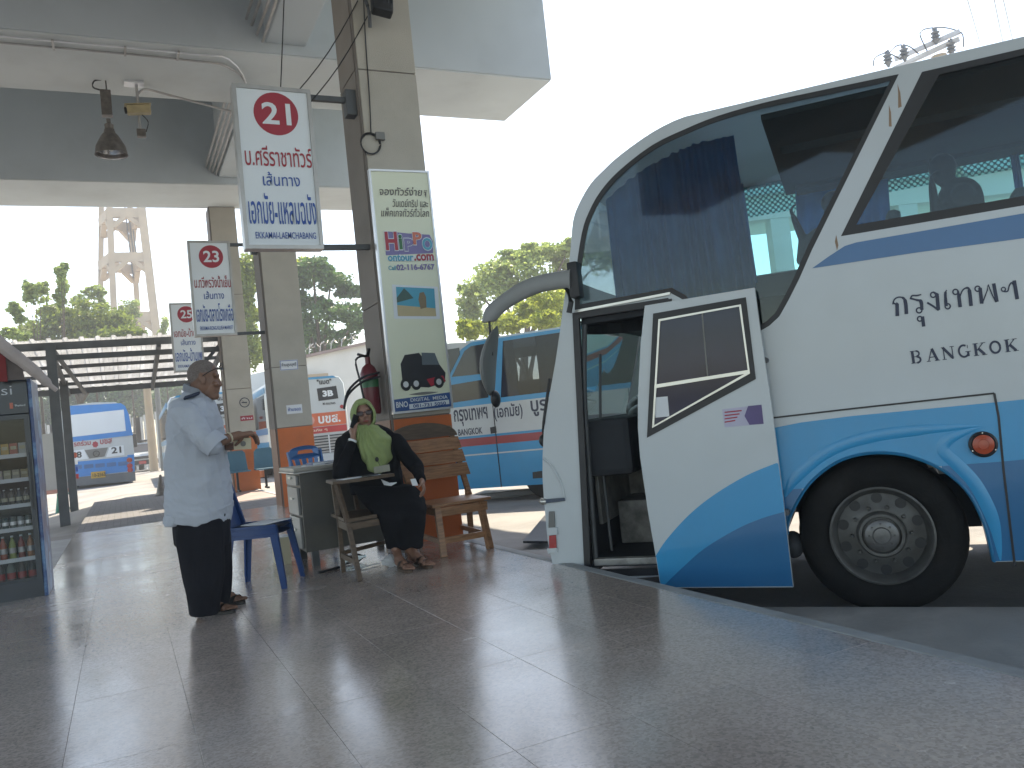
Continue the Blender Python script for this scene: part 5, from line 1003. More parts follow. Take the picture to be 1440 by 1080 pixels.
while x < X1:
    bm = nb(); rg = []
    for y in (YA-.2, YB+.25): rg.append([Vector((x+dx*K_, y, zr_(y)+.10+dz*K_)) for dx, dz in ((0, .035), (.03, .035), (.05, 0), (.115, 0), (.125, .008), (.135, 0), (.20, 0), (.22, .035), (.25, .035))])
    loft(bm, rg, close=False); bmesh.ops.solidify(bm, geom=bm.faces[:], thickness=.003); part('roof_sheet', bm, m_galv, sh); x += .245*K_
# stool with goods under shelter
YS = 27.0; cx = PY(93, 700, YS).x; S1 = 1.0
stl = thing('plastic_stool', 'green plastic stool behind the shelter post, beside the fridge', 'stool', (cx, YS, ZG))
bm = nb(); box(bm, (cx, YS, ZG+.62), (.44, .40, .05), bev=.015); part('seat', bm, m_green_plastic, stl)
for sx_ in (-1, 1):
    for sy_ in (-1, 1): bm = nb(); bar(bm, (cx+.17*sx_, YS+.16*sy_, ZG+.61), (cx+.26*sx_, YS+.24*sy_, ZG), .06, .06); part('leg', bm, m_green_plastic, stl)
bm = nb(); bar(bm, (cx-.21, YS-.2, ZG+.2), (cx+.21, YS-.2, ZG+.2), .04, .05); part('stretcher', bm, m_green_plastic, stl)
cr = thing('snack_stand', 'pale board stand with small goods behind the fridge', 'stand', (cx-.35, YS+.5, ZG))
bm = nb(); bx(bm, (cx-.75, YS+.4, ZG+.64), (cx+.12, YS+.9, ZG+2.4)); part('board', bm, m_fence, cr); bm = nb(); bx(bm, (cx-.6, YS-.1, ZG+.66), (cx+.26, YS+.3, ZG+.76)); part('tray', bm, M('pink_tray', (.5, .25, .22), .5), cr)
for k in range(4): bm = nb(); bx(bm, (cx+.2, YS+.5, ZG+1.0+.21*k), (cx+.34, YS+.7, ZG+1.14+.21*k)); part('packet', bm, [m_red_lens, m_blue_print, m_white, m_amber][k], cr)
# opposite building seen through the coach windows
ob = thing('terminal_building', 'white building with square columns seen through the coach windows', 'building', (20, 22, -.4))
cz = D0 = None
def DP(x, y, dist): return C0+ray(x, y)*(dist/F)
q = [DP(1000, 420, 24), DP(1440, 380, 24)]; dv = Vector((q[1].x-q[0].x, q[1].y-q[0].y, 0)).normalized(); nv = Vector((-dv.y, dv.x, 0)); o0_ = Vector((q[0].x, q[0].y, -.4))
def obf(u, v, n): return o0_+dv*u+nv*n+Vector((0, 0, v))
zt_ = DP(1085, 268, 24).z+.4; zc = DP(1090, 306, 24).z+.4
bm = nb(); plate(bm, [(-3, zt_-.1), (20, zt_-.1), (20, zt_+.45), (-3, zt_+.45)], [], -.25, 6, obf); part('roof', bm, M('pale_roof', (.55, .62, .60), .5), ob)
bm = nb(); plate(bm, [(-3, zc), (20, zc), (20, zt_-.11), (-3, zt_-.11)], [], -.0, .5, obf); part('lintel', bm, m_wallwhite, ob)
for u in (-2.6, .2, 2.0, 3.9, 5.8, 7.7, 9.6, 12): bm = nb(); plate(bm, [(u, 0), (u+.55, 0), (u+.55, zc-.01), (u, zc-.01)], [], 0, .5, obf); part('column', bm, m_wallwhite, ob)
bm = nb(); plate(bm, [(-3, 0), (20, 0), (20, 3.2), (-3, 3.2)], [], 3.5, 3.7, obf); part('back_wall', bm, m_wallwhite, ob)
# utility pole with insulators
up = thing('utility_pole', 'power pole crossarm with insulators showing above the coach roof', 'utility pole', tuple(DP(1318, 90, 17).xy)+(-.4,))
pc = DP(1318, 62, 17); bm = nb(); tube(bm, [Vector((pc.x, pc.y, -.4)), Vector((pc.x, pc.y, pc.z-.25))], [.2, .15], 12); part('pole', bm, m_concrete, up, smooth=True)
A1, A2 = DP(1258, 84, 17.5), DP(1350, 44, 16.8); bm = nb(); bar(bm, A1, A2, .07, .09); part('crossarm', bm, m_galv, up); bm = nb(); bar(bm, A1+Vector((.05, .1, -.16)), A2+Vector((.1, .1, -.10)), .07, .09); part('crossarm', bm, m_galv, up)
for (x, y) in ((1248, 80), (1271, 72), (1315, 48), (1337, 64)):
    c = DP(x, y, 17); bm = nb(); lathe(bm, [(.02, -.22), (.055, -.14), (.09, -.12), (.05, -.09), (.095, -.05), (.05, -.02), (.09, .03), (.045, .06), (.05, .12), (.02, .15)], c, seg=16); part('insulator', bm, M('insulator_glaze', (.20, .22, .24), .25) if x == 1248 else bpy.data.materials['insulator_glaze'], up, smooth=True)
for pts in ([(1228, 93), (1230, 82), (1240, 76), (1250, 75), (1268, 84)], [(1250, 75), (1258, 66), (1268, 63), (1280, 66), (1292, 76)], [(1304, 72), (1294, 50), (1298, 42), (1312, 39), (1330, 39), (1348, 44), (1354, 50), (1355, 66)]):
    bm = nb(); tube(bm, smoothpath([DP(x, y, 17) for x, y in pts], 4), .012, 5); part('jumper_wire', bm, m_steel, up, smooth=True)
for i, (x0, y0, x1, y1, lb) in enumerate(((1352, -30, 1378, 60, 'left'), (1392, -30, 1410, 58, 'middle'), (1404, -30, 1424, 56, 'right'))):
    bm = nb(); a = DP(x0, y0, 20); b = DP(x1, y1, 26); tube(bm, [a, b], .012, 4); tag(part('power_line', bm, m_grey), lb+' one of three thin power lines in the sky above the coach roof', 'wire')

# ================================================================ TREES
def leaf_cloud(bm, c, rad, n, size, rnd, flat=.75):
    n = int(n*2.3); size *= .58
    for _ in range(n):
        # points biased toward the clump surface
        d = Vector((rnd.gauss(0, 1), rnd.gauss(0, 1), rnd.gauss(0, 1))).normalized(); r = rnd.random()**.5*(1+.22*noise.noise(d*2.1+Vector(c)))*rnd.uniform(.85, 1.12)
        p = Vector(c)+Vector((d.x*rad[0]*r, d.y*rad[1]*r, d.z*rad[2]*r))
        s = size*rnd.uniform(.55, 1.3); a = Vector((rnd.gauss(0, 1), rnd.gauss(0, 1), rnd.gauss(0, flat))).normalized(); b = a.orthogonal().normalized(); b = (b*math.cos(rnd.random()*6)+a.cross(b)*math.sin(rnd.random()*6))
        a2 = a*s; b2 = b*s*.5
        v = [bm.verts.new(p+q) for q in (-a2, b2, a2, -b2)]; bm.faces.new(v)
def tree(name, label, base, clumps, n, size, mat, trunk=.2, seed=1, density=None):
    rnd = random.Random(seed); t = thing(name, label, 'tree', tuple(base)); bm = nb(); base = Vector(base)
    for c, rad in clumps:
        leaf_cloud(bm, c, rad, int(n*.62), size, rnd)
        for _ in range(5):
            d = Vector((rnd.gauss(0, 1), rnd.gauss(0, 1), rnd.gauss(.2, 1))).normalized(); k = rnd.uniform(.28, .5)
            leaf_cloud(bm, Vector(c)+Vector((d.x*rad[0], d.y*rad[1], d.z*rad[2]))*rnd.uniform(.8, 1.15), (rad[0]*k, rad[1]*k, rad[2]*k*.7), int(n*.10), size, rnd)
    me_n = 'crown'; bm.transform(WM[t.name].inverted()); me = bpy.data.meshes.new(me_n); bm.to_mesh(me); bm.free(); link('crown', me, mat, t)
    cc_ = sum((Vector(c) for c, r in clumps), Vector())/len(clumps); fork = base.lerp(cc_, .55)
    bm = nb(); tube(bm, smoothpath([base, base.lerp(fork, .5)+Vector((.1, 0, 0)), fork], 3), [trunk*(1-.07*k) for k in range(7)], 9); part('trunk', bm, m_bark, t, smooth=True)
    for i, (c, rad) in enumerate(clumps):
        if i % 2 == 0 or len(clumps) < 7: bm = nb(); f0 = fork+Vector((0, 0, -.2)); tube(bm, smoothpath([f0, f0.lerp(Vector(c), .5)+Vector((0, 0, .2)), Vector(c)], 2), [trunk*.45, trunk*.35, trunk*.25, trunk*.18, trunk*.1], 6); part('limb', bm, m_bark, t, smooth=True)
    return t
def clumps_px(spec, dist, depth=1.0, seed=3):
    rnd = random.Random(seed); o = []
    for x, y, rx, ry in spec:
        c = DP(x, y, dist+rnd.uniform(-depth, depth)); k = dist/F; o.append((c, (rx*k, max(rx, ry)*k, ry*k)))
    return o
def ground(x, y, dist, z): p = DP(x, y, dist); return (p.x, p.y, z)
# rounded bush tree at the left
sp = [(60, 470, 34, 26), (95, 452, 36, 24), (130, 450, 32, 22), (165, 458, 26, 24), (110, 475, 50, 22), (45, 488, 22, 18), (182, 478, 18, 20), (75, 440, 18, 12), (150, 480, 40, 20)]
tree('bushy_tree', 'rounded sunlit tree rising above the shelter roof, below the water tower', ground(110, 640, 48, -.1), clumps_px(sp, 48, 2), 900, .24, m_leaf_mid, .3, 2)
for i, (sp, lb, d_) in enumerate(((((50, 415, 16, 17), (42, 412, 10, 14), (58, 405, 10, 10)), 'pale sapling crown with large leaves, left of the tall slim sapling', 40), (((86, 385, 7, 10), (88, 400, 8, 14), (84, 420, 7, 12), (90, 376, 6, 6)), 'tall slim sapling with a feathery top above the rounded tree', 40), (((20, 435, 9, 9), (28, 448, 7, 7), (12, 470, 14, 8), (30, 475, 10, 8)), 'sparse drooping sapling at the far left', 38), (((128, 415, 12, 8), (112, 425, 12, 9), (140, 410, 8, 10), (145, 430, 8, 10)), 'thin pale branches just left of the water tower legs', 52), (((180, 430, 14, 10), (172, 440, 12, 10), (190, 440, 8, 8)), 'thin bare topped tree between the water tower legs', 60), (((232, 455, 5, 12), (228, 470, 6, 8)), 'small thin tree right of the water tower', 60))):
    tree('sapling', lb, ground(sp[0][0]+8, 640, d_, -.1), clumps_px(sp, d_, .6, i), 190, .20, m_leaf_pale, .09, 20+i)
# dark hedge trees under the shelter roof
sp = [(x, 570+10*math.sin(x), 24, 24) for x in range(60, 260, 17)]+[(x, 548, 22, 14) for x in range(70, 250, 22)]+[(x, 600, 20, 22) for x in range(60, 110, 12)]
tree('hedge_tree', 'dark dense trees behind the 48 coach and the sheet fence', ground(150, 640, 78, -.1), clumps_px(sp, 78, 2), 420, .34, m_leaf_dark, .3, 4)
# trees between pillars
sp = [(350, 380, 16, 26), (345, 430, 14, 40), (352, 480, 14, 40), (346, 400, 10, 30)]
tree('roadside_tree', 'leafy green tree seen in the narrow gap between the two far pillars', ground(350, 640, 44, -.1), clumps_px(sp, 44, 1), 950, .22, m_leaf_mid, .25, 5)
sp = [(440, 375, 24, 14), (420, 395, 22, 16), (465, 395, 30, 14), (490, 410, 18, 10), (425, 430, 26, 18), (470, 440, 34, 16), (500, 450, 14, 16), (440, 465, 30, 20), (480, 475, 22, 12), (415, 470, 20, 30), (455, 490, 30, 14)]
tree('spreading_tree', 'large green tree with layered branches between the middle and near pillars', ground(450, 640, 48, -.1), clumps_px(sp, 48, 2), 620, .25, m_leaf_dark, .35, 6)
sp = [(430, 372, 18, 10), (445, 385, 14, 8), (425, 392, 10, 8)]
tree('tree_top', 'sunlit yellow green treetop above the large layered tree', ground(430, 640, 52, -.1), clumps_px(sp, 52, 1), 420, .22, m_leaf_yellow, .2, 16)
# trees beyond the blue coach
sp = [(690, 385, 26, 20), (720, 365, 28, 14), (760, 355, 32, 12), (790, 372, 20, 24), (670, 410, 22, 24), (700, 400, 30, 26), (745, 385, 30, 26), (660, 440, 18, 24), (800, 350, 20, 12), (830, 345, 20, 14), (850, 360, 25, 30)]
tree('street_tree', 'tall pale hazy tree behind the blue coach', ground(730, 640, 46, -.3), clumps_px(sp, 46, 2), 620, .24, m_leaf_pale, .35, 7)
sp = [(770, 420, 26, 24), (740, 440, 26, 22), (715, 455, 22, 16), (790, 440, 18, 26), (690, 460, 20, 14), (660, 465, 18, 14), (765, 450, 26, 12), (785, 405, 14, 12)]
tree('street_tree', 'bright yellow green sunlit tree behind the blue coach', ground(750, 640, 36, -.3), clumps_px(sp, 36, 2), 800, .17, m_leaf_yellow, .25, 8)

# ================================================================ DRINKS FRIDGE
FX1, FX0, FY0, FY1, FH = -.66, -1.34, 8.2, 8.85, 1.88
fg = thing('drinks_fridge', 'tall dark blue glass fronted drinks fridge at the left edge', 'fridge', ((FX0+FX1)/2, (FY0+FY1)/2, -.0))
bm = nb(); bx(bm, (FX1-.03, FY0, .0), (FX1, FY1, FH), bev=.006); part('side_wall', bm, m_fridge_blue, fg)
bm = nb(); bx(bm, (FX0, FY0, .0), (FX0+.03, FY1, FH)); part('side_wall', bm, m_fridge_blue, fg)
bm = nb(); bx(bm, (FX0+.031, FY1-.04, .0), (FX1-.031, FY1, FH)); part('back_wall', bm, m_dark, fg)
bm = nb(); bx(bm, (FX0+.031, FY0-.012, FH-.30), (FX1-.031, FY0+.1, FH-.004), bev=.006); hd = part('header_panel', bm, m_fridge_dark, fg)
bm = nb(); bx(bm, (FX0+.031, FY0+.02, .0), (FX1-.031, FY1-.041, .17)); part('plinth', bm, m_fridge_dark, fg)
bm = nb(); bx(bm, (FX0+.031, FY0+.10, FH-.30), (FX1-.031, FY1-.041, FH-.004)); part('top_box', bm, m_dark, fg)
text('lettering', 'pepsi', (-1.115, FY0-.013, FH-.155), (1, 0, 0), (0, 0, 1), .31, .10, M('pale_logo', (.5, .52, .55), .4), fg, weight=-.008)
bm = nb(); bx(bm, (FX1-.17, FY0-.016, FH-.25), (FX1-.145, FY0-.013, FH-.20)); part('logo_mark', bm, m_amber, fg); text('lettering', 'Thailand', (FX1-.135, FY0-.013, FH-.235), (1, 0, 0), (0, 0, 1), .08, .016, m_white, fg)
DZ0, DZ1 = .10, FH-.305
bm = nb(); plate(bm, [(FX0+.031, DZ0), (FX1-.031, DZ0), (FX1-.031, DZ1), (FX0+.031, DZ1)], [[(FX0+.06, DZ0+.05), (FX1-.075, DZ0+.05), (FX1-.075, DZ1-.04), (FX0+.06, DZ1-.04)]], FY0-.012, FY0+.018, lambda u, v, n: Vector((u, n, v))); dr = part('door', bm, m_fridge_dark, fg)
bm = nb(); bx(bm, (FX0+.055, FY0+.003, DZ0+.045), (FX1-.07, FY0+.006, DZ1-.035)); part('door_glass', bm, glass('grey_fridge_glass', (.85, .86, .87), .02, .45), dr)
bm = nb(); bx(bm, (FX1-.062, FY0-.02, .75), (FX1-.045, FY0-.012, 1.25)); part('handle', bm, m_black, dr)
m_side_print = M('fridge_print', (.20, .36, .52), .3, var=.3, scale=7)
for k in range(7):
    rnd = random.Random(k); a = .25+.20*k; bm = nb(); lathe(bm, [(rnd.uniform(.03, .10), 0), (.02, .002)], (FX1+.001, FY0+.3+rnd.uniform(-.2, .2), a), (1, 0, 0), 12); part('printed_drop', bm, m_side_print, fg)
shz = [PY(0, y, 8.45).z for y in (658, 695, 727, 747, 775, 838)]; shz = [PY(30, y, 8.3).z for y in (660, 692, 724, 753, 766, 826)]
shz = [1.215, .985, .75, .575, .33, .10]
shelf_rows = []
yz0 = [PY(30, y, 8.25).z for y in (657, 690, 723, 752, 764, 820)]
def shelf(z):
    bm = nb(); bx(bm, (FX0+.035, FY0+.05, z-.012), (FX1-.035, FY1-.05, z)); part('shelf', bm, m_alu, fg)
    bm = nb(); bx(bm, (FX0+.04, FY0+.035, z-.022), (FX1-.04, FY0+.048, z+.012)); part('price_rail', bm, m_paper, fg)
rows = [(1.23, 'carton', .062, .105, ((.45, .48, .50), (.45, .08, .07), (.50, .30, .06), (.30, .32, .36), (.22, .12, .10), (.4, .4, .38))), (1.02, 'carton', .060, .085, ((.35, .28, .14), (.33, .30, .24), (.36, .33, .22), (.42, .34, .32), (.34, .27, .14), (.3, .28, .25), (.25, .2, .15))), (.80, 'dark_bottle', .052, .14, ((.03, .02, .02), (.025, .03, .035), (.05, .03, .02))), (.60, 'can', .055, .10, ((.05, .09, .08), (.25, .27, .28), (.04, .07, .07))), (.34, 'juice_bottle', .064, .20, ((.42, .14, .03), (.30, .05, .04), (.28, .33, .06), (.46, .10, .04), (.30, .24, .06))), (.115, 'cola_bottle', .075, .23, ((.03, .015, .012), (.04, .015, .012), (.12, .14, .12), (.05, .02, .02), (.02, .09, .04)))]
bot = {}
desc = {'carton': 'small drink carton', 'dark_bottle': 'small dark coffee bottle', 'can': 'drink can', 'juice_bottle': 'bright juice bottle', 'cola_bottle': 'large soft drink bottle'}
ordn = ['first', 'second', 'third', 'fourth', 'fifth', 'sixth', 'seventh', 'eighth', 'ninth', 'tenth', 'eleventh']
shn = ['top', 'second', 'third', 'fourth', 'fifth', 'bottom']
for ri, (z, kind, wd, ht, cols) in enumerate(rows):
    shelf(z)
    x = FX1-.115; i = 0
    while x > FX0+.08 and i < 9:
        cidx = i % len(cols); key = (kind, cols[cidx])
        mt = bot.get(key)
        if mt is None: mt = M(kind+'_print', cols[cidx], .3, var=.12, scale=25); bot[key] = mt
        col_n = ['grey', 'red', 'yellow', 'pale', 'brown', 'white', 'tan']
        r = thing(kind, '%s on the %s fridge shelf, %s from the right end' % (desc[kind], shn[ri], ordn[i]), 'drink', (x, FY0+.13, z+.001), group='%ss on the %s shelf of the fridge' % (desc[kind], shn[ri]))
        y = FY0+.13; zz = z+.001
        if kind == 'carton':
            bm = nb(); box(bm, (x, y, zz+ht/2), (wd*.92, .05, ht), bev=.003); part('pack', bm, mt, r); bm = nb(); box(bm, (x, y-.0262, zz+ht*.62), (wd*.7, .001, ht*.28)); part('pack_label', bm, m_paper2, r)
        elif kind == 'can':
            bm = nb(); lathe(bm, [(.020, 0), (.026, .008), (.026, ht-.01), (.02, ht)], (x, y, zz), seg=16); part('can_body', bm, mt, r, smooth=True); bm = nb(); lathe(bm, [(.0262, ht*.3), (.0262, ht*.6)], (x, y, zz), seg=16); part('can_band', bm, m_alu_light, r, smooth=True)
        else:
            rr = wd*.44; bm = nb(); lathe(bm, [(rr*.9, 0), (rr, .01), (rr*.93, ht*.3), (rr, ht*.55), (rr*.85, ht*.68), (rr*.35, ht*.86), (rr*.35, ht*.94)], (x, y, zz), seg=16); part('bottle_body', bm, mt, r, smooth=True)
            bm = nb(); lathe(bm, [(rr*.42, ht*.93), (rr*.42, ht)], (x, y, zz), seg=12); part('cap', bm, m_white if kind != 'cola_bottle' else m_red_lens, r)
            bm = nb(); lathe(bm, [(rr*1.02, ht*.25), (rr*1.02, ht*.48)], (x, y, zz), seg=16); part('bottle_label', bm, m_red_lens if kind == 'cola_bottle' else (m_paper2 if kind == 'dark_bottle' else m_alu), r, smooth=True)
        x -= wd*1.06; i += 1
# cloth canopy edge above the fridge: pale rolled edge with a red lining
aw = thing('sunshade', 'pale folded sunshade edge with red lining above the fridge', 'sunshade', (-.9, 8.0, 1.9))
tp = [(-14, 470), (10, 492), (30, 507), (50, 523), (66, 538), (80, 549)]
P8 = lambda x, y, Y=8.0: PY(x, y, Y)
bm = nb(); tube(bm, smoothpath([P8(*p) for p in tp], 3), [.055]*6+[.05]*4+[.04]*3+[.02]*3, 9); part('rolled_edge', bm, M('cream_canvas', (.45, .38, .35), .8, var=.15, scale=8), aw, smooth=True)
bm = nb(); pts = [P8(-60, 480), P8(-5, 488), P8(30, 515), P8(34, 533), P8(-60, 533)]; plate(bm, [(p.x, p.z) for p in pts], [], 8.05, 8.07, lambda u, v, n: Vector((u, n, v))); part('side_cloth', bm, M('brown_canvas', (.16, .13, .12), .9, var=.3, scale=6), aw)
bm = nb(); pts = [P8(-2, 484), P8(6, 492), P8(10, 536), P8(-2, 536)]; plate(bm, [(p.x, p.z) for p in pts], [], 8.03, 8.045, lambda u, v, n: Vector((u, n, v))); part('red_lining', bm, M('red_canvas', (.22, .03, .03), .9), aw)

# ================================================================ FURNITURE
# steel desk
dk = thing('steel_desk', 'old grey steel desk with pale top in front of the pillars', 'desk', (1.8, 7.5, 0))
X0, X1, Y0, Y1, ZT = 1.34, 2.26, 7.20, 7.86, .86
bm = nb(); bx(bm, (X0-.03, Y0-.03, ZT-.035), (X1+.03, Y1+.03, ZT), bev=.01); part('desk_top', bm, m_desk_top, dk)
bm = nb(); bx(bm, (X0-.035, Y0-.035, ZT-.05), (X1+.035, Y1+.035, ZT-.036), bev=.004); part('top_trim', bm, m_alu, dk)
bm = nb(); bx(bm, (X0+.02, Y0, .13), (X1, Y0+.02, ZT-.051)); part('modesty_panel', bm, m_desk, dk)
bm = nb(); bx(bm, (X0+.025, Y0+.021, .13), (X0+.38, Y1-.005, ZT-.051)); part('pedestal', bm, m_desk, dk)
bm = nb(); bx(bm, (X1-.03, Y0+.021, .13), (X1, Y1, ZT-.051)); part('end_panel', bm, m_desk, dk)
for (za, zb) in ((.70, .80), (.44, .69), (.15, .43)):
    bm = nb(); bx(bm, (X0-.0, Y0+.08, za+.006), (X0+.024, Y1-.12, zb-.006), bev=.004); d_ = part('drawer', bm, m_drawer, dk); bm = nb(); box(bm, (X0-.008, (Y0+Y1)/2-.02, (za+zb)/2+.02), (.016, .12, .02), bev=.003); part('handle', bm, m_chrome, d_)
for x in (X0+.10, X1-.08):
    for y in (Y0+.05, Y1-.06): bm = nb(); bx(bm, (x-.03, y-.03, 0), (x+.03, y+.03, .13)); part('leg', bm, m_steel, dk)
# items on the desk
bk = thing('notebook', 'small blue notebook on the left corner of the desk', 'notebook', (1.62, 7.5, ZT)); bm = nb(); box(bm, (1.60, 7.42, ZT+.014), (.22, .15, .022), rz=.2, bev=.003); part('cover', bm, m_blue_plastic, bk); bm = nb(); box(bm, (1.602, 7.418, ZT+.014), (.218, .146, .016), rz=.2); part('pages', bm, m_paper, bk)
tag(part('paper_sheet', (lambda b: box(b, (1.52, 7.36, ZT+.003), (.2, .15, .003), rz=-.3))(nb()), m_paper), 'loose white paper under the blue notebook on the desk', 'paper')
tag(part('pen', (lambda b: tube(b, [(1.72, 7.34, ZT+.008), (1.85, 7.40, ZT+.008)], .006, 6))(nb()), m_red_lens), 'red pen lying on the desk beside the notebook', 'pen')
bm = nb(); lathe(bm, [(.03, 0), (.032, .05), (.028, .09), (.012, .11), (.012, .125)], (1.93, 7.30, ZT), seg=16); tag(part('glass_bottle', bm, m_glass_clear, smooth=True), 'small clear bottle on the near edge of the desk', 'bottle')
# plastic chair (stackable armless)
def plastic_chair(name, label, mat, group=None, monoblock=True, slots=True):
    t = thing(name, label, 'chair', group=group); W_ = .42
    bm = nb(); rings = []
    for i, y in enumerate(np.linspace(-.20, .20, 7)):
        rings.append([Vector((x, y, .435-.014*math.cos(x*6)-.012*(1 if abs(i-3) < 3 else -.3)-(.02 if i == 0 else 0))) for x in np.linspace(-W_/2, W_/2, 9)])
    loft(bm, rings, close=False); bmesh.ops.solidify(bm, geom=bm.faces[:], thickness=.012); part('seat', bm, mat, t, local=True, smooth=True)
    # backrest: outline with a grip hole and slots, curved
    def bf(u, v, n): return Vector((u, .20+.10*v/.42-.05*(1-(u/.21)**2)*1.0+.03+n, .43+v))
    o = [(-.185, 0), (-.205, .15), (-.20, .30), (-.17, .385), (-.10, .415), (0, .425), (.10, .415), (.17, .385), (.20, .30), (.205, .15), (.185, 0)]
    o = [(p.x, p.y) for p in smoothpath([(a, b, 0) for a, b in o], 2)]
    holes = [[(-.10, .335), (.10, .335), (.085, .372), (0, .38), (-.085, .372)]]
    if slots:
        for k in range(5): c = -.12+.06*k; holes.append([(c-.012+.1*c, .10), (c+.012+.1*c, .10), (c+.014+.3*c, .28), (c-.014+.3*c, .28)])
    bm = nb(); plate(bm, o, holes, -.006, .006, bf); part('backrest', bm, mat, t, local=True)
    for sx_ in (-1, 1):
        for sy_, y0 in ((-1, -.19), (1, .19)):
            a = Vector((sx_*.185, y0, .43)); b = Vector((sx_*.235, y0+sy_*.055, 0)); bm = nb(); u = (b-a)
            rg = []
            for q in (0, .35, .7, 1):
                c = a.lerp(b, q); w_ = .034-.010*q; rg.append([c+Vector((sx_*0, 0, 0))+Vector((dx, dy, 0)) for dx, dy in ((-w_*sx_*.9, -w_*sy_*-.0), (w_*.25*sx_, 0), (w_*.25*sx_, -w_*sy_*1.6), (w_*.0*sx_, -w_*sy_*1.6), (0, -w_*.35*sy_), (-w_*.9*sx_, -w_*.35*sy_))])
            loft(bm, rg); part('leg', bm, mat, t, local=True)
        bm = nb(); bar(bm, (sx_*.195, -.19, .415), (sx_*.195, .20, .415), .012, .05); part('side_apron', bm, mat, t, local=True)
        bm = nb(); bar(bm, (sx_*.188, .20, .44), (sx_*.200, .30, .80), .02, .03); part('back_post', bm, mat, t, local=True)
    return t
def place(t, x, y, rot, z=0): t.location = (x, y, z); t.rotation_euler = (0, 0, rot); WM[t.name] = Matrix.Translation((x, y, z)) @ Matrix.Rotation(rot, 4, 'Z'); return t
# chairs behind the man: open side (front) facing camera right
ch = plastic_chair('plastic_chair', 'dark blue plastic chair beside the standing man, lower of the stacked pair', m_blue_plastic, 'dark blue chairs stacked beside the man', slots=False)
CR = R(-30)+math.pi/2+R(22); place(ch, .93, 6.72, R(62), 0)
c2_ = copy_tree(ch); c2_['label'] = 'dark blue plastic chair nested on top of the pair beside the standing man'; place(c2_, .93, 6.72, R(62), .045)
c3_ = plastic_chair('plastic_chair', 'mid blue plastic chair with slotted back behind the desk', m_blue_plastic2); place(c3_, 1.93, 9.1, R(-165)+math.pi, .17)
bm = nb(); box(bm, (1.93, 9.1, .085), (.5, .5, .168), rz=.2, bev=.02); tag(part('wooden_platform', bm, m_wood_dark), 'low wooden platform under the slotted blue chair', 'platform')
tag(part('newspaper', (lambda b: box(b, (.97, 6.66, .492), (.30, .24, .006), rz=R(40)))(nb()), m_paper), 'folded newspaper on the seat of the blue chairs', 'newspaper')
# wooden chair with plank back by the pillar
wc = thing('wooden_chair', 'varnished wooden chair with a round topped plank back against the orange pillar', 'chair', (2.58, 6.85, 0))
def qd(bm, a, b, w_, h_): return bar(bm, a, b, w_, h_, bev=.004)
for nm, a, b in (('leg', (2.345, 6.50, 0), (2.35, 6.56, .41)), ('leg', (2.77, 6.50, 0), (2.745, 6.56, .41)), ('leg', (2.40, 7.30, 0), (2.33, 7.00, .47)), ('leg', (2.93, 7.30, 0), (2.82, 7.00, .47))):
    bm = nb(); qd(bm, a, b, .055, .045); part(nm, bm, m_wood, wc)
for a, b in (((2.30, 6.98, .40), (2.24, 7.26, 1.08)), ((2.83, 6.98, .40), (2.80, 7.26, 1.08))): bm = nb(); qd(bm, a, b, .05, .03); part('back_post', bm, m_wood, wc)
for k in range(5):
    y = 6.53+.103*k; bm = nb(); bx(bm, (2.30-.005*k, y, .413), (2.84, y+.098, .438), bev=.004); part('seat_board', bm, m_wood, wc)
bm = nb(); bx(bm, (2.33, 6.535, .33), (2.80, 6.56, .405)); part('front_rail', bm, m_wood, wc)
for x in (2.34, 2.765): bm = nb(); bar(bm, (x, 6.56, .37), (x+.02, 7.05, .37), .025, .06); part('side_rail', bm, m_wood, wc)
bm = nb(); bar(bm, (2.36, 6.53, .13), (2.76, 6.53, .13), .025, .05); part('stretcher', bm, m_wood, wc)
for x in (2.355, 2.79): bm = nb(); bar(bm, (x, 6.53, .12), (x+.03, 7.25, .12), .025, .04); part('side_stretcher', bm, m_wood, wc)
bkf = lambda u, v, n: Vector((2.275+u-.045*v/.6, 7.06+.30*v/.7-.02+n, .60+v))
for k in range(3): v0 = .02+.122*k; bm = nb(); plate(bm, [(-.02-.01*k, v0), (.60+.0*k, v0), (.60, v0+.112), (-.025-.01*k, v0+.112)], [], -.03, -.004, bkf); part('back_plank', bm, m_wood if k != 1 else m_wood, wc)
v0 = .388; bm = nb(); plate(bm, [(-.05, v0), (.60, v0)]+[(.275+.325*math.cos(a), v0+.02+.125*math.sin(a)) for a in np.linspace(.05, math.pi-.05, 14)], [], -.03, -.004, bkf); part('back_crest', bm, m_wood_dark, wc)
# tablet arm chair (the woman sits in it)
tc_ = thing('tablet_arm_chair', 'worn wooden chair with writing tablet that the woman sits on', 'chair', (1.85, 6.55, 0))
for a, b in (((1.53, 6.13, 0), (1.515, 6.28, .46)), ((1.535, 6.66, 0), (1.53, 6.62, .46)), ((2.12, 6.47, 0), (2.02, 6.38, .44)), ((2.12, 6.95, 0), (2.05, 6.85, .46)), ((1.515, 6.28, .44), (1.47, 6.34, .74)), ((1.53, 6.65, .44), (1.53, 6.70, .74))):
    bm = nb(); bar(bm, a, b, .035, .035, bev=.004); part('leg' if a[2] == 0 else 'tablet_post', bm, m_wood_dark if a[0] < 1.6 else m_alu, tc_)
bm = nb(); plate(bm, [(1.50, 6.25), (2.04, 6.33), (2.07, 6.87), (1.53, 6.90)], [], .435, .46, lambda u, v, n: Vector((u, v, n))); part('seat', bm, m_wood_dark, tc_)
bm = nb(); bar(bm, (1.52, 6.17, .14), (1.53, 6.64, .14), .02, .04); bar(bm, (1.54, 6.62, .16), (2.1, 6.9, .16), .02, .03); part('stretcher', bm, m_wood_dark, tc_)
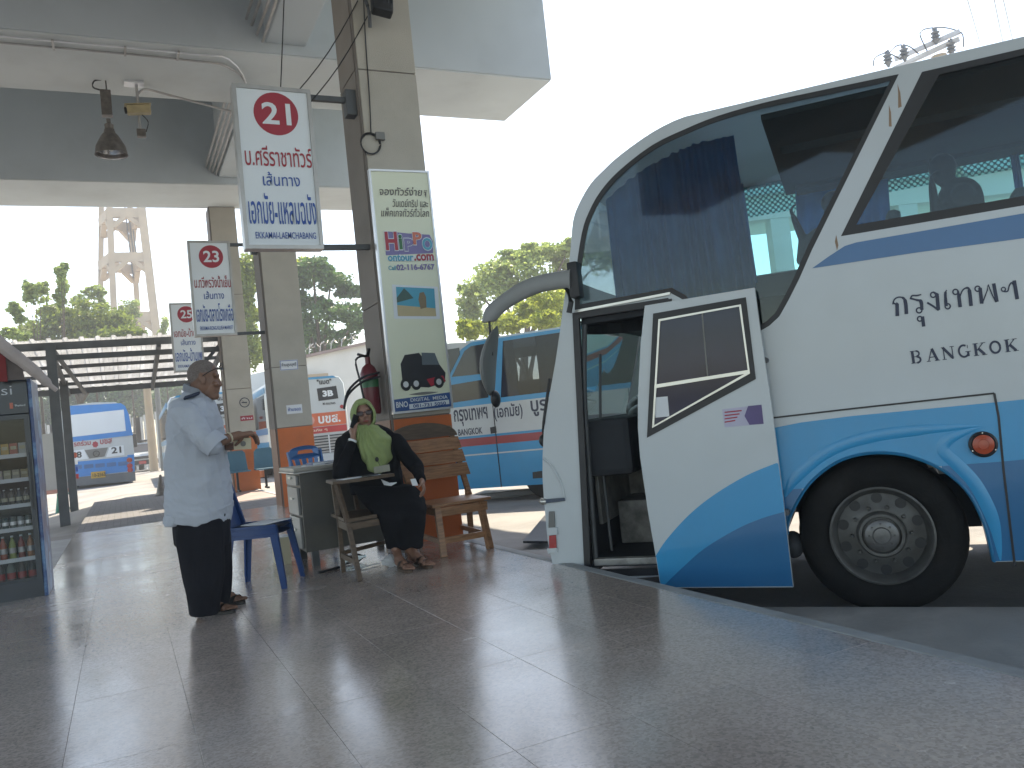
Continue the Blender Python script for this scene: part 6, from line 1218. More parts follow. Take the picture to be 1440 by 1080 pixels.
bm = nb(); bar(bm, (1.51, 6.24, .40), (1.53, 6.64, .40), .02, .06); bar(bm, (1.51, 6.25, .40), (2.03, 6.34, .40), .02, .05); part('rail', bm, m_wood_dark, tc_)
tbp = [G(*p, .735) for p in ((463, 676), (478, 684), (520, 677), (557, 666), (552, 660), (520, 664))]
tbp = [Vector((1.455, 6.62, 0)), Vector((1.43, 6.27, 0)), Vector((1.62, 6.22, 0)), Vector((1.93, 6.30, 0)), Vector((1.93, 6.40, 0)), Vector((1.72, 6.48, 0)), Vector((1.64, 6.64, 0))]
bm = nb(); plate(bm, [(p.x, p.y) for p in tbp], [], .735, .758, lambda u, v, n: Vector((u, v, n))); part('writing_tablet', bm, m_wood_dark, tc_)
bm = nb(); bar(bm, (1.75, 6.86, .46), (1.74, 6.95, .86), .03, .03); bar(bm, (2.04, 6.86, .46), (2.05, 6.95, .86), .03, .03); bar(bm, (1.6, 6.93, .78), (2.1, 6.93, .78), .02, .14); part('back_frame', bm, m_wood_dark, tc_)
tag(part('form_sheet', (lambda b: box(b, (1.60, 6.36, .761), (.20, .13, .003), rz=.2))(nb()), m_paper), 'white form on the left part of the writing tablet', 'paper')
tag(part('form_sheet', (lambda b: box(b, (1.74, 6.34, .764), (.16, .10, .003), rz=-.1))(nb()), M('pale_blue_form', (.42, .50, .58), .8)), 'pale blue slip in the middle of the writing tablet', 'paper')
bm = nb(); tube(bm, [(1.66, 6.27, .77), (1.80, 6.30, .77)], .006, 6); tag(part('pen', bm, m_black), 'black pen across the papers on the writing tablet', 'pen')
# litter under the chairs
bm = nb(); lathe(bm, [(.035, 0), (.037, .02), (.034, .08), (.037, .14), (.014, .19), (.014, .21)], (1.62, 6.98, .04), (1, .3, 0), 18); tag(part('water_bottle', bm, m_glass_clear, smooth=True), 'crushed clear plastic bottle lying under the desk', 'bottle')
bm = nb(); ell(bm, (1.92, 6.50, .05), (.09, .06, .05), seg=14)
for v in bm.verts: v.co += Vector((noise.noise(v.co*30), noise.noise(v.co*30+Vector((9, 0, 0))), noise.noise(v.co*30+Vector((0, 9, 0)))))*.035
tag(part('tissue', bm, m_paper), 'crumpled white tissue on the floor by the woman\'s feet', 'tissue')
bm = nb(); bar(bm, (1.60, 6.62, .012), (1.85, 6.72, .012), .02, .004); tag(part('paper_strip', bm, m_paper), 'narrow white strip on the floor below the tablet chair', 'paper')
bm = nb(); tube(bm, [(1.36, 6.78, .012), (1.42, 6.80, .012), (1.55, 6.86, .012)], .011, 8); tag(part('lighter', bm, m_black), 'small dark pen lighter on the floor left of the desk foot', 'lighter')
bg_ = thing('carton', 'old cardboard carton with papers under the left end of the desk', 'box', (1.45, 7.7, 0)); bm = nb(); box(bm, (1.24, 7.75, .12), (.12, .25, .24)); part('side', bm, m_paper2, bg_); bm = nb(); box(bm, (1.24, 7.72, .243), (.16, .2, .006), rz=.2); part('flap', bm, m_paper, bg_)
# black cable coil on the pillar above the woman
bm = nb()
for k in range(2): tube(bm, smoothpath([(2.28, 7.60, 1.66-.04*k), (2.10, 7.58, 1.62-.04*k), (1.95, 7.57, 1.50-.03*k), (1.90, 7.58, 1.34)], 4), .012, 6)
tag(part('cable_bundle', bm, m_black, smooth=True, kind=None), 'black cable bundle curving from the near pillar above the woman', 'cable')
# row of dusty bucket seats by the far pillar
for i, (x, lb) in enumerate(((2.38, 'dusty teal bucket seat, left one in front of the farthest pillar'), (3.02, 'dusty teal bucket seat, right one by the farthest pillar'))):
    s_ = thing('bucket_seat', lb, 'seat', (x, 19.9, 0), group='bucket seats by the farthest pillar')
    def sf(u, v, n, x=x): return Vector((x+u, 20.1+.12*v-.06*math.cos(u*5)+n, .50+v))
    bm = nb(); plate(bm, [(-.25, 0), (.25, 0), (.22, .40), (.16, .47), (-.16, .47), (-.22, .40)], [], -.01, .01, sf); part('backrest', bm, m_teal_plastic, s_)
    bm = nb(); bx(bm, (x-.26, 19.66, .47), (x+.26, 20.1, .50), bev=.01); part('seat_pan', bm, m_teal_plastic, s_)
    bm = nb(); bar(bm, (x, 20.1, .47), (x, 20.1, .02), .05, .05); bar(bm, (x, 19.8, .04), (x, 20.25, .04), .05, .04); part('stand', bm, m_black, s_)
# traffic cones
def cone(p, lb, mt, band=True):
    r = thing('traffic_cone', lb, 'cone', tuple(p)); bm = nb(); lathe(bm, [(.15, .03), (.03, .54), (.02, .56)], p, seg=18); part('cone_body', bm, mt, r, smooth=True); bm = nb(); box(bm, Vector(p)+Vector((0, 0, .015)), (.36, .36, .03)); part('base', bm, m_black, r)
    if band: bm = nb(); lathe(bm, [(.102, .24), (.076, .35)], p, seg=18); part('band', bm, m_white, r, smooth=True)
g = G(228, 697, -.03); cone((g.x, g.y, -.03), 'grubby worn traffic cone on the ground behind the standing man', m_lampmetal, False)
g = PY(366, 640, 27); cone((g.x, 27, yard_h(g.x, 27)), 'orange traffic cone between the two far pillars', m_orange)

# ================================================================ PEOPLE
def ringpx(y, xl, xr, d, dh, n=20, flat=1.0, dy=0):
    """closed ring: silhouette edges at pixels xl..xr on height y, depth d, half thickness dh"""
    a = DP(xl, y+dy, d); b = DP(xr, y-dy, d); c = (a+b)/2; u = (b-a)/2; v = _h*dh
    pts = []
    for t in np.linspace(0, 2*math.pi, n, endpoint=False):
        ct, st = math.cos(t), math.sin(t); e = .85; pts.append(c+u*(abs(ct)**e*(1 if ct > 0 else -1))+v*(abs(st)**e*(1 if st > 0 else -1)))
    return pts
def folds(amp, fx, fz, seed, fine=0):
    o = Vector((seed*3.1, seed*1.7, seed*.9))
    def f(co, no):
        q = Vector((co.x*fx, co.y*fx, co.z*fz))+o; r = noise.noise(q)*amp+noise.noise(q*2.3)*amp*.45
        return r+(noise.noise(co*60)*fine if fine else 0)
    return f
def body_part(name, bm, mat, par, voxel=.009, smooth=6, disp=None, label=None):
    return part(name, remesh(bm, voxel, smooth, .5, disp), mat, par, smooth=True, split=180, label=label)
def basis(fwd, pitch=0, roll=0):
    f_ = Vector(fwd).normalized(); l_ = Vector((0, 0, 1)).cross(f_).normalized(); u_ = f_.cross(l_); m = Matrix((f_, l_, u_)).transposed()
    return m @ Matrix.Rotation(pitch, 3, 'Y') @ Matrix.Rotation(roll, 3, 'X')
def hand(bm, wrist, d, nrm, curl=.5, s=1.0, thumb=1):
    """palm with four bent fingers of unequal length and a thumb; d = finger direction, nrm = palm side"""
    d = Vector(d).normalized(); nrm = (Vector(nrm)-d*Vector(nrm).dot(d)).normalized(); sd = d.cross(nrm); w_ = Vector(wrist)
    cap(bm, w_-d*.03*s, w_+d*.02*s, .024*s, .027*s, 12)
    for k in (-1, 0, 1): cap(bm, w_+d*.015*s+sd*.014*k*s, w_+d*.080*s+sd*.022*k*s, .018*s, .016*s, 10)
    for k, L in zip((-1.5, -.5, .5, 1.5), (.058, .070, .074, .066)):
        p = w_+d*.085*s+sd*.0195*k*s; dd = d.copy()
        for q, (l_, r_) in enumerate(((.42, .0098), (.32, .0088), (.26, .0078))):
            dd = (dd*math.cos(curl*(.7+.25*q))+nrm*math.sin(curl*(.7+.25*q))).normalized(); n_ = p+dd*L*l_*1.15*s; cap(bm, p, n_, r_*s, r_*.93*s, 9); p = n_
    p = w_+d*.028*s+sd*.028*s*thumb; dd = (d*.75+sd*.65*thumb+nrm*.35).normalized()
    for l_, r_ in ((.038, .0125), (.030, .0105), (.022, .0092)):
        n_ = p+dd*l_*s; cap(bm, p, n_, r_*s, r_*.92*s, 9); p = n_; dd = (dd*.85+d*.25+nrm*.35).normalized()
# ---- standing man
MD = 5.42
man = thing('person', 'standing man in white short sleeved shirt and black trousers looking down at his hands', 'person', tuple(G(296, 866)))
fm = (_r*math.cos(R(12))+_h*math.sin(R(12))); Bm = basis(fm, R(18))
Mp = lambda x, y, o=0.0: DP(x, y, MD+o)
# skin: head, neck, arms as one continuous surface
bm = nb()
ell(bm, Mp(285, 527), (.100, .078, .100), Bm, 24); ell(bm, Mp(289, 537), (.088, .070, .098), Bm, 22); ell(bm, Mp(298, 545), (.052, .055, .078), Bm, 20); ell(bm, Mp(301, 557), (.034, .036, .026), Bm, 16); ell(bm, Mp(294, 552), (.045, .052, .035), Bm, 16)
cap(bm, Mp(273, 562), Mp(283, 540), .066, .060); cap(bm, Mp(268, 578), Mp(274, 558), .085, .064)
ell(bm, Mp(304, 528), (.022, .055, .020), Bm, 14)   # brow
cap(bm, Mp(307.5, 532), Mp(310.8, 541), .007, .0105, 12); ell(bm, Mp(308.5, 542.5), (.010, .017, .008), Bm, 12)
ell(bm, Mp(306, 550.5), (.013, .024, .007), Bm, 12); ell(bm, Mp(305.5, 554), (.012, .022, .008), Bm, 12)
for o in (-.03, .03): ell(bm, Mp(303.5, 540, o*1.3), (.022, .022, .018), Bm, 12)
for o in (-.080, .080):
    ell(bm, Mp(285, 534, o), (.020, .009, .033), basis(fm, R(-5), 0), 14)
sh_n, el_n, wr_n = Mp(264, 585, -.20), Mp(292, 626, -.235), Mp(324, 615, -.12)
cap(bm, sh_n, el_n, .046, .040); cap(bm, el_n, wr_n, .044, .030)
sh_f, el_f, wr_f = Mp(268, 583, .20), Mp(286, 634, .22), Mp(318, 628, .05)
cap(bm, sh_f, el_f, .050, .042); cap(bm, el_f, wr_f, .042, .026)
cap(bm, sh_n, Mp(270, 590, 0), .05, .08); cap(bm, sh_f, Mp(270, 590, 0), .05, .08); cap(bm, Mp(270, 590, 0), Mp(268, 572, 0), .08, .08)
hand(bm, wr_n+(Mp(345, 610, -.06)-wr_n).normalized()*.035, Mp(345, 611, -.06)-wr_n, Vector((0, 0, -1)), 1.05, 1.15, 1)
hand(bm, wr_f+(Mp(340, 626, -.02)-wr_f).normalized()*.03, Mp(340, 625, -.02)-wr_f, Vector((0, 0, 1)), .7, 1.1, -1)
man_body = body_part('body', bm, m_skin, man, .0052, 3)
# hair: the cropped area of the scalp becomes its own part
def split_hair(body, par):
    bm = nb(); bm.from_mesh(body.data); inv = WM[par.name]
    def is_hair(co):
        w_ = inv @ co; q = Bm.inverted() @ (w_-Mp(285, 527)); t = noise.noise(w_*55)*.004
        if q.length > .135: return False
        f_, l_, u_ = q
        if f_ > .056-max(0, .03-u_)*1.1+t: return False
        if u_ < -.085+t: return False
        if f_ > -.012 and u_ < .012+.25*f_+t: return False      # face, temple and ear stay bare
        return u_ > -.03 or f_ < -.02+t
    hf = [f for f in bm.faces if is_hair(f.calc_center_median())]
    b2 = bm.copy(); idx = {f.index for f in hf}; b2.faces.ensure_lookup_table()
    bmesh.ops.delete(b2, geom=[f for f in b2.faces if f.index not in idx], context='FACES'); bmesh.ops.delete(bm, geom=hf, context='FACES')
    bm.to_mesh(body.data); bm.free(); body.data.polygons.foreach_set('use_smooth', [True]*len(body.data.polygons))
    me = bpy.data.meshes.new('hair'); b2.to_mesh(me); b2.free(); link('hair', me, m_hair, par, True)
split_hair(man_body, man)
# glasses pushed up
bm = nb()
for o in (-.082, .082): tube(bm, smoothpath([Mp(284, 529.5, o), Mp(292, 524, o*1.02), Mp(304, 518, o*.95), Mp(310.5, 513.5, o*.8)], 3), .0028, 6)
tube(bm, [Mp(310.5, 513.5, o) for o in np.linspace(-.066, .066, 5)], .0025, 6); gls = part('glasses', bm, m_black, man, smooth=True, kind='stuff')
for o in (-.035, .035): bm = nb(); tube(bm, [Mp(310.8, 515, o)+Vector((0, 0, -.0))+(_h*.026*math.cos(a)+(Vector((0, 0, 1))*.02+fm*.006)*math.sin(a)) for a in np.linspace(0, 6.2832, 17)], .0022, 6, caps=False); part('glasses_rim', bm, m_black, man, smooth=True)
# shirt
bm = nb(); loft(bm, [ringpx(*q) for q in ((549, 262, 289, MD, .070), (556, 256, 295, MD, .10), (564, 249, 301, MD, .16), (576, 243, 306, MD, .205), (600, 238, 312, MD, .215), (635, 235.5, 317, MD, .205), (665, 234.5, 320, MD, .205), (700, 235, 323, MD, .21), (724, 236, 323, MD, .215), (734, 234, 322, MD, .205))])
cap(bm, Mp(261, 583, -.17), Mp(284, 614, -.225), .088, .082); cap(bm, Mp(284, 614, -.225), Mp(300, 627, -.225), .082, .068); cap(bm, Mp(266, 583, .17), Mp(284, 616, .225), .085, .075); cap(bm, Mp(284, 616, .225), Mp(298, 630, .20), .072, .064)
_ff = folds(.016, 7, 3.0, 2, .0006); _f2 = folds(.012, 4, 15, 5)
def shirt_disp(co, no):
    q = Vector((co.x*5, co.y*5, co.z*9+2*noise.noise(co*3))); rdg = 1-min(1, abs(noise.noise(q))*5)
    q2 = Vector((co.x*9+co.z*5, co.y*9, co.z*4)); rd2 = 1-min(1, abs(noise.noise(q2+Vector((7, 3, 1))))*6)
    return _ff(co, no)+_f2(co, no)*.5+.005*rdg+.004*rd2-.006
body_part('shirt', bm, m_shirt, man, .0065, 5, shirt_disp)
for o, sgn in ((-.225, 1), (.215, 1)):
    bm = nb(); ca, cb = Mp(293, 616, o), Mp(306.5, 628.5, o); ax = (cb-ca).normalized(); fr_ = frame_for(ax); rg = []
    for t, r_ in ((0, .074), (.35, .079), (.7, .081), (1, .083), (1, .078), (.6, .073)): rg.append([ca.lerp(cb, t)+fr_ @ Vector((r_*math.cos(a)*(1+.06*math.sin(3*a)), r_*math.sin(a), 0)) for a in np.linspace(0, 2*math.pi, 28, endpoint=False)])
    loft(bm, rg, caps=False); part('sleeve_hem', bm, m_shirt, man, smooth=True)

# shirt tail behind, collar, epaulette, bracelet
bm = nb(); rings = []
for y, xl, xr in ((722, 236, 262), (733, 234.5, 262), (739, 234.5, 255)): rings.append(ringpx(y, xl, xr, MD-.10, .10, 14))
loft(bm, rings); body_part('shirt_tail', bm, m_shirt, man, .007, 3)
bm = nb(); rings = []
for (y0, xl, xr, dh_, oy) in ((553, 259, 290, .092, 4), (547, 259.5, 290.5, .084, 5), (544, 261, 289, .079, 5)): rings.append(ringpx(y0, xl, xr, MD, dh_, 24, dy=-oy))
loft(bm, rings, caps=False); bmesh.ops.solidify(bm, geom=bm.faces[:], thickness=.004); part('collar', bm, m_shirt, man, smooth=True)
for o in (-.12, .12):
    bm = nb(); a = Mp(263, 567, o*1.0); b = Mp(278, 562, o*.95); box(bm, (a+b)/2+Vector((0, 0, .038)), ((b-a).length+.03, .05, .012), rot=basis(b-a, 0, R(22) if o < 0 else R(-22)), bev=.004); part('epaulette', bm, M('navy_epaulette', (.02, .03, .06), .7) if o < 0 else bpy.data.materials['navy_epaulette'], man)
bm = nb(); c = wr_n; dd = (wr_n-el_n).normalized(); e1_ = dd.orthogonal().normalized(); e2_ = dd.cross(e1_); tube(bm, [c-dd*.005+(e1_*math.cos(a)+e2_*math.sin(a))*.031 for a in np.linspace(0, 6.2832, 17)], .006, 7, caps=False); part('bracelet', bm, m_paper2, man, smooth=True)
# trousers
bm = nb()
loft(bm, [ringpx(*q) for q in ((715, 246, 320, MD, .17), (735, 247, 322, MD, .18), (765, 249, 322, MD, .17))])
loft(bm, [ringpx(*q) for q in ((730, 247, 312, MD-.09, .10), (760, 248, 314, MD-.095, .105), (800, 256, 314, MD-.10, .10), (830, 262.5, 310, MD-.10, .09), (850, 266, 307, MD-.09, .085), (864, 268.5, 305, MD-.08, .08))])
loft(bm, [ringpx(*q) for q in ((730, 262, 322, MD+.09, .10), (765, 270, 325, MD+.10, .105), (800, 276, 325, MD+.11, .10), (830, 284, 323, MD+.14, .09), (848, 288, 322, MD+.16, .08))])
_tf = folds(.011, 9, 3, 7, 0)
body_part('trousers', bm, m_trouser, man, .008, 4, _tf)
# feet in open sandals
def foot(ax, ay, d0, tx, ty, d1, skin, par, sc=1.0, sandal=m_leather, z0=.022):
    heel = DP(ax, ay, d0); toe = DP(tx, ty, d1); heel.z = z0; toe.z = z0; d = (toe-heel).normalized(); s = Vector((0, 0, 1)).cross(d); L = (toe-heel).length
    bm = nb(); cap(bm, heel+Vector((0, 0, .10)), heel+Vector((0, 0, .035)), .034*sc, .036*sc); cap(bm, heel+Vector((0, 0, .03)), heel+d*L*.55+Vector((0, 0, .028)), .034*sc, .030*sc); cap(bm, heel+Vector((0, 0, .075)), heel+d*L*.6+Vector((0, 0, .03)), .034*sc, .028*sc); cap(bm, heel+d*L*.55+s*.015+Vector((0, 0, .02)), heel+d*L*.72+s*.022+Vector((0, 0, .018)), .024, .020); cap(bm, heel+d*L*.55-s*.015+Vector((0, 0, .02)), heel+d*L*.72-s*.022+Vector((0, 0, .018)), .024, .020)
    for k, (l_, r_) in enumerate(((.99, .0125), (.97, .0095), (.93, .009), (.88, .0085), (.82, .008))): o = s*(.030-.016*k)*sc; cap(bm, heel+d*L*.7+o+Vector((0, 0, .016)), heel+d*L*l_+o*1.1+Vector((0, 0, .010)), r_*1.1, r_, 10)
    body_part('foot', bm, skin, par, .0048, 2)
    bm = nb(); ol = [];
    for t in np.linspace(0, 2*math.pi, 26, endpoint=False): w_ = .046+.012*math.cos(t); ol.append(heel+d*(L*.48+(L*.56)*math.cos(t))+s*(w_*math.sin(t)*sc))
    loft(bm, [[Vector((p.x, p.y, zz)) for p in ol] for zz in (.0015, z0-.006, z0+.0)]); sd_ = part('sandal_sole', bm, sandal, par, smooth=True)
    for q, wd in ((.42, .05), (.66, .045)):
        bm = nb(); c = heel+d*L*q; rg = []
        for e in (-wd/2, wd/2): rg.append([c+d*(e+.012*math.sin(a))+s*(.050*math.cos(a)*sc)+Vector((0, 0, .0+(.066 if q < .5 else .045)*math.sin(a))) for a in np.linspace(0, math.pi, 12)])
        loft(bm, rg, close=False); bmesh.ops.solidify(bm, geom=bm.faces[:], thickness=.003); part('sandal_strap', bm, sandal, par, smooth=True)
g1_ = G(280, 866); g2_ = G(328, 862)
def dep(p): return (p-C0).dot(FW)
foot(281, 860, dep(G(281, 864)), 329, 862, dep(G(329, 862)), m_skin, man, 1.05)
foot(305, 846, dep(G(305, 851)), 343, 848, dep(G(343, 849)), m_skin, man, 1.05)
# ticket pad in his hands
tk = thing('ticket_pad', 'cream ticket pad with a printed seal held in the standing man\'s hands', 'ticket', tuple(Mp(340, 622, -.02)))
bm = nb(); box(bm, Mp(341, 624, -.04), (.115, .008, .075), rot=basis(_r, R(3)), bev=.001); part('pad', bm, m_paper2, tk)
bm = nb(); lathe(bm, [(.018, 0), (.018, .001)], Mp(342, 624, -.046), -_h, 18); part('seal', bm, m_grey, tk)
# ---- seated woman
WD = 6.88
wm = thing('person', 'seated woman in a lime green headscarf and black clothes talking on a phone', 'person', tuple(G(560, 780)))
Wp = lambda x, y, o=0.0: DP(x, y, WD+o)
fw_ = (-_h*.95+_r*.32).normalized(); Bw = basis(fw_, R(-6), R(4))
hc = Wp(511, 584)
def hp(f_, l_, u_): return hc+Bw @ Vector((f_, l_, u_))
bm = nb(); ell(bm, hp(0, 0, .02), (.088, .072, .100), Bw, 24); ell(bm, hp(.022, 0, -.035), (.062, .060, .075), Bw, 20); ell(bm, hp(.045, 0, -.095), (.030, .032, .024), Bw, 14)
cap(bm, hp(.085, 0, .012), hp(.104, 0, -.022), .008, .0135, 12); ell(bm, hp(.098, 0, -.028), (.010, .021, .010), Bw, 12)
for l_ in (-.036, .036): ell(bm, hp(.062, l_, -.022), (.024, .022, .02), Bw, 12)
ell(bm, hp(.083, 0, -.058), (.010, .025, .007), Bw, 12); ell(bm, hp(.080, 0, -.067), (.011, .022, .008), Bw, 12); ell(bm, hp(.075, 0, .040), (.016, .05, .014), Bw, 12)
cap(bm, hp(-.01, 0, -.20), hp(0, 0, -.06), .055, .050)
# arms inside sleeves and hands, torso core
shr, elr, wrr = Wp(484, 625, .05), Wp(478, 668, -.25), Wp(497, 616, -.16)
shl, ell_, wrl = Wp(557, 622, .0), Wp(585, 657, -.10), Wp(593, 676, -.30)
tor = [Wp(515, 640, .05), Wp(520, 625, .04)]
cap(bm, tor[0], tor[1], .10, .09); cap(bm, tor[1], hp(-.01, 0, -.17), .08, .05)
for a, b, c in ((shr, elr, wrr), (shl, ell_, wrl)): cap(bm, tor[1], a, .07, .045); cap(bm, a, b, .043, .036); cap(bm, b, c, .036, .024)
hand(bm, wrr+Vector((0, 0, .02)), (Wp(499, 588, -.10)-wrr), hp(.04, -.05, 0)-wrr, .55, .88, 1)
hand(bm, wrl, Wp(598, 694, -.36)-wrl, -_r, .6, .88, -1)
cap(bm, Wp(520, 660, .05), Wp(526, 690, .05), .10, .11)
for o, kn, an in ((0, Wp(556, 712, -.34), Wp(556, 770, -.48)), (1, Wp(578, 712, -.32), Wp(574, 770, -.42))): cap(bm, Wp(535+o*14, 700, -.02), kn, .06, .04); cap(bm, kn, an, .038, .032)
fa, fb = Wp(556, 770, -.50), Wp(574, 770, -.42)
body_part('body', bm, m_skin_w, wm, .0056, 3)
# lips and dark glasses
bm = nb(); ell(bm, hp(.088, 0, -.061), (.0075, .024, .0085), Bw, 14); part('lips', bm, M('lips', (.24, .06, .06), .4), wm, smooth=True)
for l_ in (-.034, .034):
    bm = nb(); ell(bm, hp(.088, l_, .006), (.006, .029, .020), Bw, 18); part('dark_lens', bm, M('brown_lens', (.05, .03, .03), .35) if l_ < 0 else bpy.data.materials['brown_lens'], wm, smooth=True)
bm = nb(); tube(bm, [hp(.094, -.010, .012), hp(.098, 0, .014), hp(.094, .010, .012)], .003, 6); part('glasses_bridge', bm, m_black, wm)
for l_ in (-1, 1): bm = nb(); tube(bm, [hp(.086, l_*.062, .012), hp(.03, l_*.078, .010)], .003, 6); part('glasses_arm', bm, m_black, wm)
# headscarf: hood with a face opening plus draped front
bm = nb(); N = 30; rings = []
for i, (ang, k) in enumerate(((0, 1),)): pass
hood = []
for (f_, hw_, up, dn, off) in ((.080, .071, .094, -.108, -.004), (.076, .086, .114, -.120, 0), (.050, .097, .132, -.130, 0), (.010, .106, .144, -.14, 0), (-.04, .106, .138, -.15, -.01), (-.085, .088, .112, -.15, -.02), (-.115, .056, .06, -.13, -.03)):
    hood.append([hp(f_-.02*(1 if math.sin(a) < -.3 else 0), hw_*math.cos(a), (up+dn)/2+(up-dn)/2*math.sin(a)) for a in np.linspace(0, 2*math.pi, N, endpoint=False)])
loft(bm, hood, caps=False); bm.faces.new([v for v in bm.verts[-N:]]); bmesh.ops.subdivide_edges(bm, edges=bm.edges[:], cuts=2, use_grid_fill=True, smooth=.5)
fo_ = folds(.005, 14, 14, 3)
for v in bm.verts: v.co += (v.co-hc).normalized()*fo_(v.co, None)
bmesh.ops.recalc_face_normals(bm, faces=bm.faces); bmesh.ops.solidify(bm, geom=bm.faces[:], thickness=.005); part('headscarf', bm, m_hijab, wm, smooth=True, split=180)
bm = nb(); ell(bm, hp(.058, 0, .098), (.03, .055, .022), Bw, 18); part('inner_cap', bm, m_hijab, wm, smooth=True)
bm = nb()
loft(bm, [ringpx(*q) for q in ((598, 498, 530, WD-.04, .09), (606, 496, 543, WD-.06, .11), (616, 501, 549, WD-.08, .125), (630, 504, 551, WD-.09, .13), (643, 509, 551, WD-.10, .12), (653, 514, 547, WD-.11, .115), (661, 521, 541, WD-.12, .10), (665, 526, 535, WD-.13, .08))])
def hdisp(co, no):
    r = (co-Wp(508, 596, -.2)); a = math.atan2(r.dot(_r), -r.z); return .008*math.sin(a*22+5*noise.noise(co*5))+.010*noise.noise(co*9)
body_part('scarf_drape', bm, m_hijab, wm, .007, 2, hdisp)
bm = nb(); ell(bm, Wp(530, 646, -.235), (.016, .012, .02)); part('scarf_pin', bm, m_black, wm, smooth=True)
# black top and skirt
bm = nb(); loft(bm, [ringpx(*q) for q in ((597, 500, 533, WD+.03, .08), (603, 492, 547, WD+.03, .10), (611, 482, 558, WD+.03, .125), (625, 479, 564, WD+.02, .145), (650, 482, 562, WD+.0, .15), (675, 490, 566, WD+.0, .16), (695, 494, 572, WD+.0, .19))])
for a, b, c, k in ((shr, elr, wrr, 1), (shl, ell_, wrl, .97)): e_ = b.lerp(c, .84 if k == 1 else .86); cap(bm, a, b, .078, .062); cap(bm, b, e_, .060, .043)
body_part('black_top', bm, m_blackcloth, wm, .008, 4, folds(.010, 9, 7, 4))
bm = nb(); c = elr.lerp(wrr, .86); dd = (wrr-elr).normalized(); lathe(bm, [(.038, 0), (.036, .03)], c, dd, 18); part('white_cuff', bm, m_paper, wm, smooth=True)
bm = nb(); loft(bm, [ringpx(*q) for q in ((682, 495, 582, WD-.02, .20), (693, 500, 592, WD-.10, .26), (703, 508, 598, WD-.20, .28), (715, 520, 600, WD-.33, .20), (730, 531, 601, WD-.40, .15), (748, 538, 598, WD-.43, .13), (764, 544, 595, WD-.44, .12), (769, 545, 594, WD-.44, .11))])
def sdisp(co, no): return .010*math.sin((co-hc).dot(_r)*48+3*noise.noise(co*4))*min(1, max(0, (.52-co.z)/.25))+.008*noise.noise(co*9)
body_part('skirt', bm, m_blackcloth, wm, .008, 4, sdisp)
m_sandal_w = M('patterned_brown_sandal', (.10, .065, .045), .5, var=.5, scale=60)
foot(560, 787, dep(G(561, 800)), 577, 803, dep(G(577, 806)), m_skin_w, wm, .92, m_sandal_w)
foot(583, 783, dep(G(583, 795)), 606, 797, dep(G(606, 800)), m_skin_w, wm, .92, m_sandal_w)
bm = nb(); cap(bm, fa, DP(561, 786, dep(G(561, 798))), .036, .034); cap(bm, fb, DP(583, 783, dep(G(583, 795))), .036, .034); body_part('ankles', bm, m_skin_w, wm, .006, 2)
# phone, badge and folded papers
ph = thing('phone', 'dark mobile phone held at the seated woman\'s ear', 'phone', tuple(Wp(499, 594, -.12)))
bm = nb(); a = Wp(496, 601, -.15); b = Wp(500.5, 585, -.11); box(bm, (a+b)/2, (.012, .055, (b-a).length*1.15), rot=frame_for(b-a), bev=.003); part('phone_body', bm, m_black, ph)
bd = thing('name_badge', 'grey name badge hanging at the front of the woman\'s scarf', 'badge', tuple(Wp(537, 660, -.26)))
bm = nb(); box(bm, Wp(537, 659.5, -.27), (.13, .006, .055), rot=basis(_r, R(-4)), bev=.002); part('badge', bm, M('badge_plastic', (.22, .22, .17), .3), bd)
bm = nb(); tube(bm, [Wp(530, 646, -.25), Wp(535, 656, -.27)], .002, 5); part('cord', bm, m_black, bd)
bm = nb(); q = [Wp(577, 674, -.36), Wp(584, 673, -.36), Wp(588, 683, -.37), Wp(580, 683, -.37)]; loft(bm, [q, [p+_h*.012 for p in q]]); tag(part('folded_ticket', bm, m_paper), 'small folded white ticket in the seated woman\'s lower hand', 'ticket')
bm = nb(); q = [Wp(536, 675, -.26), Wp(548, 680, -.30), Wp(558, 679, -.30), Wp(550, 683.5, -.32), Wp(540, 682, -.31)]; loft(bm, [q, [p+Vector((0, 0, .006)) for p in q]]); tag(part('lap_paper', bm, m_paper), 'white paper edge lying on the woman\'s lap', 'paper')
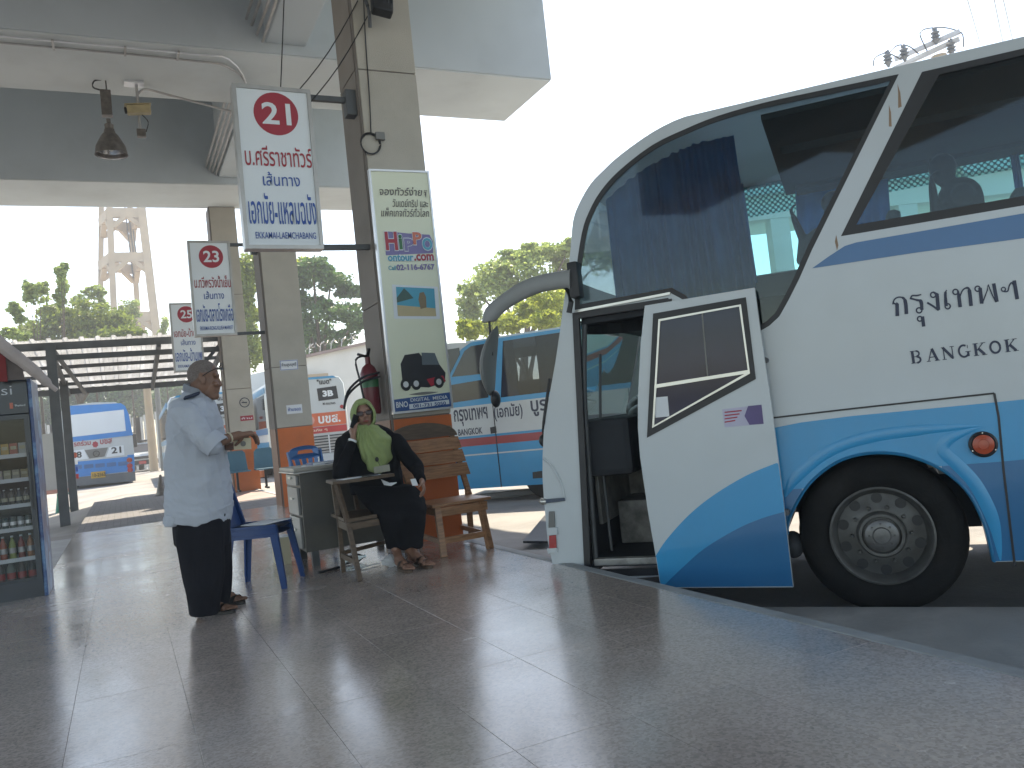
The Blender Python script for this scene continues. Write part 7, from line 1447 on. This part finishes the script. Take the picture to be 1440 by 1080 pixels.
# ---- passengers in the coach
def passenger(label, head, sh, s=1.0, arm=None):
    t = thing('person', label, 'person', tuple(head)); bm = nb(); ell(bm, head, (.095*s, .085*s, .12*s)); cap(bm, head+Vector((0, 0, -.08)), sh+Vector((0, 0, .05)), .055, .07); d = BD
    cap(bm, sh-BNV*.15, sh+BNV*.15, .09, .09); cap(bm, sh, sh+Vector((0, 0, -.45)), .17, .18)
    if arm:
        for a, b, r0, r1 in arm: cap(bm, a, b, r0, r1)
        a, b, _, _ = arm[-1]; hand(bm, b, b-a, BD*-1, 1.0, .95, 1)
    body_part('body', bm, M('passenger_silhouette', (.03, .035, .04), .9) if 'passenger_silhouette' not in bpy.data.materials else bpy.data.materials['passenger_silhouette'], t, .012, 3)  # skin and clothes share one dark colour, painting the backlit silhouette
    bm = nb(); ell(bm, head+Vector((0, 0, .03)), (.105*s, .095*s, .105*s)); part('hair', bm, m_black, t, smooth=True)
    return t
def BP(x, y, off): return PL(x, y, W0+BNV*off, BNV)
hd_ = BP(1326, 240, -2.0); sd_ = BP(1350, 275, -2.0)
passenger('silhouetted seated passenger resting a hand on the face, behind the second coach window', hd_, sd_+Vector((0, 0, -.02)), 1.1, [(sd_, BP(1316, 300, -1.85), .05, .045), (BP(1316, 300, -1.85), BP(1311, 262, -1.9), .042, .03)])
hd2 = BP(1172, 290, -2.1); sh2 = BP(1158, 345, -2.1)
passenger('silhouetted passenger with raised forearm in the gap beside the front coach curtains', hd2, sh2, 1.0, [(sh2, BP(1128, 366, -2.1), .055, .05), (BP(1128, 366, -2.1), BP(1130, 338, -2.1), .05, .045), (BP(1130, 338, -2.1), BP(1117, 308, -2.1), .042, .028)])

# ================================================================ HAZE
hz_bm = nb(); bx(hz_bm, (-40, -40, -1.8), (60, 110, 46))
hz = part('haze', hz_bm, None, kind='stuff')
hm = bpy.data.materials.new('haze_air'); hm.use_nodes = True; hn = hm.node_tree.nodes; hn.clear(); ho = hn.new('ShaderNodeOutputMaterial'); hv = hn.new('ShaderNodeVolumePrincipled')
hv.inputs['Color'].default_value = (.93, .96, 1, 1); hv.inputs['Density'].default_value = .0034; hm.node_tree.links.new(hv.outputs[0], ho.inputs[1]); hz.data.materials.append(hm)
